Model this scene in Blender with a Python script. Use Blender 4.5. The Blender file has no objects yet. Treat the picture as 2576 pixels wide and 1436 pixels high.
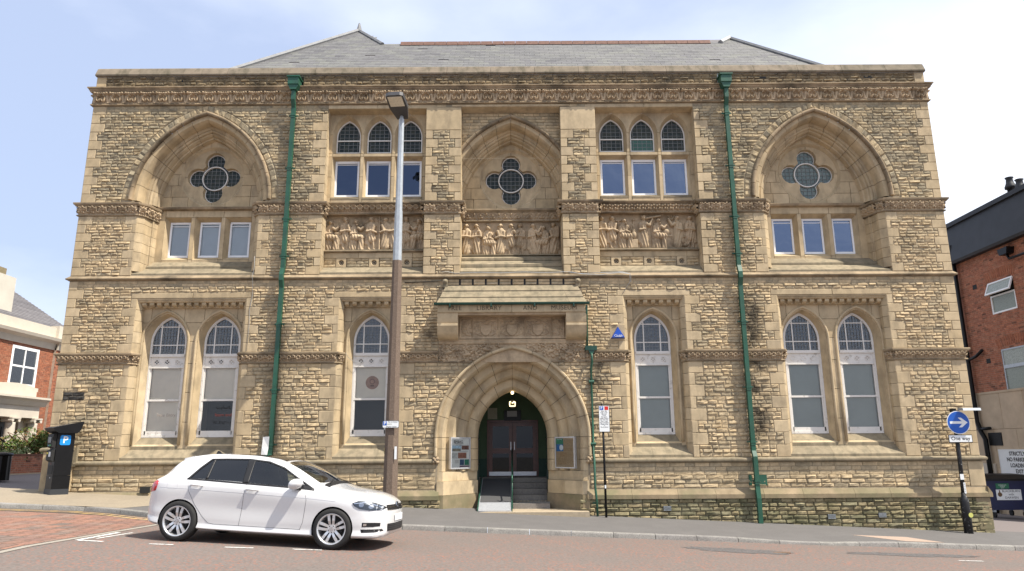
import bpy, bmesh, math, random
import numpy as np
from mathutils import Vector, Matrix
from mathutils.geometry import tessellate_polygon
R = math.radians
random.seed(7); rng = np.random.default_rng(7)
scene = bpy.context.scene
C = scene.collection
# ---------------------------------------------------------------- camera, sky, sun, exposure
CAMZ, CAMY = 1.6, -19.6
PITCH, YAW, ROLL = R(12.9496), R(0.026), R(-0.3561)
cam = bpy.data.cameras.new('camera'); camo = bpy.data.objects.new('camera', cam); C.objects.link(camo)
cam.sensor_width = 36.0; cam.lens = 1800/2575*36.0; cam.clip_start = .1; cam.clip_end = 2000
camo.matrix_world = Matrix.Translation((0, CAMY, CAMZ)) @ Matrix.Rotation(-YAW, 4, 'Z') @ Matrix.Rotation(R(90)+PITCH, 4, 'X') @ Matrix.Rotation(ROLL, 4, 'Z')
scene.camera = camo
SUN_AZ, SUN_EL = R(64.5), R(57)            # azimuth measured from the facade's normal towards +X
sdir = Vector((math.sin(SUN_AZ)*math.cos(SUN_EL), -math.cos(SUN_AZ)*math.cos(SUN_EL), math.sin(SUN_EL)))
w = bpy.data.worlds.new('World'); scene.world = w; w.use_nodes = True
nt = w.node_tree; nt.nodes.clear()
def N(t, typ, **kw):
    n = t.nodes.new(typ)
    for k, v in kw.items():
        if k.startswith('i_'): n.inputs[k[2:].replace('_', ' ')].default_value = v
        else: setattr(n, k, v)
    return n
L = lambda t, a, b: t.links.new(a, b)
sky = N(nt, 'ShaderNodeTexSky', sky_type='NISHITA', sun_disc=False, sun_elevation=SUN_EL, sun_rotation=math.atan2(sdir.x, sdir.y), air_density=1.0, dust_density=2.5, ozone_density=1.5, altitude=100)
tc = N(nt, 'ShaderNodeTexCoord'); mp = N(nt, 'ShaderNodeMapping'); mp.inputs['Scale'].default_value = (1.0, 1.0, 2.2); mp.inputs['Location'].default_value = (.4, 3.1, 6.0)
L(nt, tc.outputs['Generated'], mp.inputs['Vector'])
n1 = N(nt, 'ShaderNodeTexNoise', i_Scale=1.1, i_Detail=9.0, i_Roughness=.5); L(nt, mp.outputs[0], n1.inputs['Vector'])
cr = N(nt, 'ShaderNodeValToRGB'); cr.color_ramp.elements[0].position = .38; cr.color_ramp.elements[1].position = .74
L(nt, n1.outputs['Fac'], cr.inputs[0])
haze = N(nt, 'ShaderNodeMixRGB'); haze.inputs[0].default_value = .55; haze.inputs[2].default_value = (7.4, 8.7, 11.8, 1); L(nt, sky.outputs[0], haze.inputs[1])
mx = N(nt, 'ShaderNodeMixRGB'); mx.inputs[2].default_value = (12.0, 12.4, 13.2, 1)
L(nt, cr.outputs[0], mx.inputs[0]); L(nt, haze.outputs[0], mx.inputs[1])
bg = N(nt, 'ShaderNodeBackground', i_Strength=.072); L(nt, mx.outputs[0], bg.inputs[0])
wo = N(nt, 'ShaderNodeOutputWorld'); L(nt, bg.outputs[0], wo.inputs[0])
sl = bpy.data.lights.new('sun', 'SUN'); sl.energy = 5.0; sl.angle = R(.53); sl.color = (1, .93, .82)
so = bpy.data.objects.new('sun', sl); C.objects.link(so); so.rotation_euler = sdir.to_track_quat('Z', 'Y').to_euler(); so.location = (20, -30, 40)
vs = scene.view_settings; vs.view_transform = 'Standard'; vs.look = 'None'; vs.exposure = .76; vs.gamma = 1; vs.use_curve_mapping = False
try: scene.render.engine = 'CYCLES'
except Exception: pass
# ---------------------------------------------------------------- helpers
def ray(px, py):                      # a pixel of the 2575 x 1436 view -> direction
    x = (px-1287.5)/1800; y = -(py-718)/1800
    c, s = math.cos(ROLL), math.sin(ROLL); x, y = c*x-s*y, s*x+c*y
    fw = math.cos(PITCH)-y*math.sin(PITCH); up = math.sin(PITCH)+y*math.cos(PITCH)
    return Vector((math.cos(YAW)*x+math.sin(YAW)*fw, -math.sin(YAW)*x+math.cos(YAW)*fw, up))
def atY(px, py, Y):
    v = ray(px, py); v = v*((Y-CAMY)/v.y); return (v.x, v.z+CAMZ)
def atX(px, py, X):
    v = ray(px, py); v = v*(X/v.x); return (v.y+CAMY, v.z+CAMZ)
def tag(o, label=None, cat=None, group=None, kind=None):
    for k, v in (('label', label), ('category', cat), ('group', group), ('kind', kind)):
        if v: o[k] = v
    return o
def link(name, data, parent=None, loc=None):
    o = bpy.data.objects.new(name, data); C.objects.link(o)
    if parent is not None: o.parent = parent
    if loc is not None: o.location = loc
    return o
def empty(name, loc=(0, 0, 0), rz=0, parent=None):
    o = link(name, None, parent, loc); o.rotation_euler.z = rz; o.empty_display_size = .2; return o
def mesh(name, v, f, mat=None, smooth=False, attr=None):
    me = bpy.data.meshes.new(name); me.from_pydata([tuple(p) for p in v], [], f)
    if mat is not None: me.materials.append(mat)
    if smooth: me.polygons.foreach_set('use_smooth', [True]*len(me.polygons))
    if attr is not None:
        a = me.attributes.new('rnd', 'FLOAT', 'POINT'); a.data.foreach_set('value', np.asarray(attr, dtype=np.float32))
    me.update(); return me
class MB:
    def __init__(s): s.v = []; s.f = []; s.a = []
    def add(s, v, f, a=0.0):
        b = len(s.v); s.v += [tuple(p) for p in v]; s.f += [[i+b for i in q] for q in f]; s.a += [a]*len(v); return s
    def box(s, x0, x1, y0, y1, z0, z1, a=0.0):
        x0, x1 = min(x0, x1), max(x0, x1); y0, y1 = min(y0, y1), max(y0, y1); z0, z1 = min(z0, z1), max(z0, z1)
        v = [(x, y, z) for x in (x0, x1) for y in (y0, y1) for z in (z0, z1)]
        return s.add(v, [(0, 1, 3, 2), (4, 6, 7, 5), (0, 4, 5, 1), (2, 3, 7, 6), (0, 2, 6, 4), (1, 5, 7, 3)], a)
    def bbox(s, x0, x1, y0, y1, z0, z1, b=.008, a=0.0):   # box with a bevelled front (-Y) face
        x0, x1 = min(x0, x1), max(x0, x1); z0, z1 = min(z0, z1), max(z0, z1)
        b = min(b, (x1-x0)*.3, (z1-z0)*.3)
        v = [(x0, y1, z0), (x1, y1, z0), (x1, y1, z1), (x0, y1, z1), (x0, y0+b, z0), (x1, y0+b, z0), (x1, y0+b, z1), (x0, y0+b, z1),
             (x0+b, y0, z0+b), (x1-b, y0, z0+b), (x1-b, y0, z1-b), (x0+b, y0, z1-b)]
        f = [(0, 3, 2, 1), (0, 1, 5, 4), (1, 2, 6, 5), (2, 3, 7, 6), (3, 0, 4, 7), (4, 5, 9, 8), (5, 6, 10, 9), (6, 7, 11, 10), (7, 4, 8, 11), (8, 9, 10, 11)]
        return s.add(v, f, a)
    def prism(s, poly, axis, a0, a1, a=0.0):   # closed 2D polygon extruded along an axis
        n = len(poly)
        def P(p, t): return {'x': (t, p[0], p[1]), 'y': (p[0], t, p[1]), 'z': (p[0], p[1], t)}[axis]
        v = [P(p, a0) for p in poly]+[P(p, a1) for p in poly]
        f = [(i, (i+1) % n, n+(i+1) % n, n+i) for i in range(n)]+[tuple(range(n))[::-1], tuple(range(n, 2*n))]
        return s.add(v, f, a)
    def tube(s, pts, r, n=8, caps=True, a=0.0):
        pts = [Vector(p) for p in pts]; rs = r if isinstance(r, (list, tuple)) else [r]*len(pts)
        v = []; prev = None
        for i, p in enumerate(pts):
            d = (pts[min(i+1, len(pts)-1)]-pts[max(i-1, 0)]).normalized()
            u = prev if prev is not None else (Vector((0, 0, 1)) if abs(d.z) < .9 else Vector((1, 0, 0)))
            sx = d.cross(u).normalized(); u = sx.cross(d).normalized(); prev = u
            for k in range(n):
                t = 2*math.pi*k/n; v.append(p+(sx*math.cos(t)+u*math.sin(t))*rs[i])
        f = [(i*n+k, i*n+(k+1) % n, (i+1)*n+(k+1) % n, (i+1)*n+k) for i in range(len(pts)-1) for k in range(n)]
        if caps: f += [tuple(range(n))[::-1], tuple(range((len(pts)-1)*n, len(pts)*n))]
        return s.add(v, f, a)
    def lathe(s, prof, cx=0, cy=0, n=20, a=0.0):   # (r,z) profile round a vertical axis
        v = [(cx+r*math.cos(2*math.pi*k/n), cy+r*math.sin(2*math.pi*k/n), z) for r, z in prof for k in range(n)]
        m = len(prof); f = [(i*n+k, i*n+(k+1) % n, (i+1)*n+(k+1) % n, (i+1)*n+k) for i in range(m-1) for k in range(n)]
        f += [tuple(range(n))[::-1], tuple(range((m-1)*n, m*n))]
        return s.add(v, f, a)
    def me(s, name, mat, smooth=False): return mesh(name, s.v, s.f, mat, smooth, s.a)
    def obj(s, name, mat, parent=None, smooth=False, loc=None): return link(name, s.me(name, mat, smooth), parent, loc)
def autosmooth(me, deg=35):
    bm = bmesh.new(); bm.from_mesh(me); th = R(deg)
    for e in bm.edges:
        if len(e.link_faces) == 2 and e.calc_face_angle(0) > th: e.smooth = False
    for f in bm.faces: f.smooth = True
    bm.to_mesh(me); bm.free(); return me
def fixn(me):
    bm = bmesh.new(); bm.from_mesh(me); bmesh.ops.recalc_face_normals(bm, faces=bm.faces); bm.to_mesh(me); bm.free(); return me
def text(name, body, size, mat, parent, mw, depth=.002, align='CENTER', spacing=1.0, offset=0.0):
    cu = bpy.data.curves.new(name, 'FONT'); cu.body = body; cu.size = size; cu.align_x = align; cu.align_y = 'CENTER'; cu.extrude = depth; cu.space_character = spacing; cu.offset = offset; cu.resolution_u = 3
    t = bpy.data.objects.new(name, cu); C.objects.link(t); dg = bpy.context.evaluated_depsgraph_get()
    me = bpy.data.meshes.new_from_object(t.evaluated_get(dg)); C.objects.unlink(t); bpy.data.objects.remove(t)
    me.materials.clear(); me.materials.append(mat); o = link(name, me, parent); o.matrix_local = mw; return o
FRONT = lambda x, y, z, rz=0: Matrix.Translation((x, y, z)) @ Matrix.Rotation(rz, 4, 'Z') @ Matrix.Rotation(R(90), 4, 'X')   # text facing -Y
def copy_tree(o, parent=None):
    c = o.copy(); C.objects.link(c); c.parent = parent
    for ch in list(o.children): copy_tree(ch, c)
    return c
# ---------------------------------------------------------------- materials
def mat(name, col, rough=.8, var=.0, scale=6, bump=0, bscale=40, metal=0, spec=.4, tint=None, tscale=1.2, tamt=.5, coat=0, rndv=0.0, rndcol=None, streak=None, coord='Object', pos=(.45, .7)):
    m = bpy.data.materials.new(name); m.use_nodes = True; t = m.node_tree; b = t.nodes['Principled BSDF']
    b.inputs['Roughness'].default_value = rough; b.inputs['Metallic'].default_value = metal; b.inputs['Specular IOR Level'].default_value = spec
    if coat: b.inputs['Coat Weight'].default_value = coat; b.inputs['Coat Roughness'].default_value = .03
    geo = N(t, 'ShaderNodeNewGeometry') if coord == 'World' else N(t, 'ShaderNodeTexCoord')
    P = geo.outputs['Position'] if coord == 'World' else geo.outputs['Object']
    rgb = N(t, 'ShaderNodeRGB'); rgb.outputs[0].default_value = (*col, 1); cur = rgb.outputs[0]
    if rndcol is not None:
        at = N(t, 'ShaderNodeAttribute', attribute_name='rnd'); oi = N(t, 'ShaderNodeObjectInfo')
        ad = N(t, 'ShaderNodeMath', operation='ADD'); L(t, at.outputs['Fac'], ad.inputs[0]); L(t, oi.outputs['Random'], ad.inputs[1])
        fr = N(t, 'ShaderNodeMath', operation='FRACT'); L(t, ad.outputs[0], fr.inputs[0])
        ra = N(t, 'ShaderNodeValToRGB'); ra.color_ramp.interpolation = 'LINEAR'
        els = ra.color_ramp.elements
        while len(els) < len(rndcol): els.new(.5)
        for i, (p, c) in enumerate(rndcol): els[i].position = p; els[i].color = (*c, 1)
        L(t, fr.outputs[0], ra.inputs[0]); cur = ra.outputs[0]
    if var:
        nz = N(t, 'ShaderNodeTexNoise', i_Scale=scale, i_Detail=6.0, i_Roughness=.6); L(t, P, nz.inputs['Vector'])
        mr = N(t, 'ShaderNodeMapRange'); mr.inputs[1].default_value = .3; mr.inputs[2].default_value = .7; mr.inputs[3].default_value = 1-var; mr.inputs[4].default_value = 1+var; L(t, nz.outputs['Fac'], mr.inputs[0])
        mu = N(t, 'ShaderNodeVectorMath', operation='SCALE'); L(t, cur, mu.inputs[0]); L(t, mr.outputs[0], mu.inputs['Scale']); cur = mu.outputs[0]
    if tint is not None:
        nz = N(t, 'ShaderNodeTexNoise', i_Scale=tscale, i_Detail=8.0, i_Roughness=.65)
        gp = N(t, 'ShaderNodeNewGeometry')
        if streak:
            mp = N(t, 'ShaderNodeMapping'); mp.inputs['Scale'].default_value = streak; L(t, gp.outputs['Position'], mp.inputs['Vector']); L(t, mp.outputs[0], nz.inputs['Vector'])
        else: L(t, gp.outputs['Position'], nz.inputs['Vector'])
        ra = N(t, 'ShaderNodeMapRange'); ra.inputs[1].default_value = pos[0]; ra.inputs[2].default_value = pos[1]; ra.inputs[4].default_value = tamt; L(t, nz.outputs['Fac'], ra.inputs[0])
        mi = N(t, 'ShaderNodeMixRGB'); mi.inputs[2].default_value = (*tint, 1); L(t, ra.outputs[0], mi.inputs[0]); L(t, cur, mi.inputs[1]); cur = mi.outputs[0]
    L(t, cur, b.inputs['Base Color'])
    if bump:
        nz = N(t, 'ShaderNodeTexNoise', i_Scale=bscale, i_Detail=5.0, i_Roughness=.6); L(t, P, nz.inputs['Vector'])
        bu = N(t, 'ShaderNodeBump', i_Strength=min(1, bump), i_Distance=.01*max(1, bump)); L(t, nz.outputs['Fac'], bu.inputs['Height']); L(t, bu.outputs[0], b.inputs['Normal'])
    m.diffuse_color = (*col, 1); return m
def emit(name, col, s):
    m = mat(name, col); b = m.node_tree.nodes['Principled BSDF']; b.inputs['Emission Color'].default_value = (*col, 1); b.inputs['Emission Strength'].default_value = s; return m
def glass(name, tintc=(.9, .95, .93), refl=1.0, rough=0.0, fr=1.5, gcol=(.95, .97, 1), wave=0):
    m = bpy.data.materials.new(name); m.use_nodes = True; t = m.node_tree; t.nodes.clear()
    tr = N(t, 'ShaderNodeBsdfTransparent'); tr.inputs[0].default_value = (*tintc, 1)
    gl = N(t, 'ShaderNodeBsdfGlossy'); gl.inputs['Roughness'].default_value = rough; gl.inputs[0].default_value = (*gcol, 1)
    f = N(t, 'ShaderNodeFresnel'); f.inputs[0].default_value = fr
    if wave:                              # slightly uneven old panes
        tc_ = N(t, 'ShaderNodeNewGeometry'); nz = N(t, 'ShaderNodeTexNoise', i_Scale=2.2, i_Detail=2.0); L(t, tc_.outputs['Position'], nz.inputs['Vector']); bu = N(t, 'ShaderNodeBump', i_Strength=1.0, i_Distance=wave); L(t, nz.outputs['Fac'], bu.inputs['Height']); L(t, bu.outputs[0], gl.inputs['Normal'])
    mu = N(t, 'ShaderNodeMath', operation='MULTIPLY', use_clamp=True); mu.inputs[1].default_value = refl; L(t, f.outputs[0], mu.inputs[0])
    mi = N(t, 'ShaderNodeMixShader'); L(t, mu.outputs[0], mi.inputs[0]); L(t, tr.outputs[0], mi.inputs[1]); L(t, gl.outputs[0], mi.inputs[2])
    o = N(t, 'ShaderNodeOutputMaterial'); L(t, mi.outputs[0], o.inputs[0]); return m
M = {}
RUB = [(0, (.45, .345, .208)), (.2, (.495, .383, .235)), (.45, (.43, .335, .207)), (.68, (.395, .318, .207)), (.88, (.335, .275, .182)), (1, (.465, .357, .213))]
M['rub'] = mat('rubble_sandstone', (.4, .3, .16), .92, .26, 9, .9, 40, spec=.15, rndcol=RUB, tint=(.13, .112, .075), tscale=1.1, tamt=.75, pos=(.5, .74))
def dark_bands(m_, spots):           # dark noisy bands: soot and damp beside the rainwater pipes, others elsewhere
    t = m_.node_tree; b = t.nodes['Principled BSDF']; cur = b.inputs['Base Color'].links[0].from_socket; g = N(t, 'ShaderNodeNewGeometry'); sx = N(t, 'ShaderNodeSeparateXYZ'); L(t, g.outputs['Position'], sx.inputs[0])
    nz = N(t, 'ShaderNodeTexNoise', i_Scale=2.6, i_Detail=7.0, i_Roughness=.65); L(t, g.outputs['Position'], nz.inputs['Vector'])
    for (x0, wd, z0, z1, am) in spots:
        d = N(t, 'ShaderNodeMath', operation='SUBTRACT'); d.inputs[1].default_value = x0; L(t, sx.outputs['X'], d.inputs[0]); a = N(t, 'ShaderNodeMath', operation='ABSOLUTE'); L(t, d.outputs[0], a.inputs[0])
        m1 = N(t, 'ShaderNodeMapRange', interpolation_type='SMOOTHSTEP'); m1.inputs[1].default_value = wd; m1.inputs[2].default_value = 0; L(t, a.outputs[0], m1.inputs[0])
        m2 = N(t, 'ShaderNodeMapRange', interpolation_type='SMOOTHSTEP'); m2.inputs[1].default_value = z1; m2.inputs[2].default_value = z1-.6; L(t, sx.outputs['Z'], m2.inputs[0]); m3 = N(t, 'ShaderNodeMapRange', interpolation_type='SMOOTHSTEP'); m3.inputs[1].default_value = z0; m3.inputs[2].default_value = z0+.6; L(t, sx.outputs['Z'], m3.inputs[0])
        n2 = N(t, 'ShaderNodeMapRange'); n2.inputs[1].default_value = .38; n2.inputs[2].default_value = .56; n2.inputs[4].default_value = am; L(t, nz.outputs['Fac'], n2.inputs[0])
        p = n2.outputs[0]
        for q in (m1, m2, m3):
            k = N(t, 'ShaderNodeMath', operation='MULTIPLY'); L(t, p, k.inputs[0]); L(t, q.outputs[0], k.inputs[1]); p = k.outputs[0]
        mi = N(t, 'ShaderNodeMixRGB'); mi.inputs[2].default_value = (.035, .03, .022, 1); L(t, p, mi.inputs[0]); L(t, cur, mi.inputs[1]); cur = mi.outputs[0]
    L(t, cur, b.inputs['Base Color'])
dark_bands(M['rub'], ((6.62, .55, 1.6, 6.2, .95), (2.35, .5, 2.9, 4.6, .9), (-2.3, .5, 4.2, 5.2, .9), (6.5, .4, 6.5, 9.5, .6), (-6.55, .35, 1.5, 5.0, .5), (-12.3, .9, 8.6, 11.7, .5), (12.2, .9, 10.0, 11.7, .6)))
M['rubtop'] = mat('weathered_upper_rubble', (.36, .29, .17), .93, .28, 9, .9, 40, spec=.15, rndcol=[(0, (.385, .305, .188)), (.25, (.43, .34, .21)), (.5, (.345, .285, .188)), (.75, (.305, .26, .178)), (.9, (.245, .208, .145)), (1, (.395, .308, .185))], tint=(.11, .095, .068), tscale=1.2, tamt=.8, pos=(.47, .72))
M['soot'] = mat('soot_black_stone', (.035, .033, .03), .9, .4, 12, .6, 40)
M['rubdark'] = mat('weathered_parapet_stone', (.3, .24, .15), .95, .3, 7, .8, 30, spec=.15, rndcol=[(0, (.22, .17, .105)), (.4, (.28, .215, .13)), (.7, (.16, .13, .09)), (1, (.24, .185, .11))], tint=(.045, .04, .03), tscale=1.6, tamt=.8, pos=(.43, .66))
M['rubbase'] = mat('algae_stained_base_stone', (.3, .25, .14), .95, .3, 7, .8, 30, spec=.15, rndcol=[(0, (.25, .2, .115)), (.35, (.31, .255, .15)), (.6, (.19, .17, .10)), (.8, (.27, .24, .15)), (1, (.15, .135, .085))], tint=(.085, .085, .045), tscale=2.2, tamt=.75, pos=(.42, .66))
ASH = [(0, (.445, .35, .22)), (.3, (.49, .39, .25)), (.6, (.41, .325, .205)), (.85, (.46, .355, .215)), (1, (.385, .31, .205))]
M['ash'] = mat('dressed_sandstone', (.45, .33, .2), .88, .15, 3, .3, 60, spec=.2, rndcol=ASH, tint=(.17, .138, .095), tscale=1.6, tamt=.7, streak=(1.6, 1.6, .7), pos=(.47, .74))
M['carve'] = mat('carved_sandstone', (.42, .305, .18), .9, .16, 8, .25, 60, spec=.2, rndcol=[(0, (.44, .34, .22)), (.5, (.40, .305, .20)), (1, (.47, .36, .235))], tint=(.085, .065, .045), tscale=1.7, tamt=.75, pos=(.46, .72))
M['sill'] = mat('weathered_sill_stone', (.27, .235, .16), .92, .18, 5, .3, 50, spec=.2, rndcol=[(0, (.235, .195, .13)), (.5, (.26, .215, .145)), (1, (.21, .175, .12))], tint=(.11, .10, .07), tscale=1.0, tamt=.7, streak=(5, 5, .6), pos=(.46, .70))
M['plinth'] = mat('plinth_weathering_stone', (.29, .23, .145), .92, .2, 4, .3, 50, spec=.2, rndcol=[(0, (.25, .195, .125)), (.5, (.28, .215, .135)), (1, (.22, .18, .115))], tint=(.15, .145, .08), tscale=1.3, tamt=.75, pos=(.42, .66))
M['cope'] = mat('stained_coping_stone', (.27, .225, .165), .92, .18, 4, .3, 50, spec=.2, rndcol=[(0, (.18, .15, .112)), (.5, (.205, .168, .125)), (1, (.16, .135, .10))], tint=(.075, .068, .045), tscale=1.2, tamt=.8, streak=(3, 3, .8), pos=(.5, .68))
M['ledge'] = mat('sooty_moulding_stone', (.30, .235, .155), .92, .18, 5, .25, 60, spec=.2, rndcol=[(0, (.29, .225, .145)), (1, (.33, .25, .16))], tint=(.055, .047, .035), tscale=1.0, tamt=.85, pos=(.42, .66))
M['mortar'] = mat('lime_mortar', (.29, .24, .17), .97, .25, 12, .4, 60, spec=.1)
M['joint'] = mat('dark_pointing', (.085, .068, .05), .97, .2, 12, spec=.1)
M['slate'] = mat('roof_slate', (.12, .12, .12), .65, .15, 5, .3, 30, spec=.3, rndcol=[(0, (.105, .104, .105)), (.25, (.13, .129, .126)), (.5, (.112, .109, .113)), (.75, (.145, .146, .132)), (1, (.092, .09, .094))], tint=(.17, .168, .16), tscale=.5, tamt=.6, pos=(.45, .7))
M['slate2'] = mat('far_roof_slate', (.2, .19, .2), .8, .2, 5, spec=.3, rndcol=[(0, (.105, .10, .105)), (1, (.15, .142, .145))])
M['redtile'] = mat('red_ridge_tile', (.13, .07, .052), .85, .25, 10, .3, 40)
M['lead'] = mat('lead_flashing', (.17, .175, .18), .65, .2, 6, .2, 30)
M['leadw'] = mat('pale_lead_flashing', (.32, .325, .32), .6, .2, 6, .2, 30)
M['green'] = mat('green_gloss_paint', (.016, .08, .048), .42, .22, 4, .15, 60, spec=.45, tint=(.035, .07, .05), tscale=3, tamt=.6)
M['dgreen'] = mat('dark_green_paint', (.012, .05, .035), .4, .2, 4)
M['white'] = mat('peeling_white_paint', (.66, .64, .60), .6, .05, 6, .2, 60, tint=(.30, .27, .23), tscale=7, tamt=.75, pos=(.58, .70))
M['upvc'] = mat('white_plastic_frame', (.8, .81, .82), .4, .03, 5)
M['blind'] = mat('window_blind', (.82, .75, .64), .9, .08, 2)
M['blindg'] = mat('grey_window_blind', (.38, .41, .39), .9, .06, 2)
M['blindw'] = mat('pale_window_blind', (.50, .55, .60), .9, .05, 2)
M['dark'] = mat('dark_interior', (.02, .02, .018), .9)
M['dkglass'] = mat('dark_leaded_glass', (.018, .026, .024), .12, .3, 8, .15, 18, spec=.22, rndcol=[(0, (.012, .02, .018)), (.5, (.025, .034, .03)), (1, (.035, .04, .028))])
M['reflglass'] = mat('pale_reflection_leaded_glass', (.10, .14, .135), .12, .3, 8, .15, 18, spec=.45, rndcol=[(0, (.08, .12, .115)), (.5, (.11, .155, .15)), (1, (.13, .165, .15))])  # pale reflection painted into the base colour, right-hand quatrefoil only
M['grnpane'] = mat('green_glass', (.012, .075, .05), .15, spec=.5)
M['came'] = mat('lead_came', (.17, .18, .18), .5, .2, 20)
M['glass'] = glass('window_glass', (.86, .9, .89), 1.6)
M['skyglass'] = glass('blue_reflection_glass', (.4, .46, .52), 6.0, gcol=(.50, .62, .88), wave=.010); M['navyglass'] = glass('navy_reflection_glass', (.4, .46, .52), 3.6, gcol=(.45, .56, .8), wave=.010)  # blue of the mirrored sky put into the glossy colour, dimmer on the left
M['sashglass'] = glass('sash_glass', (.95, .96, .94), 1.2, wave=.010)
M['blackm'] = mat('black_gloss_metal', (.005, .005, .0055), .4, .2, 5, spec=.25)
M['black'] = mat('matt_black', (.012, .012, .012), .7)
M['alu'] = mat('brushed_aluminium', (.6, .61, .62), .4, .05, 20, metal=.6)
M['galv'] = mat('galvanised_steel', (.40, .43, .45), .45, .12, 9, .1, 30, metal=.45)
M['conc'] = mat('brown_aggregate_concrete', (.125, .09, .068), .95, .2, 60, .5, 120, tint=(.25, .195, .15), tscale=70, tamt=.8, pos=(.5, .62))
M['blue'] = mat('sign_blue', (.01, .09, .42), .4)
M['red'] = mat('sign_red', (.55, .02, .015), .4)
M['signw'] = mat('sign_white', (.72, .74, .74), .45, .03, 8)
M['signk'] = mat('sign_black', (.01, .01, .012), .5)
M['brick'] = mat('red_brick', (.4, .13, .06), .9, .25, 8, .3, 60, spec=.15, rndcol=[(0, (.30, .118, .068)), (.3, (.35, .14, .08)), (.6, (.26, .10, .06)), (.85, (.33, .15, .09)), (1, (.20, .085, .058))])
M['brickr'] = mat('weathered_red_brick', (.3, .1, .06), .92, .25, 8, .3, 60, spec=.15, rndcol=[(0, (.34, .14, .088)), (.35, (.41, .175, .108)), (.6, (.29, .122, .08)), (.85, (.38, .185, .12)), (1, (.15, .072, .052))])
M['bmort'] = mat('brick_mortar', (.42, .34, .27), .95, .2, 10)
M['cream'] = mat('cream_painted_stone', (.52, .47, .39), .75, .06, 3, .1, 30, tint=(.5, .42, .33), tscale=1.5, tamt=.4, pos=(.55, .8))
M['creamw'] = mat('cream_render', (.5, .47, .40), .85, .08, 2, .1, 30)
M['buff'] = mat('buff_stone_cladding', (.42, .34, .24), .9, .12, 2, .15, 40, rndcol=[(0, (.42, .34, .24)), (1, (.47, .375, .27))])
M['darkroof'] = mat('dark_roof_cladding', (.022, .024, .028), .55, .25, 2)
# ---------------------------------------------------------------- ground: footway, kerb, carriageway
KERB = [(-60, -3.2), (-14, -2.86), (-11.5, -2.8), (-9.7, -2.66), (-8.9, -2.82), (-7.94, -3.2), (-7.2, -3.36), (-2.4, -3.4), (0, -3.33), (3.5, -3.15), (6.6, -2.98), (9.3, -2.68), (11.6, -2.48), (60, 1.5)]
def yk(x): return float(np.interp(x, [p[0] for p in KERB], [p[1] for p in KERB]))
def kh(x): return float(np.interp(x, [-60, 4.6, 6.2, 7.0, 8.4, 60], [.1, .1, .035, .035, .1, .1]))
def zpav(x, y): return .03-.0475*max(-40, min(40, x))+.03*max(-4, min(y, 1.5))
def ztop(x, y):                                    # footway level, dished at the dropped kerb
    return zpav(x, y)-(.1-kh(x))*max(0, min(1, (-1.2-y)/1.8))*.75
def zroad(x, y):
    d = yk(x)-y
    return zpav(x, yk(x))-.1+.02*min(d, 5.2)-.012*max(0, d-5.2)
def sheet(name, xs, ys, zf, m, kind='structure', parent=None, yof=None):
    v = []; f = []; n = len(ys)
    for x in xs:
        for y in ys:
            yy = yof(x, y) if yof else y
            v.append((x, yy, zf(x, yy)))
    f = [(i*n+j, (i+1)*n+j, (i+1)*n+j+1, i*n+j+1) for i in range(len(xs)-1) for j in range(n-1)]
    o = link(name, fixn(mesh(name, v, f, m, True)), parent)
    if kind: o['kind'] = kind
    return o
# carriageway: grey asphalt with worn red chippings
mroad = mat('worn_red_chip_asphalt', (.145, .124, .112), .93, .25, 25, .6, 90, spec=.2, tint=(.29, .12, .08), tscale=20, tamt=.9, coord='World', pos=(.55, .59))
t = mroad.node_tree; b = t.nodes['Principled BSDF']; src = b.inputs['Base Color'].links[0].from_node     # the chips come in large worn patches
nz = N(t, 'ShaderNodeTexNoise', i_Scale=.45, i_Detail=4.0); g0 = N(t, 'ShaderNodeNewGeometry'); L(t, g0.outputs['Position'], nz.inputs['Vector'])
mr = N(t, 'ShaderNodeMapRange'); mr.inputs[1].default_value = .30; mr.inputs[2].default_value = .55; L(t, nz.outputs['Fac'], mr.inputs[0])
mm = N(t, 'ShaderNodeMath', operation='MULTIPLY'); fl = src.inputs[0].links[0].from_socket; L(t, fl, mm.inputs[0]); L(t, mr.outputs[0], mm.inputs[1]); L(t, mm.outputs[0], src.inputs[0])
xs = [-60, -40, -25, -18]+list(np.arange(-14, 16.1, .5))+[20, 30, 45, 60]
ys = [0, -.4, -1, -2, -3, -4, -5.2, -7, -12, -30, -60]
sheet('road', xs, ys, zroad, mroad, yof=lambda x, y: yk(x)+.02+y)
mpav = mat('grey_footway_asphalt', (.115, .11, .107), .93, .15, 40, .3, 120, spec=.2, tint=(.14, .134, .13), tscale=1.4, tamt=.6, coord='World')
mpavb = mat('buff_footway_slabs', (.255, .215, .16), .93, .16, 20, .3, 140, spec=.2, tint=(.2, .17, .13), tscale=1.2, tamt=.6, coord='World')
xs2 = list(np.arange(-11.0, 16.1, .4))
sheet('pavement', xs2+[20, 30, 60], list(np.linspace(0, 1, 12)), ztop, mpav, yof=lambda x, y: (yk(x)+.13)*(1-y)+.35*y)
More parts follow.
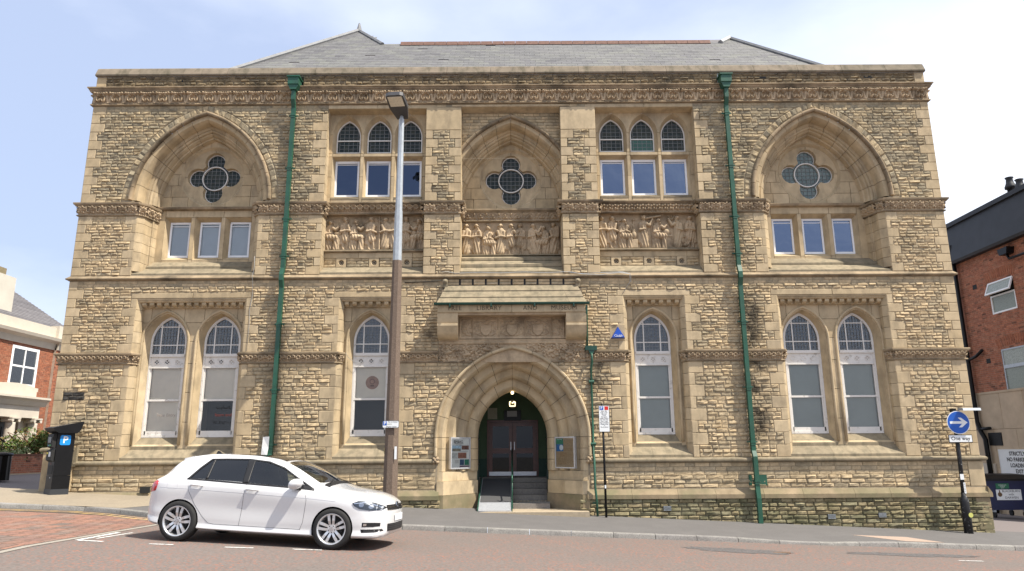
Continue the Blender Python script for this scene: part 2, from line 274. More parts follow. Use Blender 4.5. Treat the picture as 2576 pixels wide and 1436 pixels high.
# the buff part of the footway, with its slanting edge towards the grey asphalt
def yb(x, y):
    return y
v = []; f = []
xa = lambda s: -7.3-1.75*(1-s)                     # slanting joint
for i, s in enumerate(np.linspace(0, 1, 10)):
    for j, q in enumerate([0, .12, .25, .5, .8, 1.0]):
        y0 = -3.05*(1-s)+.35*s; x1 = xa(s); x = x1*(1-q)+(-26)*q; yy = max(y0, yk(x)+.13) if s < .2 else y0
        v.append((x, yy, zpav(x, yy)+.004))
f = [(i*6+j, i*6+j+1, (i+1)*6+j+1, (i+1)*6+j) for i in range(9) for j in range(5)]
tag(link('buff_pavement', fixn(mesh('buff_pavement', v, f, mpavb, True))), kind='structure')
sheet('ground', [-200, -60, -26, -12.3, 12.3, 20, 60, 200], [-.1, .6, 3, 8, 20, 60, 200], lambda x, y: zpav(x, y)-.03, mat('side_street_asphalt', (.15, .13, .125), .95, .15, 30, .2, 100, coord='World'))
sheet('far_ground', [-220, -60, 60, 220], [-220, -62], lambda x, y: -.8, mat('far_asphalt', (.13, .12, .115), .95))
# kerb stones, each its own piece
kerb = tag(empty('kerb'), kind='structure')
mk = mat('granite_kerb', (.2, .19, .18), .9, .3, 40, .5, 120, rndcol=[(0, (.19, .18, .17)), (.5, (.235, .225, .205)), (1, (.165, .16, .15))], tint=(.085, .08, .075), tscale=3, tamt=.5)
x = -15.2
while x < 17:
    x1 = x+.915; ym = [(xx, yk(xx), kh(xx)) for xx in np.linspace(x+.006, x1-.006, 4)]
    v = []
    for xx, yy, h in ym:
        zt = ztop(xx, yy+.07); zb = zroad(xx, yy)-.12
        for dy, z in ((0, zb), (0, zt-.03), (.012, zt-.01), (.035, zt), (.135, zt+.004), (.135, zb)): v.append((xx, yy+dy, z))
    n = 6; f = [(i*n+j, (i+1)*n+j, (i+1)*n+(j+1) % n, i*n+(j+1) % n) for i in range(3) for j in range(n)]+[tuple(range(n)), tuple(range(3*n, 4*n))[::-1]]
    link('kerb_stone', autosmooth(fixn(mesh('kerb_stone', v, f, mk, attr=[random.random()]*len(v)))), kerb)
    x = x1
# side street: clay block paving behind a concrete edging strip
XS = -7.13
pav = tag(empty('block_paving'), kind='structure')
base = sheet('bedding', list(np.arange(-30, XS, .6))+[XS], ys, lambda x, y: zroad(x, y)+.004, mat('paving_joint_sand', (.07, .055, .045), .95, .2, 40), kind=None, parent=pav, yof=lambda x, y: yk(x)+.02+y)
mblk = mat('clay_paving_block', (.3, .12, .075), .9, .25, 30, .3, 140, spec=.2, rndcol=[(0, (.205, .118, .092)), (.3, (.25, .138, .10)), (.55, (.18, .11, .09)), (.75, (.22, .148, .118)), (.9, (.135, .108, .094)), (1, (.23, .125, .09))])
blocks = []
row = 0; y = -3.55
while y > -10.2:
    x = XS-.06-(.115 if row % 2 else 0)
    if row % 2: blocks.append((XS-.06-.115, XS-.06, y-.44, y))
    while x > -16:
        blocks.append((x-.225, x, y-.44, y)); x -= .23
    y -= .445; row += 1
vis = []; rest = MB()
def block_v(b):
    x0, x1, y1, y0 = b; g = .012; c = .006; v = []
    gx = g*1.5
    for (xx, yy) in ((x0+gx, y1+g), (x1-gx, y1+g), (x1-gx, y0-g), (x0+gx, y0-g)): v.append((xx, yy, zroad(xx, yy)+.0))
    for (xx, yy) in ((x0+gx+c, y1+g+c), (x1-gx-c, y1+g+c), (x1-gx-c, y0-g-c), (x0+gx+c, y0-g-c)): v.append((xx, yy, zroad(xx, yy)+.010))
    return v
bf = [(4, 5, 6, 7), (0, 1, 5, 4), (1, 2, 6, 5), (2, 3, 7, 6), (3, 0, 4, 7)]
blocks = [b for b in blocks if b[3] < yk(b[0])-.28]
blocks.sort(key=lambda b: (b[1]-XS)**2*.25+(b[3]+6.5)**2*.4)
for i, b_ in enumerate(blocks):
    if i < 290:
        link('paving_block', mesh('paving_block', block_v(b_), bf, mblk, attr=[random.random()]*8), pav)
    else: rest.add(block_v(b_), bf, random.random())
tag(rest.obj('far_paving_blocks', mblk, pav), kind='stuff')
v = []; f = []
for yy in np.linspace(-3.55, -14, 24):
    for dx in (0, .12): v.append((XS-.02+dx, yy, zroad(XS-.02+dx, yy)+.0075))
f = [(2*i, 2*i+1, 2*i+3, 2*i+2) for i in range(23)]
tag(link('edging_strip', fixn(mesh('edging_strip', v, f, mat('concrete_edging', (.26, .235, .2), .95, .25, 40, .3, 120)))), kind='structure')
# painted markings
mwl = mat('worn_white_line', (.6, .6, .58), .8, .1, 30, tint=(.2, .17, .15), tscale=18, tamt=.9, pos=(.52, .6))
myl = mat('worn_yellow_line', (.52, .36, .14), .85, .2, 30, tint=(.33, .24, .18), tscale=5, tamt=.85, pos=(.42, .55))
def strip(name, pts, wd, m, dz=.006):
    v = []; f = []
    for i, (x, y) in enumerate(pts):
        a = Vector(pts[max(i-1, 0)]); b2 = Vector(pts[min(i+1, len(pts)-1)]); d = (b2-a).normalized(); n_ = Vector((-d.y, d.x))*wd/2
        for s in (-1, 1):
            q = Vector((x, y))+n_*s; v.append((q.x, q.y, zroad(q.x, q.y)+dz))
    f = [(2*i, 2*i+1, 2*i+3, 2*i+2) for i in range(len(pts)-1)]
    return tag(link(name, fixn(mesh(name, v, f, m))), kind='structure')
def dense(a, b, n=8): return [(a[0]+(b[0]-a[0])*i/n, a[1]+(b[1]-a[1])*i/n) for i in range(n+1)]
for dy in (.22, .46):
    strip('yellow_line', [(x, yk(x)-dy-.12) for x in np.linspace(-15, -7.3, 30)], .085, myl, .013)
for a, b2 in (((-5.75, -7.68), (-5.38, -7.65)), ((-4.56, -7.67), (-4.12, -7.62)), ((-3.52, -7.55), (-3.06, -7.5)), ((-7.0, -4.6), (-6.75, -4.55)), ((8.5, -5.1), (9.0, -5.05)), ((10.4, -4.9), (10.9, -4.6))):
    strip('bay_marking', dense(a, b2, 3), .075, mwl)
strip('bay_marking', dense((-6.93, -7.62), (-6.97, -6.3)), .085, mwl); strip('bay_marking', dense((-6.8, -7.3), (-6.75, -6.25)), .05, mwl); strip('bay_marking', dense((-6.9, -7.63), (-6.5, -7.64)), .08, mwl)
mp_ = mat('coarse_asphalt_patch', (.095, .088, .086), .95, .5, 22, .9, 60, coord='World')
def blob(name, cx, cy, rx, ry, m, dz=.004, n=26, zf=zroad, seed=0, rot=0):
    rr = random.Random(seed); v = [(cx, cy, zf(cx, cy)+dz)]; f = []; K_ = 6; ks = [.75+.4*rr.random() for _ in range(n)]
    for r_ in range(1, K_+1):
        for i in range(n):
            a = 2*math.pi*i/n; k = ks[i]*r_/K_; px, py = rx*k*math.cos(a), ry*k*math.sin(a); x_, y_ = cx+px*math.cos(rot)-py*math.sin(rot), cy+px*math.sin(rot)+py*math.cos(rot)
            v.append((x_, y_, zf(x_, y_)+dz))
    f = [(0, i+1, (i+1) % n+1) for i in range(n)]+[(1+r_*n+i, 1+(r_+1)*n+i, 1+(r_+1)*n+(i+1) % n, 1+r_*n+(i+1) % n) for r_ in range(K_-1) for i in range(n)]
    return tag(link(name, fixn(mesh(name, v, f, m))), kind='structure')
blob('asphalt_patch', 4.45, -4.85, 1.1, .42, mp_, seed=3, rot=-.12); blob('asphalt_patch', 8.0, -4.35, 1.5, .3, mp_, seed=5, rot=.1)
tag(MB().box(5.0, 5.35, -5.0, -4.85, zroad(5.2, -4.9)-.02, zroad(5.2, -4.9)+.012).obj('gully_cover', mat('rusty_iron', (.14, .09, .06), .8, .3, 30)), 'small rusty iron cover set in the road by the dropped kerb', 'cover')
v = [(x_, y_, ztop(x_, y_)+.004) for x_, y_ in ((8.0, -1.75), (9.3, -1.75), (9.8, -2.45), (8.9, -2.5))]
tag(link('tactile_patch', fixn(mesh('tactile_patch', v, [(0, 1, 2, 3)], mat('pink_buff_paving', (.32, .24, .19), .95, .15, 30)))), kind='structure')
# ---------------------------------------------------------------- the library
lib = tag(empty('library_building'), 'sandstone gothic library and museum with pointed arches, carved friezes and slate roof', 'building')
HW = 12.44
wall = None
def arch_hw(z, zs, c, Rr): 
    q = Rr*Rr-(z-zs)**2
    return (math.sqrt(q)-c) if q > 0 and z >= zs else (Rr-c if z < zs else -1)
ROWS = []          # collected stones: four corners, Y, material key, relief
QUOIN = []         # (x0,x1,z0,z1,y0,y1,mat)
BLK = []           # blocked rectangles (x0,x1,z0,z1)
ARC = []           # blocked arches (cx,zs,c,R,zmin)
def rowspan(z0, z1, xa, xb, blk, arc):
    zm = (z0+z1)/2; bl = []
    for (x0, x1, a, b2) in blk:
        if a < zm < b2: bl.append((x0, x0, x1, x1))
    for (cx, zs, c, Rr, zmin) in arc:
        if zm < zmin or arch_hw(zm, zs, c, Rr) <= 0: continue
        hb, ht = max(arch_hw(z0, zs, c, Rr), 0), max(arch_hw(z1, zs, c, Rr), 0)
        bl.append((cx-hb, cx-ht, cx+hb, cx+ht))
    bl.sort(key=lambda q: q[0]+q[1]); out = []; cb = ct = xa
    for l0, l1, r0, r1 in bl:
        if (l0+l1)/2 > (cb+ct)/2+.02: out.append((cb, ct, l0, l1))
        if r0+r1 > cb+ct: cb, ct = r0, r1
    if xb > (cb+ct)/2+.02: out.append((cb, ct, xb, xb))
    return out
def fill(z0, n, h, xa, xb, Y, key, relief, blk=(), arc=(), lmin=.15, lmax=.36, flat_top=0):
    for i in range(n):
        a, b2 = z0+i*h, z0+(i+1)*h
        for (lb, lt, rb, rt) in rowspan(a, b2, xa, xb, blk, arc):
            ln = (rb+rt-lb-lt)/2; cuts = [0.0]; x = random.uniform(.08, lmax) if ln > .5 else random.uniform(lmin, lmax)
            while x < ln-lmin*.7: cuts.append(x); x += random.uniform(lmin, lmax)
            cuts.append(ln); m = len(cuts)-1
            for k in range(m):
                u0, u1 = cuts[k], cuts[k+1]
                q = (lb if k == 0 else (lb+lt)/2+u0, lt if k == 0 else (lb+lt)/2+u0, rb if k == m-1 else (lb+lt)/2+u1, rt if k == m-1 else (lb+lt)/2+u1)
                rl = relief*(.35 if i >= n-flat_top else 1)
                ROWS.append((((q[0], a), (q[2], a), (q[3], b2), (q[1], b2)), Y, key, rl))
def stone_geo(q, Y, relief, rr):
    (blx, blz), (brx, brz), (trx, trz), (tlx, tlz) = q
    bl, br, tr, tl = [Vector(p) for p in q]; g = .006
    ln = max((br-bl).length, (tr-tl).length); ht = max((tl-bl).length, .03)
    nx = 2 if ln < .2 else (3 if ln < .32 else 4); nz = 3
    nx += 1; e_ = min(.22, .022/ln)
    us = [g/ln, e_+g/ln+rr.uniform(0, .03)]+[(i-1+rr.uniform(-.2, .2))/(nx-2) for i in range(2, nx-1)]+[1-e_-g/ln-rr.uniform(0, .03), 1-g/ln]
    vs_ = [g/ht, rr.uniform(.2, .34), rr.uniform(.66, .82), 1-g/ht]
    bul = relief*rr.uniform(.5, 1.4); tilt = rr.uniform(-.4, .4)
    V = []; 
    for j, v in enumerate(vs_):
        for i, u in enumerate(us):
            p = (bl*(1-u)+br*u)*(1-v)+(tl*(1-u)+tr*u)*v
            edge = (i in (0, nx)) or (j in (0, nz))
            d = .004+relief*.12*rr.random() if edge else bul*rr.uniform(.45, 1.2)*(1+tilt*(v-.5)*2)
            if edge and relief > .02 and j == nz and 0 < i < nx: d += relief*rr.uniform(0, .5)
            V.append((p.x, Y-max(d, .003), p.y))
    n1_ = nx+1; F = [(j*n1_+i, j*n1_+i+1, (j+1)*n1_+i+1, (j+1)*n1_+i) for j in range(nz) for i in range(nx)]
    loop = [i for i in range(n1_)]+[j*n1_+nx for j in range(1, nz+1)]+[nz*n1_+i for i in range(nx-1, -1, -1)]+[j*n1_ for j in range(nz-1, 0, -1)]
    b0 = len(V); V += [(V[i][0], Y+.02, V[i][2]) for i in loop]; m = len(loop)
    F += [(loop[(k+1) % m], loop[k], b0+k, b0+(k+1) % m) for k in range(m)]
    return V, F
# --- blocks (quoins) toothed along a vertical edge
def toothed(xe, s, z0, h3, n, long, short, y0=-.012, y1=.22, start=0, key='ash', blk=BLK):
    for i in range(n):
        ln = (long if (i+start) % 2 == 0 else short)*random.uniform(.94, 1.06); a, b2 = z0+i*h3, z0+(i+1)*h3
        QUOIN.append((min(xe, xe+s*ln), max(xe, xe+s*ln), a, b2, y0, y1, key)); blk.append((min(xe, xe+s*ln), max(xe, xe+s*ln), a, b2))
# zone heights: (bottom, rows, row height)
Z1 = (1.385, 24, (3.95-1.385)/24); Z2 = (4.27, 24, (6.30-4.27)/24); Z3 = (6.455, 21, (8.22-6.455)/21); Z4 = (8.62, 33, (11.66-8.62)/33)
for z0, n, h in (Z1, Z2, Z3, Z4):
    for s in (-1, 1): toothed(s*HW, -s, z0, 3*h, n//3, .42, .25, y0=-.012, y1=.3, start=(0 if s < 0 else 1))
BAYC, WINC, PAIRC = 9.0, 3.965, 8.95
for s in (-1, 1):
    for e, o in ((s*(PAIRC+1.53), s), (s*(PAIRC-1.53), -s)):
        toothed(e, o, Z1[0], 3*Z1[2], 8, .4, .17); toothed(e, o, Z2[0], 3*Z2[2], 6, .4, .17)
    BLK.append((s*PAIRC-1.53, s*PAIRC+1.53, 1.3, Z2[0]+18*Z2[2])); 
    a, b2 = Z2[0]+18*Z2[2], Z2[0]+20*Z2[2]
    for x0, x1 in ((-1.70, 0.02), (.02, 1.70)): QUOIN.append((s*PAIRC+x0, s*PAIRC+x1, a, b2, -.012, .25, 'ash'))
    BLK.append((s*PAIRC-1.70, s*PAIRC+1.70, a, b2))
    for e, o in ((s*(WINC+.85), s), (s*(WINC-.85), -s)):
        toothed(e, o, Z1[0], 3*Z1[2], 8, .42, .17, start=1); toothed(e, o, Z2[0], 3*Z2[2], 6, .42, .17, start=1)
    BLK.append((s*WINC-.85, s*WINC+.85, 1.3, a)); QUOIN.append((s*WINC-1.02, s*WINC+1.02, a, b2, -.012, .25, 'ash')); BLK.append((s*WINC-1.02, s*WINC+1.02, a, b2))
    # upper: bay with big arch
    for e, o in ((s*(BAYC+1.74), s), (s*(BAYC-1.74), -s)): toothed(e, o, Z3[0], 3*Z3[2], 7, .33, .12)
    BLK.append((s*BAYC-1.74, s*BAYC+1.74, 6.4, 8.7)); ARC.append((s*BAYC, 8.7, .83, 2.89+.2, 8.6))
    # upper: recessed window bay and its piers
    e = s*(WINC+1.455); toothed(e, s, Z3[0], 3*Z3[2], 7, .42, .18, y1=.3); toothed(e, s, Z4[0], 3*Z4[2], 10, .42, .18, y1=.3)
    for zz, nn in ((Z3, 7), (Z4, 8)):
        toothed(s*2.51, -s, zz[0], 3*zz[2], nn, .36, .2, y1=.3, start=0); toothed(s*1.46, s, zz[0], 3*zz[2], nn, .36, .2, y1=.3, start=1)
    a = Z4[0]+24*Z4[2]; QUOIN.append((min(s*1.46, s*2.51), max(s*1.46, s*2.51), a, Z4[0]+32*Z4[2], -.012, .3, 'ash')); BLK.append((min(s*1.46, s*2.51), max(s*1.46, s*2.51), a, Z4[0]+32*Z4[2]))
    BLK.append((s*WINC-1.455, s*WINC+1.455, 6.4, 11.53)); 
    # lintel blocks over the recesses
    for x0, x1 in ((-1.455-.3, 0), (0, 1.455)): QUOIN.append((s*WINC+x0*s if s > 0 else s*WINC-x1, s*WINC+x1 if s > 0 else s*WINC-x0, 11.53, 11.66, -.012, .3, 'ash'))
    BLK.append((s*WINC-1.755, s*WINC+1.455, 11.53, 11.7)); BLK.append((s*WINC-1.455, s*WINC+1.755, 11.53, 11.7))
for x0, x1 in ((-1.75, 0), (0, 1.75)): QUOIN.append((x0, x1, 11.58, 11.66, -.012, .3, 'ash'))
BLK.append((-1.75, 1.75, 11.56, 11.7)); BLK.append((-1.46, 1.46, 6.4, 11.6))
# canopy and carved panel over the door, door arch
BLK.append((-2.03, 2.03, 3.95, 5.5)); ARC.append((0, 1.94, .39, 2.48, 1.0)); BLK.append((-2.1, 2.1, 1.0, 1.94)); BLK.append((-1.86, 1.86, 6.1, 6.4)); BLK.append((-1.9, 1.9, 5.45, 6.12))
for z in (Z1, Z2, Z3, Z4): fill(z[0], z[1], z[2], -HW, HW, 0, 'rubtop' if z is Z4 else 'rub', .028 if z is not Z4 else .028, BLK, ARC, flat_top={0: 0, 1: 2}.get([Z1, Z2, Z3, Z4].index(z), 2))
# parapet, plinth and base courses
pb = []; GAPS = (-6.42, 6.41)
for gx in GAPS: pb.append((gx-.17, gx+.2, 12.2, 12.7))
for s in (-1, 1): QUOIN.append((min(s*HW, s*(HW-.3)), max(s*HW, s*(HW-.3)), 12.24, 12.62, -.012, .3, 'ash')); pb.append((min(s*HW, s*(HW-.3)), max(s*HW, s*(HW-.3)), 12.2, 12.7))
fill(12.24, 4, .095, -HW, HW, 0, 'rubdark', .035, pb, (), .15, .34)
PB = [(-2.05, 2.05, -1, 1.3)]
QUOIN.append((12.05, HW+.03, .60, 1.25, -.045, .3, 'ash'))
fill(.60, 6, .65/6, -HW, 12.05, -.03, 'rub', .026, PB, (), .22, .48, flat_top=3)
fill(-.83, 11, 1.16/11, -HW-.06, HW+.0, -.08, 'rubbase', .035, [(-1.9, 1.75, -1, 1), (-1.72, 1.72, -1, 1)], (), .2, .42)
for k in range(4): QUOIN.append((HW-.22-.12*(k % 2), HW+.05, -.75+.27*k, -.48+.27*k, -.10, .3, 'plinth'))
# rubble rings round the big arches
for s in (-1, 1):
    for sd in (-1, 1):
        n = 21; r0, r1, c, zs = 2.895, 3.085, .83, 8.7
        def P(r, u): th = u*math.acos(c/r); return (s*BAYC+sd*(r*math.cos(th)-c), zs+r*math.sin(th))
        us = np.linspace(0, 1, n+1)
        for k in range(n):
            q = [P(r0, us[k]), P(r1, us[k]), P(r1, us[k+1]), P(r0, us[k+1])]
            if sd < 0: q = [q[1], q[0], q[3], q[2]]
            ROWS.append((tuple(q), 0, 'rubtop', .03))
# mortar backing with the openings cut out
def arch_pts(cx, zs, c, Rr, n=14):
    ta = math.acos(c/Rr); r_ = [(cx-c+Rr*math.cos(ta*i/n), zs+Rr*math.sin(ta*i/n)) for i in range(n+1)]
    return r_+[(2*cx-x, z) for x, z in r_[::-1][1:]]
def arch_loop(cx, hw, z0, zs, apex, n=12):
    h = apex-zs; c = max((h*h-hw*hw)/(2*hw), .0005); return [(cx-hw, z0), (cx+hw, z0)]+arch_pts(cx, zs, c, hw+c, n)
rect = lambda x0, x1, z0, z1: [(x0, z0), (x1, z0), (x1, z1), (x0, z1)]
def tess(outer, holes):
    loops = [[Vector((x, z, 0)) for x, z in outer]]+[[Vector((x, z, 0)) for x, z in h[::-1]] for h in holes]
    pts = [p for lp in loops for p in lp]; return [(p.x, p.y) for p in pts], tessellate_polygon(loops)
holes = [[(-1.9, -.9), (1.9, -.9), (1.9, 1.0), (2.0, 1.2), (2.05, 1.94)]+arch_pts(0, 1.94, .39, 2.44)[1:-1]+[(-2.05, 1.94), (-2.0, 1.2), (-1.9, 1.0)], rect(-1.46, 1.46, 6.47, 11.57)]
for s in (-1, 1):
    holes += [rect(s*PAIRC-1.53, s*PAIRC+1.53, 1.40, 5.82), rect(s*WINC-.85, s*WINC+.85, 1.40, 5.82), rect(s*WINC-1.455, s*WINC+1.455, 6.47, 11.53)]
    holes.append([(s*BAYC-1.74, 6.47), (s*BAYC+1.74, 6.47), (s*BAYC+1.74, 8.6), (s*BAYC+1.965, 8.7)]+arch_pts(s*BAYC, 8.7, .83, 2.79)[1:-1]+[(s*BAYC-1.965, 8.7), (s*BAYC-1.74, 8.6)])
for gx in GAPS: holes.append(rect(gx-.17, gx+.2, 12.28, 12.6))
pts, tri = tess([(-HW, -1.0), (HW, -1.0), (HW, 12.64), (-HW, 12.64)], holes)
wall = link('wall', fixn(mesh('wall', [(x, .0, z) for x, z in pts], tri, M['mortar'])), lib)
mb = MB()
for s in (-1, 1): mb.box(s*HW, s*(HW-.3), .05, 6.8, -1, 12.6)
mb.box(-HW, HW, 6.5, 6.8, -1, 12.6); mb.obj('rear_walls', M['rubdark'], lib)
mb = MB().box(-HW, -1.9, -.05, .0, -1, .6).box(1.9, HW, -.05, .0, -1, .6).box(-HW, -2.0, -.022, .0, .55, 1.3).box(2.0, HW, -.022, 0, .55, 1.3); mb.obj('plinth_backing', M['mortar'], lib)
for gx in GAPS: MB().box(gx-.3, gx+.3, .25, .3, 12.2, 12.65).obj('gutter_outlet', M['dark'], lib)
# stones: the 300 that show largest are single pieces, the rest one mesh
rr = random.Random(11)
ROWS = [(q, Y, 'soot' if (key == 'rub' and -12.19 < (q[0][0]+q[1][0])/2 < -11.6 and 2.96 < (q[0][1]+q[3][1])/2 < 3.20) else key, rl) for q, Y, key, rl in ROWS]
order = sorted(range(len(ROWS)), key=lambda i: -(abs(ROWS[i][0][1][0]-ROWS[i][0][0][0])*abs(ROWS[i][0][3][1]-ROWS[i][0][0][1]))*(1 if ROWS[i][2] != 'rubbase' or ROWS[i][0][0][1] > -.3 else .2))
single = set(order[:300]); groups = {}
for i, (q, Y, key, rl) in enumerate(ROWS):
    V, F = stone_geo(q, Y, rl, rr)
    if i in single:
        cx_, cz_ = sum(p[0] for p in q)/4, sum(p[1] for p in q)/4
        link('stone', mesh('stone', [(v[0]-cx_, v[1]-Y, v[2]-cz_) for v in V], F, M[key], attr=[rr.random()]*len(V)), wall, (cx_, Y, cz_))
    else: groups.setdefault(key, MB()).add(V, F, rr.random())
for key, m_ in groups.items(): tag(m_.obj('stone_coursing', M[key], wall), kind='stuff')
for (x0, x1, z0, z1, y0, y1, key) in QUOIN:
    g = .0065; MB().bbox(x0+g, x1-g, y0-random.uniform(0, .006), y1, z0+g, z1-g, .009, random.random()).obj('quoin', M[key], lib)
# ---------------------------------------------------------------- arch orders cut into voussoirs
def arch_order(name, cx, zs, c, prof, nv, key, parent, dy=0, zb=None, njamb=0, ns=5, hwclip=None):
    n = len(prof)
    for sd in (-1, 1):
        for k in range(nv):
            rm = sum(p[0] for p in prof)/n; du = .0065/(rm*math.acos(c/rm)); u0, u1 = k/nv+du, (k+1)/nv-(du if k < nv-1 else du*.7)
            if hwclip and abs(rm*math.cos((u0+u1)/2*math.acos(c/rm))-c) > hwclip+.35: continue
            V = []
            for i in range(ns+1):
                u = u0+(u1-u0)*i/ns
                for r, y in prof:
                    th = u*math.acos(c/r); V.append((cx+sd*(r*math.cos(th)-c), y+dy, zs+r*math.sin(th)))
            F = [(i*n+j, i*n+(j+1) % n, (i+1)*n+(j+1) % n, (i+1)*n+j) for i in range(ns) for j in range(n)]+[tuple(range(n)), tuple(range(ns*n, (ns+1)*n))]
            link(name, autosmooth(fixn(mesh(name, V, F, M[key], attr=[random.random()]*len(V))), 28), parent)
        for k in range(njamb):
            h = (zs-zb)/njamb; a, b2 = zb+k*h+.005, zb+(k+1)*h-.005
            m_ = MB().prism([(cx+sd*(r-c), y+dy) for r, y in prof], 'z', a, b2, random.random()); link('jamb_stone', autosmooth(fixn(m_.me('jamb_stone', M[key])), 28), parent)
def roll(r, y, q, n=7): return [(r+q*math.cos(t), y+q*math.sin(t)) for t in np.linspace(math.pi*.1, -math.pi*1.1, n)]
def jambs(name, cx, prof, z0, z1, n, key, parent):      # prof: (half width, y) closed
    for sd in (-1, 1):
        for k in range(n):
            h = (z1-z0)/n; m_ = MB().prism([(cx+sd*r, y) for r, y in prof], 'z', z0+k*h+.005, z0+(k+1)*h-.005, random.random()); link(name, autosmooth(fixn(m_.me(name, M[key])), 28), parent)
def ashlar(name, outer, hls, blocks, Y, th, key, parent):   # a pierced stone field cut into blocks
    pts, tri = tess(outer, hls)
    for (x0, x1, z0, z1) in blocks:
        bm = bmesh.new(); vs_ = [bm.verts.new((x, Y, z)) for x, z in pts]
        for t_ in tri:
            try: bm.faces.new([vs_[i] for i in t_])
            except ValueError: pass
        g = .006
        for co, no in (((x0+g, 0, 0), (-1, 0, 0)), ((x1-g, 0, 0), (1, 0, 0)), ((0, 0, z0+g), (0, 0, -1)), ((0, 0, z1-g), (0, 0, 1))):
            bmesh.ops.bisect_plane(bm, geom=bm.verts[:]+bm.edges[:]+bm.faces[:], plane_co=co, plane_no=no, clear_outer=True)
        if not bm.faces: bm.free(); continue
        bmesh.ops.dissolve_limit(bm, angle_limit=.01, verts=bm.verts[:], edges=bm.edges[:])
        r_ = bmesh.ops.extrude_face_region(bm, geom=bm.faces[:])
        for v in r_['geom']:
            if isinstance(v, bmesh.types.BMVert): v.co.y += th
        bmesh.ops.recalc_face_normals(bm, faces=bm.faces[:])
        me = bpy.data.meshes.new(name); bm.to_mesh(me); bm.free(); me.materials.append(M[key])
        a = me.attributes.new('rnd', 'FLOAT', 'POINT'); a.data.foreach_set('value', np.full(len(me.vertices), random.random(), dtype=np.float32)); link(name, me, parent)
def courses(x0, x1, z0, z1, hs, lo=.35, hi=.7, seed=0):
    r_ = random.Random(seed); out = []; z = z0; i = 0
    while z < z1-.02:
        h = min(hs, z1-z); h = z1-z if z1-z-h < .1 else h; x = x0; first = True
        while x < x1-.01:
            l_ = r_.uniform(lo, hi)*(.6 if first and i % 2 else 1); l_ = x1-x if x1-x-l_ < lo*.6 else l_; out.append((x, x+l_, z, z+h)); x += l_; first = False
        z += h; i += 1
    return out
def loft(name, A, B, ya, yb_, key, parent, smooth=True):     # reveal between two loops
    n = len(A); V = [(x, ya, z) for x, z in A]+[(x, yb_, z) for x, z in B]; F = [(i, (i+1) % n, n+(i+1) % n, n+i) for i in range(n)]
    return link(name, autosmooth(mesh(name, V, F, M[key], attr=[random.random()]*len(V))), parent)
def ring(A, B, y0, y1):      # flat ring between loops, with thickness (returns v,f)
    n = len(A); V = [(x, y0, z) for x, z in A]+[(x, y0, z) for x, z in B]+[(x, y1, z) for x, z in A]+[(x, y1, z) for x, z in B]; F = []
    for i in range(n):
        j = (i+1) % n; F += [(i, j, n+j, n+i), (2*n+i, 3*n+i, 3*n+j, 2*n+j), (n+i, n+j, 3*n+j, 3*n+i), (i, 2*n+i, 2*n+j, j)]
    return V, F
def slab(loop, y):
    pts, tri = tess(loop, []); return [(x, y, z) for x, z in pts], tri
# ---- big pointed arches: two bays flush with the wall, one set back between the piers
HOOD = [(2.775, .03), (2.775, -.03)]+[(2.83+.055*math.cos(t), -.045+.055*math.sin(t)) for t in np.linspace(math.pi*.95, 2*math.pi*1.02, 7)]+[(2.89, .03)]
O1 = [(2.775, .02), (2.665, .03), (2.63, .09), (2.605, .16), (2.595, .37), (2.79, .37)]
O2 = [(2.605, .345), (2.53, .355), (2.50, .375), (2.495, .41)]+roll(2.455, .43, .042)[::-1][2:]+[(2.42, .47), (2.39, .53), (2.285, .68), (2.275, .76), (2.6, .76)]
O2 = [(2.60, .34), (2.515, .345), (2.51, .375), (2.485, .365), (2.455, .37), (2.435, .40), (2.44, .44), (2.40, .45), (2.365, .50), (2.355, .56), (2.315, .565), (2.295, .62), (2.28, .76), (2.6, .76)]
def quatrefoil(cx, cz, lob=.30, off=.5, n=10):
    out = []
    for k in range(4):
        a0 = k*math.pi/2-math.pi/2; c_ = (cx+off*math.cos(a0), cz+off*math.sin(a0))
        for i in range(n+1):
            t_ = a0-math.radians(118)+math.radians(236)*i/n; out.append((c_[0]+lob*math.cos(t_), c_[1]+lob*math.sin(t_)))
    return out
def circ(cx, cz, r, n=44): return [(cx+r*math.cos(2*math.pi*i/n), cz+r*math.sin(2*math.pi*i/n)) for i in range(n)]
def grid_bars(inside, x0, x1, z0, z1, sx, sz, y, wd=.011, skip=None):
    m_ = MB(); st = .02
    def runs(fx, lo, hi):
        t_ = lo; s_ = None
        while t_ <= hi:
            ins = fx(t_)
            if ins and s_ is None: s_ = t_
            if not ins and s_ is not None: yield s_, t_; s_ = None
            t_ += st
        if s_ is not None: yield s_, hi
    x = x0
    while x <= x1:
        for a, b2 in runs(lambda t_: inside(x, t_), z0, z1): m_.box(x-wd/2, x+wd/2, y-.006, y+.004, a, b2)
        x += sx
    z = z0
    while z <= z1:
        for a, b2 in runs(lambda t_: inside(t_, z), x0, x1): m_.box(a, b2, y-.007, y+.003, z-wd/2, z+wd/2)
        z += sz
    return m_
def panes(inside, x0, x1, z0, z1, sx, sz, y):     # leaded panes with slightly different tilt and tone
    m_ = MB(); x = x0
    while x < x1:
        z = z0
        while z < z1:
            if any(inside(x+a*sx, z+b2*sz) for a in (.05, .5, .95) for b2 in (.05, .5, .95)):
                d = [random.uniform(-.0025, .0025) for _ in range(4)]
                m_.add([(x, y+d[0], z), (x+sx, y+d[1], z), (x+sx, y+d[2], z+sz), (x, y+d[3], z+sz)], [(0, 1, 2, 3)], random.random())
            z += sz
        x += sx
    return m_
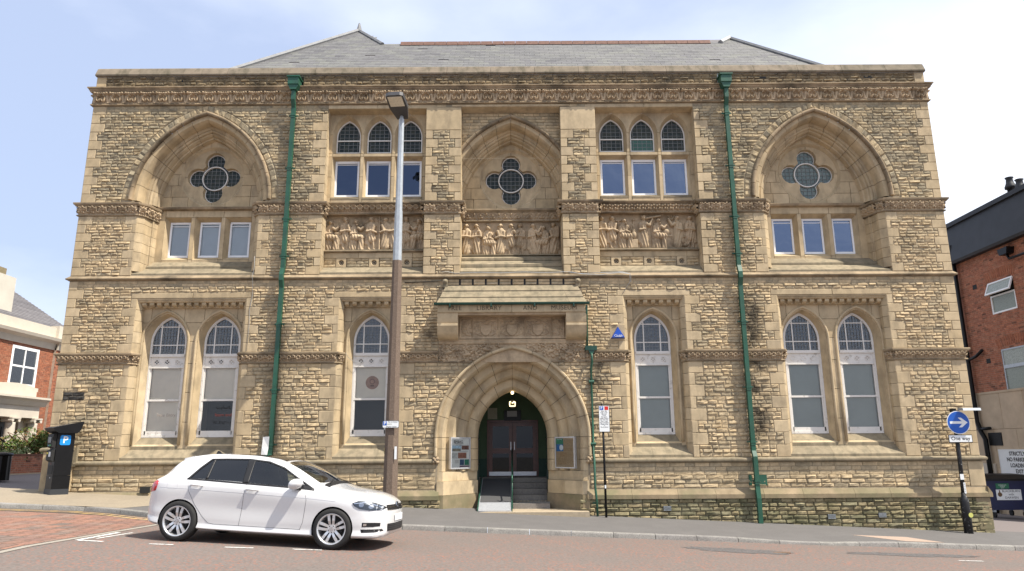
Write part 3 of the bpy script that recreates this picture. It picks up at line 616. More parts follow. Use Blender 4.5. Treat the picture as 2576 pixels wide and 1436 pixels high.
def big_arch(cx, dy, zs, clip=None):
    arch_order('hood_stone', cx, zs, .83, HOOD, 9, 'ledge', lib, dy, ns=4, hwclip=clip)
    arch_order('voussoir', cx, zs, .83, O1, 7, 'ash', lib, dy, hwclip=clip); arch_order('voussoir', cx, zs, .83, O2, 7, 'ash', lib, dy, hwclip=clip)
    # dark pointing behind the joints
    nm = [(2.78, .05+dy), (2.68, .05+dy), (2.63, .18+dy), (2.615, .36+dy), (2.53, .37+dy), (2.46, .47+dy), (2.38, .58+dy), (2.31, .66+dy), (2.31, .76+dy), (2.5, .9+dy)]; V = []; ns = 22
    for i in range(2*ns+1):
        u = i/ns if i <= ns else 2-i/ns; sd = 1 if i <= ns else -1
        for r, y in nm: th = u*math.acos(.83/r); V.append((cx+sd*(r*math.cos(th)-.83), y, zs+r*math.sin(th)))
    n = len(nm); link('arch_pointing', fixn(mesh('arch_pointing', V, [(i*n+j, i*n+j+1, (i+1)*n+j+1, (i+1)*n+j) for i in range(2*ns) for j in range(n-1)], M['joint'])), lib)
    # tympanum with its quatrefoil window
    Y = .71+dy; cz = zs+1.0; q = quatrefoil(cx, cz); outer = [(cx-1.47, zs-.01), (cx+1.47, zs-.01)]+arch_pts(cx, zs, .83, 2.30)[1:-1]
    big = circ(cx, cz, .95)
    bl = courses(cx-1.6, cx+1.6, zs-.01, zs+2.2, .36, .42, .75, int(abs(cx)*10)+1)
    ashlar('tympanum_stone', outer, [big], bl, Y, .06, 'ash', lib)
    loft('circle_chamfer', big, circ(cx, cz, .88), Y, Y+.09, 'ash', lib)
    ashlar('tracery_stone', circ(cx, cz, .885), [q], [(cx-1, cx, cz-1, cz), (cx, cx+1, cz-1, cz), (cx-1, cx, cz, cz+1), (cx, cx+1, cz, cz+1)], Y+.088, .05, 'ash', lib)
    q2 = quatrefoil(cx, cz, .278, .5); loft('foil_reveal', q, q2, Y+.088, Y+.22, 'ash', lib)
    win = MB(); win.add(*ring(q2, quatrefoil(cx, cz, .258, .5), Y+.2, Y+.24)); c1 = circ(cx, cz, .39, 40); win.add(*ring(c1, circ(cx, cz, .36, 40), Y+.17, Y+.25))
    wo_ = win.obj('foil_window', M['white'], lib)
    ins = lambda x, z: any((x-cx-.5*math.cos(k*math.pi/2))**2+(z-cz-.5*math.sin(k*math.pi/2))**2 < .265**2 for k in range(4)) or (x-cx)**2+(z-cz)**2 < .37**2
    grid_bars(ins, cx-.75, cx+.75, cz-.75, cz+.75, .125, .125, Y+.225).obj('lead_grid', M['came'], wo_)
    panes(ins, cx-.75, cx+.75, cz-.75, cz+.75, .125, .125, Y+.235).obj('glass', M['reflglass' if cx > 5 else 'dkglass'], wo_)
    MB().box(cx-1.9, cx+1.9, Y+.3, Y+.32, zs-.3, zs+2.4).obj('backing', M['dark'], lib)
for s in (-1, 1): big_arch(s*BAYC, 0, 8.7)
big_arch(0, .24, 8.66, 1.46)
# rubble field behind the middle arch (set back), lintel soffit, pier sides
SB = len(ROWS)
ROWS.clear(); fill(10.1, 15, .099, -1.46, 1.46, .27, 'rub', .014, (), [(0, 8.66, .83, 2.9, 8.6)])
g2 = MB(); rr = random.Random(5)
for (q, Y, key, rl) in ROWS: g2.add(*stone_geo(q, Y, rl, rr), rr.random())
ob = g2.obj('stone_coursing', M['rub'], wall); ob['kind'] = 'stuff'
pts, tri = tess([(-1.5, 10.05), (1.5, 10.05), (1.5, 11.6), (-1.5, 11.6)], [[(-1.49, 10.06), (1.49, 10.06)]+[p for p in arch_pts(0, 8.66, .83, 2.785) if p[1] > 10.3 and abs(p[0]) < 1.48]]); link('recess_backing', fixn(mesh('recess_backing', [(x, .285, z) for x, z in pts], tri, M['mortar'])), lib)
for sx in (-1, 1):
    for x0, x1 in ((0, 1.46),): MB().prism([(-.012, 11.58), (.27, 11.50), (.3, 11.62), (.0, 11.66)], 'x', sx*x0, sx*x1, random.random()).obj('soffit_stone', M['ash'], lib)
for sx in (-1, 1):                                   # pier cores with visible return faces, course by course
    for z0, z1, n in ((6.45, 8.25, 6), (8.6, 11.58, 10)):
        for k in range(n):
            h = (z1-z0)/n; a, b2 = z0+k*h+.005, z0+(k+1)*h-.005
            MB().box(sx*1.46, sx*1.75, .0, 1.3, a, b2, random.random()).obj('pier_stone', M['ash'], lib)
            MB().box(sx*2.51, sx*2.22, .0, .9, a, b2, random.random()).obj('pier_stone', M['ash'], lib)
            MB().box(sx*(WINC+1.455), sx*(WINC+1.755), .0, .9, a, b2, random.random()).obj('pier_stone', M['ash'], lib)
    MB().box(sx*1.5, sx*2.45, .02, 1.2, 6.4, 11.6).obj('pier_core', M['joint'], lib)
# ---- jambs and the triple window under each big arch
JP = [(1.74, -.008), (1.60, .14), (1.585, .30), (1.57, .42), (1.575, .455), (1.555, .48), (1.525, .475), (1.51, .51), (1.52, .545), (1.48, .72), (1.48, .8), (1.9, .8), (1.9, -.008)]
for s in (-1, 1):
    cx = s*BAYC; jambs('jamb_stone', cx, JP, 6.60, 8.30, 6, 'ash', lib)
    lights = [(cx-.895, .34), (cx, .34), (cx+.895, .34)]
    hf = [rect(x-.385, x+.385, 7.10, 8.40) for x, _ in lights]; hb = [rect(x-.30, x+.30, 7.22, 8.30) for x, _ in lights]
    bl = [(cx-1.6, cx-.895-.385, 6.9, 8.75), (cx+.895+.385, cx+1.6, 6.9, 8.75)]+[(x-.51+.0, x-.385, 7.1, 8.4) for x in (cx, cx+.895)]+[(x-.385, x+.385, 6.9, 7.1) for x, _ in lights]
    bl += [(cx+a, cx+b2, 8.4, 8.75) for a, b2 in ((-1.28, -.45), (-.45, .45), (.45, 1.28))]+[(x-.51, x-.385, 6.9, 7.1) for x in (cx, cx+.895)]
    ashlar('mullion_stone', rect(cx-1.52, cx+1.52, 6.9, 8.75), hf, bl, .69, .05, 'ash', lib)
    for A, B in zip(hf, hb): loft('reveal', A, B, .69, .9, 'ash', lib)
    MB().prism([(.69, 8.60), (.60, 8.63), (.58, 8.69), (.62, 8.71), (.72, 8.71)], 'x', cx-1.5, cx+1.5, .3).obj('label_mould', M['ledge'], lib)
    for i, (x, _) in enumerate(lights):
        o = rect(x-.305, x+.305, 7.215, 8.305); fr = MB(); fr.add(*ring(o, rect(x-.255, x+.255, 7.275, 8.245), .885, .93)); wn = fr.obj('window', M['upvc'], lib)
        MB().box(x-.26, x+.26, .90, .92, 8.17, 8.19).obj('rail', M['upvc'], wn)
        MB().add(*slab(rect(x-.256, x+.256, 7.274, 8.246), .91)).obj('pane', M['sashglass'] if s < 0 else M['skyglass'], wn)
        if s < 0: MB().add(*slab(rect(x-.26, x+.26, 7.27, 8.25), .95)).obj('blind', M['blindw'], wn)
        MB().box(x-.34, x+.34, .97, 1.0, 7.15, 8.4).obj('backing', M['dark'], wn)
    MB().box(cx-1.6, cx+1.6, .93, .96, 6.9, 8.9).obj('backing', M['dark'], lib) if False else None
    # stepped sills
    for (ya, za, yb2, zb2, zn, w0, w1) in ((.72, 7.05, .42, 6.83, 6.775, 1.50, 1.57), (.44, 6.775, .015, 6.52, 6.455, 1.60, 1.74)):
        for a, b2 in ((-1, -.3), (-.3, .4), (.4, 1)):
            V = [(cx+a*w1, yb2, zn), (cx+b2*w1, yb2, zn), (cx+b2*w1, yb2, zb2), (cx+a*w1, yb2, zb2), (cx+a*w1, ya, za), (cx+b2*w1, ya, za), (cx+a*w1, ya, zn), (cx+b2*w1, ya, zn)]
            V = [(x+(.003 if a != -1 and abs(x-cx-a*w1) < 1e-6 else 0), y, z) for x, y, z in V]
            link('sill_stone', fixn(mesh('sill_stone', V, [(0, 1, 2, 3), (3, 2, 5, 4), (4, 5, 7, 6), (0, 3, 4, 6), (1, 7, 5, 2), (0, 6, 7, 1)], M['sill'], attr=[random.random()]*8)), lib)
# ---- recessed three-light windows
for s in (-1, 1):
    cx = s*WINC; xs3 = [cx-.93, cx, cx+.93]
    hfA = [arch_loop(x, .435, 10.24, 10.84, 11.47) for x in xs3]; hbA = [arch_loop(x, .355, 10.335, 10.84, 11.375) for x in xs3]
    hfR = [rect(x-.415, x+.415, 8.86, 10.14) for x in xs3]; hbR = [rect(x-.35, x+.35, 8.955, 10.06) for x in xs3]
    bl = []
    for a, b2 in ((-1.5, -.93), (-.93, 0), (0, .93), (.93, 1.5)): bl.append((cx+a, cx+b2, 10.86, 11.6))
    for k, x in enumerate((-1.5, -.515, .415, 1.345)):
        x1 = (-1.345, -.415, .515, 1.5)[k]
        for z0, z1 in ((8.85, 9.5), (9.5, 10.14), (10.14, 10.24), (10.24, 10.86)): bl.append((cx+x, cx+x1, z0, z1))
    for x in xs3: bl += [(x-.415, x+.415, 10.14, 10.24), (x-.415, x+.415, 8.6, 8.86)]
    bl += [(cx+a, cx+b2, 8.6, 8.86) for a, b2 in ((-1.5, -1.345), (-.515, -.415), (.415, .515), (1.345, 1.5))]
    ashlar('mullion_stone', rect(cx-1.47, cx+1.47, 8.6, 11.6), hfA+hfR, bl, .30, .05, 'ash', lib)
    for A, B in zip(hfA+hfR, hbA+hbR): loft('reveal', A, B, .30, .52, 'ash', lib)
    MB().prism([(-.012, 11.535), (.30, 11.49), (.31, 11.6), (0, 11.6)], 'x', cx-1.455, cx, .2).obj('soffit_stone', M['ash'], lib)
    MB().prism([(-.012, 11.535), (.30, 11.49), (.31, 11.6), (0, 11.6)], 'x', cx+.004, cx+1.455, .6).obj('soffit_stone', M['ash'], lib)
    for i, x in enumerate(xs3):
        lp = arch_loop(x, .36, 10.33, 10.84, 11.38); wn = MB().add(*ring(lp, arch_loop(x, .33, 10.36, 10.84, 11.34), .50, .55)).box(x-.34, x+.34, .505, .545, 10.715, 10.75).obj('window', M['white'], lib)
        def ins(u, v, x=x): return abs(u-x) < .335 and 10.36 < v < 11.34 and (v < 10.84 or abs(u-x) < arch_hw(v, 10.84, (0.5**2-.33**2)/(.66), .33+(0.5**2-.33**2)/.66))
        grid_bars(ins, x-.27, x+.3, 10.36, 11.34, .135, .12, .53, .012).obj('lead_grid', M['came'], wn)
        panes(ins, x-.405, x+.4, 10.36, 11.4, .135, .12, .54).obj('glass', M['dkglass'], wn)
        if s > 0 and i == 1: MB().add(*slab(rect(x-.32, x+.32, 10.37, 10.71), .528)).obj('green_pane', M['grnpane'], wn)
        o = rect(x-.36, x+.36, 8.945, 10.07); wr = MB().add(*ring(o, rect(x-.305, x+.305, 9.0, 10.0), .495, .55)).obj('window', M['upvc'], lib)
        MB().box(x-.31, x+.31, .515, .535, 9.955, 9.975).obj('rail', M['upvc'], wr)
        MB().add(*slab(rect(x-.307, x+.307, 8.998, 10.002), .53)).obj('pane', M['skyglass' if s > 0 else 'navyglass'], wr)
        MB().box(x-.36, x+.36, .60, .62, 8.9, 10.1).obj('backing', M['dark'], wr)
        MB().prism([(.29, 8.85), (.52, 8.96), (.52, 8.80), (.29, 8.80)], 'x', x-.41, x+.41, random.random()).obj('sill_stone', M['sill'], lib)
    MB().box(cx-1.6, cx+1.6, .64, .66, 8.5, 11.6).obj('backing', M['dark'], lib)
    # plain course, vents and the sloping sill under the sculpture
    xa, xb = cx-1.455, cx+1.455
    for a, b2 in ((xa, xa+1.0), (xa+1.0, xb-.35), (xb-.35, xb)): MB().bbox(a+.003, b2-.003, .355, .6, 7.03, 7.19, .006, random.random()).obj('course_stone', M['ash'], lib)
    MB().prism([(.36, 7.19), (.30, 7.20), (.285, 7.225), (.30, 7.25), (.36, 7.26), (.6, 7.26), (.6, 7.19)], 'x', xa, xb, .4).obj('ledge_moulding', M['ledge'], lib)
    vx = [cx-.945, cx, cx+.945]; ROWS.clear(); fill(6.76, 3, .09, xa, xb, .38, 'rub', .022, [(x-.15, x+.15, 6.7, 7.1) for x in vx], (), .2, .42)
    gg = MB()
    for (q, Y, key, rl) in ROWS: gg.add(*stone_geo(q, Y, rl, rr), rr.random())
    gg.obj('stone_coursing', M['rub'], wall)['kind'] = 'stuff'
    MB().box(xa, xb, .395, .6, 6.70, 7.03).obj('vent_backing', M['mortar'], lib)
    for x in vx:
        ou = rect(x-.143, x+.143, 6.765, 7.027); pts, tri = tess(ou, [circ(x, 6.893, .085, 20)]); vb = link('vent', fixn(mesh('vent', [(a, .352, b2) for a, b2 in pts], tri, M['ash'])), lib)
        MB().add([(a, y, b2) for y, rr_ in ((.352, .085), (.385, .07)) for a, b2 in circ(x, 6.893, rr_, 20)], [(i, (i+1) % 20, 20+(i+1) % 20, 20+i) for i in range(20)]).obj('vent_rim', M['ash'], vb)
        hl = MB()
        for dx, dz, q_ in ((0, 0, .017), (.034, .034, .014), (-.034, .034, .014), (.034, -.034, .014), (-.034, -.034, .014)): hl.prism(circ(x+dx, 6.893+dz, q_, 10), 'y', .379, .384)
        hl.obj('vent_hole', M['dark'], vb)
    for a, b2 in ((xa, cx-.1), (cx-.1, xb)):
        MB().prism([(.01, 6.455), (.01, 6.52), (.36, 6.755), (.5, 6.755), (.5, 6.455)], 'x', a+.002, b2-.002, random.random()).obj('sill_stone', M['sill'], lib)
# stepped sills under the middle sculpture
for (ya, za, yb2, zb2, zn, cuts) in ((.78, 7.19, .53, 7.05, 6.98, (-.5, .55)), (.56, 6.98, .27, 6.80, 6.72, (.3,)), (.30, 6.72, .005, 6.53, 6.455, (-1.0, .75))):
    e = [-1.455]+list(cuts)+[1.455]
    for a, b2 in zip(e[:-1], e[1:]): MB().prism([(yb2, zn), (yb2, zb2), (ya, za), (ya+.1, za), (ya+.1, zn)], 'x', a+.002, b2-.002, random.random()).obj('sill_stone', M['sill'], lib)
# ---- lower arched sash windows
def lower_window(cx, xw, hwp, s):
    zt = Z2[0]+18*Z2[2]
    JL = [(hwp, -.01), (hwp-.10, .12), (hwp-.11, .30), (hwp+.1, .30), (hwp+.1, -.01)]; jambs('jamb_stone', cx, JL, 1.45, zt, 14, 'ash', lib)
    hf = [arch_loop(x, .60, 1.76, 4.62, 5.42, 14) for x in xw]; hb = [arch_loop(x, .505, 2.0, 4.62, 5.36, 14) for x in xw]
    xl, xr = cx-hwp-.02, cx+hwp+.02; bl = []
    if len(xw) == 2: xs_ = [xl, xw[0]-.45, xw[0]+.48, xw[1]-.48, xw[1]+.45, xr]; low = [(xl, xw[0]-.3), (xw[0]+.3, xw[1]-.3), (xw[1]+.3, xr)]
    else: xs_ = [xl, cx-.55, cx+.55, xr]; low = [(xl, cx-.3), (cx+.3, xr)]
    for a, b2 in zip(xs_[:-1], xs_[1:]): bl.append((a, b2, 5.15, zt-.15))
    for z0, z1 in ((1.6, 2.4), (2.4, 3.2), (3.2, 4.0), (4.0, 4.62), (4.62, 5.15)):
        for a, b2 in low: bl.append((a, b2, z0, z1))
    for x in xw: bl += [(x-.3, x+.3, 1.6, 1.76)]
    ashlar('panel_stone', rect(xl, xr, 1.6, zt-.15), hf, bl, .27, .06, 'ash', lib)
    for A, B in zip(hf, hb): loft('reveal', A, B, .27, .53, 'ash', lib)
    # roll mould round each opening
    for x in xw:
        c_ = ((.87)**2-.655**2)/(2*.655); pth = [(x-.655, 1.80)]+[(x-.655, z) for z in (2.6, 3.5, 4.3)]+arch_pts(x, 4.62, c_, .655+c_, 10)[::-1]+[(x+.655, z) for z in (4.3, 3.5, 2.6)]+[(x+.655, 1.80)]
        o = MB().tube([(a, .262, b2) for a, b2 in pth], .04, 8).obj('roll_moulding', M['ash'], lib, True)
    # head cornice with dentils
    MB().prism([(.0, zt), (.0, zt-.03), (.03, zt-.04), (.02, zt-.065), (.05, zt-.10), (.19, zt-.105), (.20, zt-.235), (.32, zt-.24), (.32, zt)], 'x', cx-hwp, cx+hwp, .3).obj('head_moulding', M['ash'], lib)
    n = 14 if len(xw) == 2 else 7; sp = (2*hwp-.14)/n
    for k in range(n):
        x = cx-hwp+.07+sp*(k+.5); MB().prism([(.07, zt-.10), (.07, zt-.165), (.10, zt-.195), (.15, zt-.215), (.3, zt-.215), (.3, zt-.10)], 'x', x-.058, x+.058, .5).obj('dentil', M['ash'], lib)
    # sloping sills
    for x in xw: MB().prism([(.262, 1.75), (.53, 2.01), (.6, 2.01), (.6, 1.7), (.262, 1.70)], 'x', x-.62, x+.62, random.random()).obj('sill_stone', M['sill'], lib)
    e = [cx-hwp, cx-hwp*.25, cx+hwp*.4, cx+hwp]
    for a, b2 in zip(e[:-1], e[1:]): MB().prism([(-.002, 1.385), (-.002, 1.455), (.26, 1.665), (.26, 1.70), (.5, 1.70), (.5, 1.385)], 'x', a+.002, b2-.002, random.random()).obj('sill_stone', M['sill'], lib)
    for i, x in enumerate(xw):
        lp = arch_loop(x, .51, 1.995, 4.62, 5.365, 14); inn = arch_loop(x, .455, 2.06, 4.62, 5.29, 14)
        f_ = MB().add(*ring(lp, inn, .50, .58)); f_.box(x-.48, x+.48, .475, .57, 4.215, 4.295).box(x-.47, x+.47, .49, .56, 3.895, 3.935)
        wn = f_.obj('window', M['white'], lib)
        MB().box(x-.46, x+.46, .515, .565, 3.935, 4.215).obj('transom_panel', M['white'], wn)
        for k in (-.29, 0, .29):
            cov = (s > 0 and x < cx and len(xw) == 2)
            ro = MB().add(*ring(circ(x+k, 4.07, .075, 20), circ(x+k, 4.07, .062, 20), .505, .516)); ro.obj('roundel', M['white'], wn)
            hole = MB()
            if not cov:
                for a in range(4): hole.prism(circ(x+k+.036*math.cos(a*math.pi/2), 4.07+.036*math.sin(a*math.pi/2), .019, 8), 'y', .510, .5145)
                hole.obj('roundel_hole', M['black'] if (s < 0 and k != .29) else M['roundel'], wn)
        MB().box(x-.46, x+.46, .51, .56, 2.98, 3.035).obj('meeting_rail', M['white'], wn)
        MB().box(x-.46, x+.46, .52, .57, 2.06, 2.17).obj('bottom_rail', M['white'], wn)
        for sd in (-1, 1): MB().box(x+sd*.455, x+sd*.42, .52, .57, 2.06, 3.9).obj('stile', M['white'], wn)
        def ins(u, v, x=x): return abs(u-x) < .45 and 4.3 < v < 5.28 and (v < 4.62 or abs(u-x) < arch_hw(v, 4.62, (.665**2-.45**2)/.9, .45+(.665**2-.45**2)/.9))
        br = MB()
        for k in (-.235, .235): br.box(x+k-.016, x+k+.016, .515, .545, 4.28, 4.62+math.sqrt(max(0, (.45+(.665**2-.45**2)/.9)**2-(abs(k)+(.665**2-.45**2)/.9)**2)))
        for z in (4.55, 5.07):
            h = .45 if z < 4.62 else arch_hw(z, 4.62, (.665**2-.45**2)/.9, .45+(.665**2-.45**2)/.9); br.box(x-h, x+h, .516, .544, z-.014, z+.014)
        br.obj('glazing_bar', M['white'], wn)
        grid_bars(ins, x-.425, x+.45, 4.34, 5.29, .085, .095, .53, .009).obj('lead_grid', M['came'], wn)
        pn = panes(ins, x-.51, x+.47, 4.3, 5.3, .085, .095, .54); pn.obj('leaded_glass', M['leadglass'], wn)
        for z0, z1 in ((2.17, 2.98), (3.035, 3.9)): MB().add(*slab(rect(x-.42, x+.42, z0, z1), .545)).obj('pane', M['sashglass'], wn)
        bm_ = M['blind'] if s < 0 else M['blindg']; z0 = 2.05
        if s < 0 and (x > cx+.1 or len(xw) == 1): z0 = 3.02
        MB().box(x-.47, x+.47, .60, .61, z0, 3.95).obj('blind', bm_, wn)
        MB().box(x-.52, x+.52, 1.1, 1.12, 1.9, 5.4).obj('backing', M['dark'], wn)
        for sd in (-1, 1): MB().box(x+sd*.52, x+sd*.54, .59, 1.1, 1.9, 5.4).obj('room_side', M['roomw'], wn)
        MB().box(x-.54, x+.54, .59, 1.12, 5.4, 5.45).box(x-.54, x+.54, .59, 1.12, 1.88, 1.9).obj('room_end', M['roomw'], wn)
M['roundel'] = mat('roundel_shadow_paint', (.42, .38, .33), .8)
M['leadglass'] = glass('leaded_window_glass', (.30, .33, .34), 2.6)
M['roomw'] = mat('dim_room_wall', (.25, .22, .18), .9)
for s in (-1, 1):
    lower_window(s*PAIRC, [s*PAIRC-.76, s*PAIRC+.76], 1.53, s); lower_window(s*WINC, [s*WINC], .85, s)
# ---------------------------------------------------------------- mouldings that run along the wall
def band(name, path, sec, key, parent, split=None, smooth=True):
    P = [Vector(p) for p in path]
    def off(i, p):
        ds = []
        if i > 0: ds.append((P[i]-P[i-1]).normalized())
        if i < len(P)-1: ds.append((P[i+1]-P[i]).normalized())
        ns_ = [Vector((d.y, -d.x)) for d in ds]
        if len(ns_) == 1: return P[i]+ns_[0]*p
        m_ = (ns_[0]+ns_[1]).normalized(); return P[i]+m_*(p/max(.35, m_.dot(ns_[0])))
    n = len(sec); V = []
    for i in range(len(P)):
        for p, z in sec: q = off(i, p); V.append((q.x, q.y, z))
    F = [(i*n+j, i*n+(j+1) % n, (i+1)*n+(j+1) % n, (i+1)*n+j) for i in range(len(P)-1) for j in range(n)]+[tuple(range(n)), tuple(range((len(P)-1)*n, len(P)*n))]
    return link(name, autosmooth(fixn(mesh(name, V, F, M[key], attr=[random.random()]*len(V))), 30), parent)
def hfield(name, x0, x1, z0, z1, nx, nz, fn, m_, cut=False, base=None):
    X, Z = np.meshgrid(np.linspace(x0, x1, nx+1), np.linspace(z0, z1, nz+1)); H = fn(X, Z)
    B = base(X, Z) if base is not None else 0*X
    V = np.stack([X, -(np.maximum(H, 0)+B), Z], -1).reshape(-1, 3); n = nx+1
    F = []; Hf = H
    for j in range(nz):
        for i in range(nx):
            if cut and max(Hf[j, i], Hf[j, i+1], Hf[j+1, i], Hf[j+1, i+1]) <= .001: continue
            F.append((j*n+i, j*n+i+1, (j+1)*n+i+1, (j+1)*n+i))
    if cut:
        used = sorted({i for f in F for i in f}); mp_ = {u: k for k, u in enumerate(used)}; V = V[used]; F = [tuple(mp_[i] for i in f) for f in F]
    return mesh(name, V.tolist(), F, m_, True, [.0]*len(V))
def ell(X, Z, cx, cz, rx, rz, h, rot=0, p=.5):
    dx, dz = X-cx, Z-cz; c, s = math.cos(rot), math.sin(rot); u, v = (dx*c+dz*s)/rx, (-dx*s+dz*c)/rz; q = 1-u*u-v*v
    return np.where(q > 0, h*np.power(np.maximum(q, 0), p), -1)
def cap(X, Z, a, b2, r0, r1, h=1.0, up=0.0):
    ax, az = a; bx, bz = b2; dx, dz = bx-ax, bz-az; l2 = dx*dx+dz*dz+1e-9
    t_ = np.clip(((X-ax)*dx+(Z-az)*dz)/l2, 0, 1); r = r0+(r1-r0)*t_; d2 = (X-ax-t_*dx)**2+(Z-az-t_*dz)**2; q = r*r-d2
    return np.where(q > 0, up+h*np.sqrt(np.maximum(q, 0)), -1)
def leafshape(X, Z, cx, cz, s, rot, h, lobes=3):
    H = -np.ones_like(X)
    for k in range(lobes):
        a = rot+(k-(lobes-1)/2)*1.15; H = np.maximum(H, ell(X, Z, cx+.55*s*math.sin(a), cz+.55*s*math.cos(a), .36*s, .52*s, h*(.8+.2*(k == 1)), -a))
    c_, s_ = math.cos(rot), math.sin(rot); u = (X-cx)*c_-(Z-cz)*s_
    return np.where(H > 0, H*(1-.35*np.exp(-(u/(.07*s))**2)), H)
# tiles (built once, shared by every copy): the acanthus of the cornice, leaf friezes
def t_acanthus(X, Z):                     # 0.46 wide, 0.36 high: curling fronds round a pair of scrolls
    H = .0*np.ones_like(X)
    for sx in (-1, 1):
        H = np.maximum(H, cap(X, Z, (sx*.215, .0), (sx*.165, .22), .045, .05, 1.2)); H = np.maximum(H, ell(X, Z, sx*.10, .295, .075, .05, .12)); H = np.maximum(H, ell(X, Z, sx*.175, .305, .055, .045, .13)); H = np.maximum(H, ell(X, Z, sx*.03, .30, .05, .045, .11))
        d = np.sqrt(((X-sx*.07)/.062)**2+((Z-.15)/.115)**2); H = np.maximum(H, np.where((d > .62) & (d < 1) & ((sx*X > .05) | (Z < .13)), .10*np.sqrt(np.clip(1-((d-.81)/.19)**2, 0, 1)), -1)); H = np.maximum(H, ell(X, Z, sx*.052, .105, .028, .032, .09))
    H = np.maximum(H, cap(X, Z, (0, .0), (0, .26), .012, .02, 1.2)); H = np.maximum(H, np.where(Z < .025, .03, 0))
    return H
def t_oak(X, Z):                          # 0.3 wide
    H = .006*np.ones_like(X)
    for (cx, cz, s, r_, h) in ((-.08, .08, .11, -.5, .06), (.07, .10, .12, .4, .07), (.0, .16, .09, .0, .085), (-.12, .18, .07, .9, .075), (.13, .19, .07, -.9, .07)): H = np.maximum(H, leafshape(X, Z, cx, cz, s, r_, h))
    for (cx, cz) in ((-.03, .06), (.03, .05), (.12, .07), (-.13, .06)): H = np.maximum(H, ell(X, Z, cx, cz, .024, .028, .06))
    return H
def t_vine(X, Z):                         # lower frieze, .26 wide, .19 high
    H = .006*np.ones_like(X)
    H = np.maximum(H, cap(X, Z, (-.13, .03), (0, .06), .012, .012, 1)); H = np.maximum(H, cap(X, Z, (0, .06), (.13, .03), .012, .012, 1))
    for (cx, cz, s, r_, h) in ((-.06, .08, .085, -.4, .07), (.06, .09, .08, .5, .075), (.0, .145, .06, 0, .085), (-.12, .14, .06, .8, .07), (.12, .15, .06, -.6, .07)): H = np.maximum(H, leafshape(X, Z, cx, cz, s, r_, h))
    for cx in (-.02, .02, .1): H = np.maximum(H, ell(X, Z, cx, .05, .02, .022, .055))
    return H
def t_cup(X, Z):                          # round cup flower with hanging buds, .178 wide, .25 high
    H = .006*np.ones_like(X); d = np.sqrt((X/.08)**2+((Z-.165)/.06)**2); H = np.maximum(H, np.where(d < 1, .035+.05*d**3, 0)); H = np.maximum(H, np.where((d >= 1) & (d < 1.12), .07, 0))
    for sx in (-.045, .045): H = np.maximum(H, ell(X, Z, sx, .085, .022, .035, .06))
    H = np.maximum(H, cap(X, Z, (0, .0), (0, .1), .012, .03, 1)); return H
def t_fleur(X, Z):                        # pointed arc with a leaf inside and a bud between, .345 wide, .24 high
    H = .006*np.ones_like(X)
    for sx in (-1, 1):
        for i in range(6):
            a, b2 = i/6, (i+1)/6; f = lambda t_: (sx*(.15-.15*t_**1.6), .02+.19*math.sin(t_*math.pi/2)); H = np.maximum(H, cap(X, Z, f(a), f(b2), .014, .014, 1.6))
        H = np.maximum(H, ell(X, Z, sx*.17, .17, .022, .06, .06, 0)); H = np.maximum(H, leafshape(X, Z, sx*.17, .06, .06, 0, .05))
    H = np.maximum(H, leafshape(X, Z, 0, .05, .085, 0, .06)); H = np.maximum(H, ell(X, Z, 0, .13, .025, .035, .08)); return H
def t_acorn(X, Z):                        # right-hand frieze: nuts and curled leaves, .16 wide
    H = .006*np.ones_like(X)
    for (cx, cz, a_, b2, h) in ((-.03, .09, .035, .05, .07), (.03, .075, .032, .042, .075), (.055, .16, .04, .045, .065), (-.04, .18, .045, .04, .07)): H = np.maximum(H, ell(X, Z, cx, cz, a_, b2, h))
    H = np.maximum(H, leafshape(X, Z, 0, .15, .07, .6, .06)); return H
cav = lambda h, d: (lambda X, Z: d*np.power(np.clip(Z/h, 0, 1), 2.2))
TILES = {'acanthus': (hfield('acanthus_tile', -.231, .231, 0, .36, 44, 34, t_acanthus, M['carve'], base=cav(.36, .015)), .462),
         'oak': (hfield('leaf_tile', -.15, .15, 0, .235, 22, 18, t_oak, M['carve'], base=cav(.235, .02)), .30),
         'vine': (hfield('vine_tile', -.13, .13, 0, .19, 20, 15, t_vine, M['carve'], base=cav(.19, .015)), .26),
         'cup': (hfield('cup_tile', -.089, .089, 0, .23, 14, 18, t_cup, M['carve'], base=cav(.23, .03)), .178),
         'fleur': (hfield('fleur_tile', -.1725, .1725, 0, .23, 26, 18, t_fleur, M['carve'], base=cav(.23, .03)), .345),
         'acorn': (hfield('acorn_tile', -.08, .08, 0, .23, 12, 18, t_acorn, M['carve'], base=cav(.23, .03)), .16)}
def tiles(kind, path, z, p, parent, name='carved_leaf'):
    me, wd = TILES[kind]
    for a, b2 in zip(path[:-1], path[1:]):
        a, b2 = Vector(a), Vector(b2); ln = (b2-a).length; d = (b2-a).normalized(); nn = Vector((d.y, -d.x))
        if ln < wd*.45: continue
        k = max(1, round(ln/wd)); sc = ln/(k*wd)
        for i in range(k):
            q = a+d*(ln*(i+.5)/k)+nn*p; o = link(name, me, parent, (q.x, q.y, z)); o.rotation_euler.z = math.atan2(d.y, d.x); o.scale = (sc, 1.0 if kind == 'acanthus' else 1.35, 1)
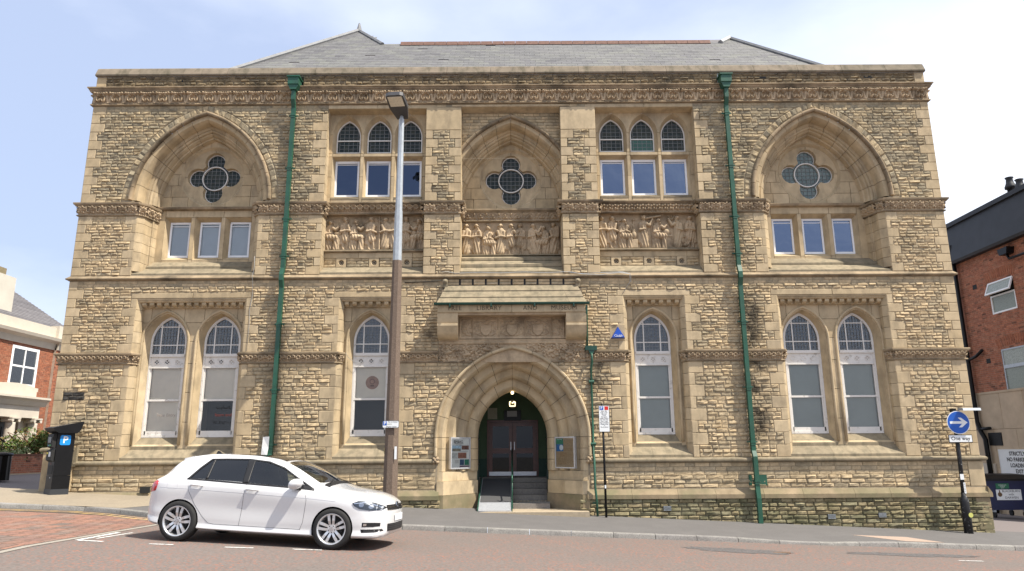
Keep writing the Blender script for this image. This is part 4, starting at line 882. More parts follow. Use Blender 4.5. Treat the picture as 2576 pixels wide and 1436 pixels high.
# cornice, coping, string courses
WRAP = [(-HW, 1.6), (-HW, 0), (HW, 0), (HW, 1.6)]
cor = band('cornice', WRAP, [(0, 11.66), (.055, 11.665), (.075, 11.69), (.055, 11.72), (.02, 11.735), (0, 11.735)], 'ledge', lib)
band('cornice_ledge', WRAP, [(0, 12.09), (.10, 12.09), (.11, 12.13), (.13, 12.14), (.135, 12.18), (.165, 12.19), (.165, 12.225), (.0, 12.27)], 'ledge', cor)
band('cornice_ledge', WRAP, [(0, 11.735), (.016, 11.735), (.016, 12.09), (0, 12.09)], 'carve', cor)
tiles('acanthus', [(-HW, 1.2), (-HW, 0), (HW, 0), (HW, 1.2)], 11.735, .017, cor)
e = list(np.arange(-HW-.03, HW-.5, 1.32))+[HW+.03]
for a, b2 in zip(e[:-1], e[1:]):
    MB().prism([(-.075, 12.625), (-.085, 12.67), (-.07, 12.70), (.02, 12.90), (.06, 12.935), (.30, 12.94), (.38, 12.80), (.38, 12.62)], 'x', a+.004, b2-.004, random.random()).obj('coping_stone', M['cope'], lib)
MB().box(-HW, HW, -.02, .36, 12.61, 12.625).obj('lead_damp_course', M['leadw'], lib)
for gx in GAPS:
    MB().box(gx-.20, gx-.165, -.03, .25, 12.26, 12.62).obj('lead_lining', M['leadw'], lib)
band('string_course', WRAP, [(0, 6.30), (.02, 6.305), (.05, 6.33), (.08, 6.335), (.088, 6.365), (.0, 6.455)], 'ledge', lib)
# impost friezes, upper storey
def impost(path, kind='oak', z=8.22, ledge=True):
    b_ = band('impost_band', path, [(0, z), (.035, z+.003), (.05, z+.022), (.035, z+.045), (.015, z+.05), (0, z+.05)], 'ledge', lib)
    band('impost_ledge', path, [(0, z+.285), (.08, z+.285), (.09, z+.31), (.115, z+.32), (.13, z+.36), (.13, z+.385), (0, z+.41)], 'ledge', b_)
    band('impost_ledge', path, [(0, z+.05), (.012, z+.05), (.012, z+.285), (0, z+.285)], 'carve', b_)
    tiles(kind, path, z+.05, .013, b_)
for s in (-1, 1):
    A = [(-HW, .8), (-HW, 0), (-10.74, 0), (-10.60, .15), (-10.56, .45), (-10.48, .70)]
    B = [(-7.52, .70), (-7.44, .45), (-7.40, .15), (-7.26, 0), (-5.42, 0), (-5.42, .36)]
    D = [(-2.51, .36), (-2.51, 0), (-1.46, 0), (-1.46, .74)]
    flip = lambda p: [(-x, y) for x, y in p][::-1] if s > 0 else p
    impost(flip(A)); impost(flip(B)); impost(flip(D))
    fp = flip([(-5.42, .36), (-2.51, .36)]); b_ = band('frieze_band', fp, [(0, 8.33), (.04, 8.335), (.055, 8.355), (.03, 8.375), (0, 8.38)], 'ledge', lib)
    band('frieze_band', fp, [(0, 8.61), (.09, 8.61), (.12, 8.65), (.14, 8.66), (.14, 8.69), (0, 8.70)], 'ledge', b_); band('frieze_band', fp, [(-.25, 8.37), (.01, 8.375), (.01, 8.61), (-.25, 8.61)], 'carve', b_)
    tiles('cup' if s < 0 else 'acorn', fp, 8.378, .011, b_)
    # lower friezes
    def lowband(path):
        b2_ = band('impost_band', path, [(0, 3.94), (.035, 3.943), (.05, 3.965), (.03, 3.985), (0, 3.99)], 'ledge', lib)
        band('impost_ledge', path, [(0, 4.18), (.075, 4.18), (.085, 4.205), (.105, 4.21), (.11, 4.25), (.10, 4.265), (0, 4.275)], 'ledge', b2_)
        band('impost_ledge', path, [(0, 3.985), (.012, 3.985), (.012, 4.18), (0, 4.18)], 'carve', b2_); tiles('vine', path, 3.988, .013, b2_)
    lowband(flip([(-HW, .8), (-HW, 0), (-PAIRC-1.53, 0), (-PAIRC-1.42, .2)])); lowband(flip([(-PAIRC+1.42, .2), (-PAIRC+1.53, 0), (-WINC-.85, 0), (-WINC-.75, .2)])); lowband(flip([(-WINC+.75, .2), (-WINC+.85, 0), (-2.03, 0)]))
    # plinth roll and weathering course
    RO = [(0, 1.25)]+[(.06+.065*math.cos(t_), 1.315+.062*math.sin(t_)) for t_ in np.linspace(-math.pi*.6, math.pi*.6, 8)]+[(0, 1.385)]
    if s < 0:
        band('plinth_roll', [(-11.63, 0), (-2.06, 0)], RO, 'sill', lib); band('plinth_roll', [(-HW, .8), (-HW, 0), (-11.63, 0)], [(p, z+.36) for p, z in RO], 'sill', lib)
        MB().box(-HW-.02, -11.66, -.09, .0, .62, 1.62).obj('corner_stone', M['ash'], lib); MB().box(-11.70, -11.56, -.115, 0, 1.25, 1.745).obj('plinth_return', M['sill'], lib)
    else: band('plinth_roll', [(2.06, 0), (HW, 0), (HW, .8)], RO, 'sill', lib)
    e = [1.95]+sorted([random.uniform(.0, .3)+x for x in np.arange(2.9, 12, 1.15)])+[HW]
    for a, b2 in zip(e[:-1], e[1:]):
        o = MB().prism([(-.14, .335), (-.14, .44), (-.036, .60), (.1, .60), (.1, .335)], 'x', s*a+.003*s, s*b2-.003*s, random.random()).obj('weathering_stone', M['plinth'], lib)
        fixn(o.data)
    MB().prism([(s*HW, .335), (s*(HW+.10), .335), (s*(HW+.10), .44), (s*HW, .60)], 'y', -.14, 1.2, .5).obj('weathering_stone', M['plinth'], lib)
# frieze band under the middle tympanum
fp = [(-1.46, .74), (1.46, .74)]; b_ = band('frieze_band', fp, [(0, 8.21), (.05, 8.215), (.07, 8.235), (.04, 8.26), (0, 8.265)], 'ledge', lib); band('frieze_band', fp, [(-.3, 8.26), (.01, 8.26), (.01, 8.5), (-.3, 8.5)], 'carve', b_)
band('frieze_band', fp, [(-.3, 8.49), (.07, 8.49), (.10, 8.53), (.13, 8.55), (.13, 8.60), (-.3, 8.70)], 'ledge', b_); tiles('fleur', fp, 8.262, .011, b_)
# ---------------------------------------------------------------- sculpture panels
def figure(kind, face, H=.95, hat=None, seed=0, arm=0, robe=1.0):
    r_ = random.Random(seed)
    def fn(X, Z):
        S = -np.ones_like(X); mx_ = lambda q: np.maximum(S, q)
        if kind == 'sit':
            hip = (-.03*face, .40*H/.95); sh = (-.02*face, .66); hd = (.025*face, .79); kn = (.17*face, .36); ft = (.15*face, .03)
            S = mx_(cap(X, Z, hip, sh, .12, .10, .62)); S = mx_(cap(X, Z, hip, kn, .105, .085, .75, .02)); S = mx_(cap(X, Z, kn, ft, .08, .075, .7, .01)); S = mx_(cap(X, Z, (-.05*face, .36), (-.06*face, .06), .11, .12, .45)); S = mx_(cap(X, Z, ft, (ft[0]+.08*face, .02), .03, .025, .9, .01))
        else:
            hip = (.0, .50*H/.95); sh = (.0, .73*H/.95); hd = (.015*face, .865*H/.95); hem = .10 if robe > .7 else .32
            S = mx_(cap(X, Z, hip, sh, .105, .105, .62)); S = mx_(cap(X, Z, hip, (.01*face, hem), .105, .125, .55))
            for sx in (-.055, .06): S = mx_(cap(X, Z, (sx, .3), (sx, .04), .05, .035, .75)); S = mx_(cap(X, Z, (sx, .03), (sx+.06*face, .015), .03, .022, .9))
        fold = .010*np.sin((X+.25*face*(Z-.4))*(78+r_.uniform(-12, 12))+.8*np.sin(Z*6+seed))
        low = np.clip((sh[1]-Z)/.12, 0, 1); S = np.where(S > .02, S+fold*low, S)
        # cloak over the shoulder
        S = np.maximum(S, cap(X, Z, (-.10*face, sh[1]-.02), (-.12*face, .2 if kind != 'sit' else .3), .05, .06, .55)+0*fold)
        # arms
        el = {0: (.12*face, .55), 1: (.15*face, .62), 2: (.15*face, .66), 3: (.04*face, .54)}[arm]; ha = {0: (.03*face, .56), 1: (.22*face, .70), 2: (.24*face, .84), 3: (.14*face, .50)}[arm]; k = H/.95 if kind != 'sit' else .93
        S = np.maximum(S, cap(X, Z, (.085*face, sh[1]-.03), (el[0], el[1]*k), .048, .042, .9, .05)); S = np.maximum(S, cap(X, Z, (el[0], el[1]*k), (ha[0], ha[1]*k), .04, .028, .9, .06)); S = np.maximum(S, ell(X, Z, ha[0], ha[1]*k, .03, .03, .09))
        S = np.maximum(S, cap(X, Z, (-.095*face, sh[1]-.03), (-.11*face, sh[1]-.2), .045, .042, .8, .03)); S = np.maximum(S, cap(X, Z, (-.11*face, sh[1]-.2), (.02*face, sh[1]-.17), .038, .03, .8, .06))
        # neck, head, hair, beard
        S = np.maximum(S, cap(X, Z, sh, hd, .04, .04, .8, .03)); S = np.maximum(S, ell(X, Z, hd[0], hd[1], .052, .066, .115)); S = np.maximum(S, ell(X, Z, hd[0]-.02*face, hd[1]+.02, .06, .062, .10)); S = np.maximum(S, ell(X, Z, hd[0]+.05*face, hd[1]-.008, .016, .014, .105))
        if seed % 3: S = np.maximum(S, ell(X, Z, hd[0]+.025*face, hd[1]-.075, .032, .05, .10))
        if hat: S = np.maximum(S, ell(X, Z, hd[0]-.01*face, hd[1]+.05, .072, .035, .12))
        S = np.where(((X-hd[0]-.02*face)**2/.015**2+(Z-hd[1]-.005)**2/.007**2) < 1, S-.018, S)
        return S
    return hfield('carved_figure', -.30, .34, -.005, H+.06, 56, 88, fn, M['carve'], True)
def panel(cx, y, z0, z1, hwd, figs, props, name):
    p_ = tag(MB().box(cx-hwd, cx+hwd, y, y+.05, z0-.02, z1+.02).obj('sculpture_panel', M['carve'], lib), name)
    k = (z1-z0)/1.05
    for i, (x, kind, face, hat, arm, robe) in enumerate(figs):
        H = .95 if kind != 'sit' else .88; o = link('carved_figure', figure(kind, face, H, hat, i*7+int(abs(cx)*3)+1, arm, robe), p_, (cx+x, y-.001, z0)); o.scale = (1.08*k, 1.45, 1.04*k)
    for (fn, x0, x1, a, b2) in props: link('carved_prop', hfield('carved_prop', x0, x1, a, b2, max(8, int((x1-x0)/.012)), max(8, int((b2-a)/.012)), fn, M['carve'], True), p_, (cx, y-.001, z0))
    MB().box(cx-hwd, cx+hwd, y-.10, y+.02, z0-.03, z0-.002).obj('panel_ledge', M['sill'], p_)
X_ = lambda px, x0, w_: (px-x0)/w_*2.9-1.45
def bar(a, b2, r, h=1.0, up=.02): return lambda X, Z: cap(X, Z, a, b2, r, r, h, up)
def boxp(x0, x1, z0, z1, h): return lambda X, Z: np.where((X > x0) & (X < x1) & (Z > z0) & (Z < z1), h, -1)
def multi(*fs): return lambda X, Z: np.max([f(X, Z) for f in fs], axis=0)
def organ(X, Z): return np.where((np.abs(X+1.15) < .19) & (Z > .62) & (Z < .98-.25*np.abs(X+1.15)), .02+.014*np.sin(X*130), -1)
def arc_niche(X, Z): d = np.sqrt((X+.08)**2+(Z-.55)**2); return np.where((d > .36) & (d < .44) & (Z > .55), .02+.01*np.sin(d*200), -1)
f1 = [(X_(225, 150, 1880), 'sit', 1, 0, 1, 1), (X_(510, 150, 1880), 'st', 1, 1, 0, .5), (X_(700, 150, 1880), 'sit', 1, 1, 1, 1), (X_(1000, 150, 1880), 'st', 1, 1, 3, .5), (X_(1275, 150, 1880), 'st', -1, 0, 3, 1), (X_(1440, 150, 1880), 'st', 1, 0, 0, 1), (X_(1660, 150, 1880), 'st', 1, 1, 3, .5), (X_(1915, 150, 1880), 'sit', -1, 1, 1, .5)]
pr1 = [(organ, -1.4, -.9, .55, 1.0), (multi(boxp(-1.16, -1.05, 0, .5, .07), boxp(-1.2, -1.0, .48, .53, .09)), -1.25, -.95, 0, .58), (bar((.11, .0), (.1, 1.0), .02, 1.5, .05), .05, .16, 0, 1.03), (lambda X, Z: ell(X, Z, -.83, .58, .10, .05, .14, .35), -.98, -.7, .48, .7), (lambda X, Z: ell(X, Z, -.46, .38, .075, .05, .15, .5), -.58, -.36, .28, .48), (arc_niche, -.55, .4, .5, 1.0), (boxp(.6, .72, 0, .5, .06), .56, .78, 0, .55), (boxp(1.28, 1.42, 0, .26, .08), 1.25, 1.45, 0, .3), (lambda X, Z: ell(X, Z, 1.12, .50, .11, .09, .09), .98, 1.25, .38, .62), (multi(lambda X, Z: ell(X, Z, 1.3, .93, .07, .06, .05), bar((1.1, .88), (1.3, .9), .025), bar((1.34, .92), (1.4, .7), .03)), 1.0, 1.45, .62, 1.02)]
f2 = [(X_(310, 230, 1890), 'st', -1, 0, 0, 1), (X_(500, 230, 1890), 'st', 1, 0, 0, 1), (X_(720, 230, 1890), 'sit', 1, 0, 3, 1), (X_(965, 230, 1890), 'st', -1, 0, 3, 1), (X_(1170, 230, 1890), 'st', 1, 0, 1, .5), (X_(1345, 230, 1890), 'st', -1, 1, 0, .5), (X_(1590, 230, 1890), 'st', 1, 0, 2, 1), (X_(1800, 230, 1890), 'sit', -1, 0, 1, 1), (X_(1990, 230, 1890), 'st', -1, 1, 3, 1)]
gx_ = X_(715, 230, 1890)
pr2 = [(multi(bar((gx_-.19, .55), (gx_, .86), .016, 1.6), bar((gx_+.19, .55), (gx_, .86), .016, 1.6), lambda X, Z: ell(X, Z, gx_, .93, .035, .05, .05)), gx_-.25, gx_+.25, .48, 1.0), (lambda X, Z: np.where((np.abs(X-gx_-.1) < .1) & (np.abs(Z-.38) < .06), .13, -1), gx_-.05, gx_+.25, .3, .46), (lambda X, Z: np.where((np.abs(X-1.33) < .075) & (Z > .55) & (Z < .86), .09, -1), 1.22, 1.44, .5, .9), (multi(bar((.65, .62), (.62, .4), .025, 1, .06), bar((.62, .4), (.72, .28), .022, 1, .06)), .55, .8, .22, .68)]
f3 = [(X_(190, 140, 1075), 'st', 1, 0, 0, 1), (X_(305, 140, 1075), 'st', 1, 0, 3, .5), (X_(430, 140, 1075), 'sit', 1, 0, 3, 1), (X_(645, 140, 1075), 'st', 1, 1, 2, 1), (X_(800, 140, 1075), 'sit', 1, 0, 1, 1), (X_(1010, 140, 1075), 'st', -1, 0, 2, 1), (X_(1148, 140, 1075), 'st', -1, 0, 0, .5)]
P3 = lambda px: X_(px, 140, 1075)
def gear(X, Z): d = np.sqrt((X-P3(1090))**2/.8+(Z-.22)**2); a = np.arctan2(Z-.22, X-P3(1090)); return np.where((d > .12) & (d < .165+.02*np.sign(np.sin(a*22))), .06, -1)
pr3 = [(multi(bar((P3(372), .03), (P3(372), .82), .018, 1.5, .03), boxp(P3(335), P3(402), .83, .87, .06)), P3(330), P3(408), 0, .9), (multi(boxp(P3(500), P3(575), 0, .27, .08), lambda X, Z: ell(X, Z, P3(535), .40, .085, .13, .12), boxp(P3(520), P3(550), .5, .58, .08), bar((P3(535), .55), (P3(537), .82), .02), lambda X, Z: ell(X, Z, P3(537), .87, .055, .03, .06), bar((P3(490), .4), (P3(520), .72), .02), boxp(P3(465), P3(495), 0, .24, .07), lambda X, Z: ell(X, Z, P3(480), .35, .045, .09, .1)), P3(462), P3(580), 0, .93), (bar((P3(675), .90), (P3(830), .97), .03, 1.2, .08), P3(660), P3(840), .84, 1.03), (multi(bar((P3(735), .85), (P3(720), .35), .014), bar((P3(742), .85), (P3(755), .4), .014)), P3(705), P3(770), .3, .9), (multi(lambda X, Z: ell(X, Z, P3(895), .49, .115, .115, .12), boxp(P3(862), P3(945), .33, .39, .09), boxp(P3(875), P3(935), 0, .34, .06)), P3(850), P3(950), 0, .62), (multi(*[lambda X, Z, a=a: ell(X, Z, P3(945)+.07*math.cos(a), .93+.05*math.sin(a), .035, .03, .07) for a in (0, 1.3, 2.6, 3.9, 5.2)]), P3(900), P3(985), .84, 1.03), (gear, P3(1050), P3(1150), 0, .45), (boxp(P3(725), P3(765), 0, .27, .06), P3(715), P3(775), 0, .3)]
panel(-WINC, .50, 7.30, 8.35, 1.455, f1, pr1, 'relief of eight robed artists and musicians, an organ behind them'); panel(0, .76, 7.20, 8.22, 1.46, f2, pr2, 'relief of nine robed scholars, one seated beneath a small gable'); panel(WINC, .50, 7.30, 8.35, 1.455, f3, pr3, 'relief of seven robed scientists with telescope and globe')
MB().box(-1.5, 1.5, .8, .9, 6.4, 8.3).box(-WINC-1.5, -WINC+1.5, .56, .62, 6.4, 8.7).box(WINC-1.5, WINC+1.5, .56, .62, 6.4, 8.7).obj('recess_backing', M['joint'], lib)
# ---------------------------------------------------------------- canopy over the door
can = tag(empty('canopy', parent=lib), 'stone canopy with stepped slabs on two rounded corbels over the door')
sl_ = [(.0, 6.12, -.17, 5.935), (-.15, 5.915, -.345, 5.715), (-.325, 5.695, -.51, 5.53)]
for i, (ya, za, yb2, zb2) in enumerate(sl_):
    e = [-2.04+.02*(2-i)]+sorted(random.uniform(-1.6, 1.6) for _ in range(4))+[2.04-.02*(2-i)]
    e = [e[0]]+[v for k, v in enumerate(e[1:-1]) if v-e[k] > .3]+[e[-1]]
    x0 = 1.90+.045*i
    for a, b2 in zip(e[:-1], e[1:]):
        a_, b_ = max(a, -2.05), min(b2, 2.05); wt, wb_ = (1.88+.055*i)/2.04, (1.935+.055*i)/2.04
        V = [(a_*wb_, yb2, zb2), (b_*wb_, yb2, zb2), (b_*wt, ya, za), (a_*wt, ya, za), (a_*wb_, yb2+.01, zb2-.05), (b_*wb_, yb2+.01, zb2-.05), (b_*wt, ya+.03, za-.06), (a_*wt, ya+.03, za-.06)]
        V = [(x+(.002 if k in (0, 3, 4, 7) else -.002), y, z) for k, (x, y, z) in enumerate(V)]
        link('roof_slab', fixn(mesh('roof_slab', V, [(0, 1, 2, 3), (0, 4, 5, 1), (2, 6, 7, 3), (0, 3, 7, 4), (1, 5, 6, 2), (4, 7, 6, 5)], M['sill'], attr=[random.random()]*8)), can)
MB().prism([(-.45, 5.48), (0, 5.48), (0, 6.05)], 'x', -1.96, 1.96).obj('canopy_core', M['joint'], can)
MB().prism([(-.50, 5.52), (-.56, 5.52), (-.555, 5.485), (-.54, 5.46), (-.50, 5.455)], 'x', -2.12, 2.12).obj('gutter', M['dgreen'], can)
for x in (-1.68, -.56, .62, 1.68): MB().box(x-.018, x+.018, -.58, -.44, 5.40, 5.50).obj('gutter_bracket', M['dgreen'], can)
for a, b2 in ((-2.03, 0), (0, 2.03)): MB().bbox(a+.002, b2-.002, -.455, .0, 5.26, 5.49, .008, random.random()).obj('lintel', M['ash'], can)
MB().box(-1.5, 1.5, -.40, 0, 5.2, 5.265).obj('soffit', M['carve'], can)
for word, x in (('FREE', -1.55), ('LIBRARY', -.62), ('AND', .50), ('MUSEUM', 1.42)):
    text('inscription', word, .175, M['joint'], can, FRONT(x, -.4565, 5.375), .0015, spacing=1.05)
cp = [(0, 4.56), (-.05, 4.56), (-.19, 4.58), (-.30, 4.64), (-.385, 4.74), (-.42, 4.88), (-.435, 4.90), (-.435, 4.95), (-.40, 4.965), (-.42, 5.0), (-.425, 5.26), (0, 5.26)]
for s in (-1, 1):
    o = MB().prism(cp, 'x', s*2.03, s*1.475, random.random()).obj('corbel', M['ash'], can); autosmooth(fixn(o.data), 30)
    MB().add(*[[(s*1.86+.075*math.cos(t_)*q, -.05-.03*q, 6.22+.07*math.sin(t_)) for q in (1,) for t_ in np.linspace(0, 2*math.pi, 12, endpoint=False)]+[(s*1.86, -.13, 6.22)], [(i, (i+1) % 12, 12) for i in range(12)]]).obj('carved_boss', M['sill'], can)
    MB().box(s*1.79, s*1.92, -.06, .0, 6.05, 6.30).obj('boss_block', M['sill'], can)
# pierced course above the slabs
e = [-1.82+.364*k for k in range(11)]
for a, b2 in zip(e[:-1], e[1:]):
    for z0, z1 in ((6.125, 6.21), (6.21, 6.295)): 
        V, F = stone_geo(((a+.022, z0), (b2-.022, z0), (b2-.022, z1), (a+.022, z1)), .0, .018, rr); link('stone', mesh('stone', V, F, M['rub'], attr=[rr.random()]*len(V)), wall)
MB().box(-1.86, 1.86, -.004, .012, 6.1, 6.31).obj('slot_shade', M['black'], lib)  # black sheet painted in for the shade deep inside the slots
# heraldic panel: three shields and two foliage panels, framed
hp = MB().box(-1.5, 1.5, -.006, .05, 4.6, 5.28).obj('heraldic_panel', M['carve'], lib)
for z0, z1 in ((4.60, 4.66), (5.14, 5.22)): MB().prism([(.0, z0), (-.05, z0), (-.03, z1), (.0, z1)], 'x', -1.475, 1.475).obj('panel_frame', M['carve'], hp)
MB().prism([(0, 5.22), (-.03, 5.22), (-.30, 5.262), (0, 5.262)], 'x', -1.475, 1.475).obj('panel_frame', M['carve'], hp)
for x in (-1.44, -1.085, -.36, .36, 1.085, 1.44): MB().prism([(x-.045, .0), (x, -.05), (x+.045, 0)], 'z', 4.62, 5.2).obj('panel_frame', M['carve'], hp)
def shield(cx):
    def fn(X, Z):
        x = X-cx; w_ = np.where(Z > 4.80, .145, .145*np.sqrt(np.clip((Z-4.68)/.12, 0, 1))); H = np.where((np.abs(x) < w_) & (Z > 4.68) & (Z < 4.98), .035, -1); H = np.where((H > 0) & (np.abs(np.abs(x)-w_) < .012), .048, H)
        H = np.where((H > 0) & (np.abs(Z-4.85) < .03), .043, H)
        for k in range(5): H = np.maximum(H, ell(X, Z, cx-.1+.05*k, 4.93, .014, .014, .05)); H = np.maximum(H, ell(X, Z, cx-.1+.05*k, 4.78, .012, .012, .05))
        for sx in (-1, 1):
            for (a, b2, s_, r_) in ((.20, 5.02, .07, .3), (.25, 4.92, .07, .9), (.22, 4.83, .06, 1.2), (.26, 5.06, .055, .1), (.14, 5.06, .06, -.3)): H = np.maximum(H, leafshape(X, Z, cx+sx*a, b2-.03, s_, sx*r_, .03))
            H = np.maximum(H, cap(X, Z, (cx+sx*.10, 4.69), (cx+sx*.28, 4.76), .03, .025, .9))
        H = np.maximum(H, ell(X, Z, cx, 5.04, .09, .035, .05)); H = np.maximum(H, ell(X, Z, cx+.03, 5.09, .05, .03, .05)); return H
    return hfield('shield', cx-.31, cx+.31, 4.66, 5.14, 52, 40, fn, M['carve'], True)
for cx in (-.72, 0, .72): link('shield', shield(cx), hp, (0, -.0065, 0))
lf = hfield('carved_leaf', -.1, .1, -.02, .16, 18, 16, lambda X, Z: leafshape(X, Z, 0, .02, .12, 0, .035), M['carve'], True)
lf5 = hfield('carved_leaf', -.14, .14, -.1, .16, 24, 22, lambda X, Z: np.max([ell(X, Z, .065*math.sin(a), .02+.06*math.cos(a), .042, .055, .05, -a) for a in (0, 1.9, -1.9)]+[ell(X, Z, 0, .02, .02, .02, .06)], axis=0), M['carve'], True)
for sx in (-1, 1):
    for k in range(9): o = link('carved_leaf', lf, hp, (sx*1.26+random.uniform(-.09, .09), -.0075, 4.68+.045*k)); o.rotation_euler.y = random.uniform(-1, 1); o.scale = (.8,)*3
# carved vine spandrel above the door arch
sp = MB().box(-2.02, 2.02, -.012, .0, 3.95, 4.56).obj('carved_spandrel', M['carve'], lib)
MB().prism([(-.012, 4.44), (-.05, 4.46), (-.06, 4.50), (-.035, 4.53), (-.05, 4.58), (0, 4.6)], 'x', -2.02, 2.02).obj('spandrel_mould', M['carve'], sp)
MB().prism([(-.012, 3.93), (-.05, 3.945), (-.05, 3.965), (-.012, 3.985)], 'x', -2.02, -1.1).obj('spandrel_mould', M['ledge'], sp); MB().prism([(-.012, 3.93), (-.05, 3.945), (-.05, 3.965), (-.012, 3.985)], 'x', 1.1, 2.02).obj('spandrel_mould', M['ledge'], sp)
pl = []; tries = 0; r5 = random.Random(3)
while len(pl) < 96 and tries < 6000:
    tries += 1; x, z = r5.uniform(-1.95, 1.95), r5.uniform(4.03, 4.41)
    if abs(x) < arch_hw(z-.06, 1.94, .39, 2.48)+.07 or any((x-a)**2+(z-b2)**2 < .012 for a, b2 in pl): continue
    pl.append((x, z)); o = link('carved_leaf', lf5 if r5.random() < .7 else lf, sp, (x, -.013, z)); o.rotation_euler.y = r5.uniform(-3, 3); k = r5.uniform(.65, 1.0); o.scale = (k, 1.1, k)
for k in range(10):
    x0 = r5.uniform(-1.9, 1.7)*1.0; zz = r5.uniform(4.1, 4.4); pts_ = [(x0+.06*i, -.03, zz+.07*math.sin(i*.9+k)) for i in range(7)]
    pts_ = [p for p in pts_ if abs(p[0]) > arch_hw(p[2]-.05, 1.94, .39, 2.48)]
    if len(pts_) > 3: MB().tube(pts_, .016, 6).obj('carved_stem', M['carve'], sp, True)
for cx, cz, f_ in ((-1.25, 4.16, 1), (-.72, 4.30, -1), (1.05, 4.24, 1), (-1.75, 4.22, 1), (1.55, 4.2, -1)):
    link('carved_beast', hfield('carved_beast', -.25, .25, -.1, .2, 42, 26, lambda X, Z: np.max([ell(X, Z, 0, 0, .13, .05, .08, .25*f_), ell(X, Z, .13*f_, .07, .045, .04, .085), ell(X, Z, .185*f_, .07, .03, .015, .07), cap(X, Z, (-.1*f_, 0), (-.2*f_, .08), .025, .012, 1.2), cap(X, Z, (.03*f_, .02), (-.06*f_, .13), .05, .02, 1.1), cap(X, Z, (.05*f_, -.02), (.08*f_, -.09), .02, .012, 1.3)], axis=0), M['carve'], True), sp, (cx, -.013, cz))
# ---------------------------------------------------------------- entrance arch
PC = .39; por = tag(empty('entrance_arch', parent=lib), 'deep pointed entrance arch of four plain stepped orders')
HD = [(2.405, .0), (2.405, -.045)]+[(2.445+.045*math.cos(t_), -.055+.045*math.sin(t_)) for t_ in np.linspace(math.pi*.95, 2*math.pi*1.02, 6)]+[(2.49, .0)]
def porder(prof, nv, njamb, zb): arch_order('voussoir', 0, 1.94, PC, prof, nv, 'ash', por, 0, zb, njamb, 5)
arch_order('hood_stone', 0, 1.94, PC, HD, 6, 'ash', por, 0, 1.44, 2, 5)
porder([(2.405, -.005), (2.275, -.003), (2.235, .045), (2.21, .10), (2.195, .29), (2.41, .29)], 6, 3, 1.05)
porder([(2.20, .275), (2.02, .277), (1.975, .325), (1.945, .38), (1.925, .53), (2.2, .53)], 5, 3, 1.05)
porder([(1.93, .515), (1.755, .517), (1.71, .565), (1.685, .615), (1.665, .76), (1.93, .76)], 5, 3, 1.05)
porder([(1.67, .745), (1.475, .747), (1.43, .795), (1.405, .85), (1.37, .97), (1.365, 1.12), (1.67, 1.12)], 4, 3, 1.05)
nm = [(2.4, .03), (2.29, .03), (2.23, .28), (2.03, .30), (1.96, .53), (1.77, .54), (1.70, .76), (1.49, .77), (1.40, 1.0), (1.6, 1.15)]; V = []; ns = 20
for i in range(2*ns+1):
    u = i/ns if i <= ns else 2-i/ns; sd = 1 if i <= ns else -1
    for r, y in nm: th = u*math.acos(PC/r); V.append((sd*(r*math.cos(th)-PC), y, 1.94+r*math.sin(th)))
n = len(nm); link('arch_pointing', fixn(mesh('arch_pointing', V, [(i*n+j, i*n+j+1, (i+1)*n+j+1, (i+1)*n+j) for i in range(2*ns) for j in range(n-1)], M['joint'])), por)
for s in (-1, 1):       # splayed lower jambs, broach stops, heavy base blocks
    PL = [(2.02, -.012), (1.86, -.01), (1.0, 1.0), (1.0, 1.12), (2.05, 1.12)]
    for z0, z1 in ((.80, 1.05), ):
        a = [(s*x, y) for x, y in PL]; fixn(MB().prism(a, 'z', z0+.003, z1-.003, random.random()).obj('jamb_stone', M['ash'], por).data)
    fixn(MB().prism([(s*2.10, -.014), (s*2.10, .3), (s*1.98, .3), (s*1.98, -.014)], 'z', .61, 1.44, .4).obj('jamb_stone', M['ash'], por).data)
    for x, y in ((1.60, .29), (1.32, .53)):       # broaches
        V = [(s*(x+.12), y-.06, .88), (s*(x+.19), y+.0, 1.13), (s*(x-.03), y+.16, 1.13), (s*x, y+.02, 1.13), (s*(x+.02), y+.1, .88)]
    for (xo, yo, xi, z0, z1) in ((1.93, -.07, .97, .45, .80), (1.93, -.10, .95, -.3, .45)):
        a = [(s*(xo+.08), yo), (s*(xo-.10), yo), (s*xi, .92), (s*xi, 1.12), (s*2.05, 1.12)]
        # two stones per course along the splay
        mid = (s*(xo-.10+xi)/2, (yo+.92)/2)
        for poly in ([(s*(xo+.08), yo), (s*(xo-.10), yo), mid, (s*2.05, mid[1]+.2)], [mid, (s*xi, .92), (s*xi, 1.12), (s*2.05, 1.12), (s*2.05, mid[1]+.2)]):
            o = MB().prism(poly, 'z', z0+.003, z1-.003, random.random()).obj('base_stone', M['plinth' if z1 < .5 else 'ash'], por); fixn(o.data)
    o = link('carved_stop', hfield('carved_stop', -.11, .11, -.11, .11, 22, 22, lambda X, Z: np.max([ell(X, Z, .06*math.cos(a), .06*math.sin(a), .05, .05, .12) for a in (0.8, 2.3, 3.9, 5.5)]+[ell(X, Z, 0, 0, .06, .06, .13)], axis=0), M['carve'], True), por, (s*2.05, -.03, 1.34))
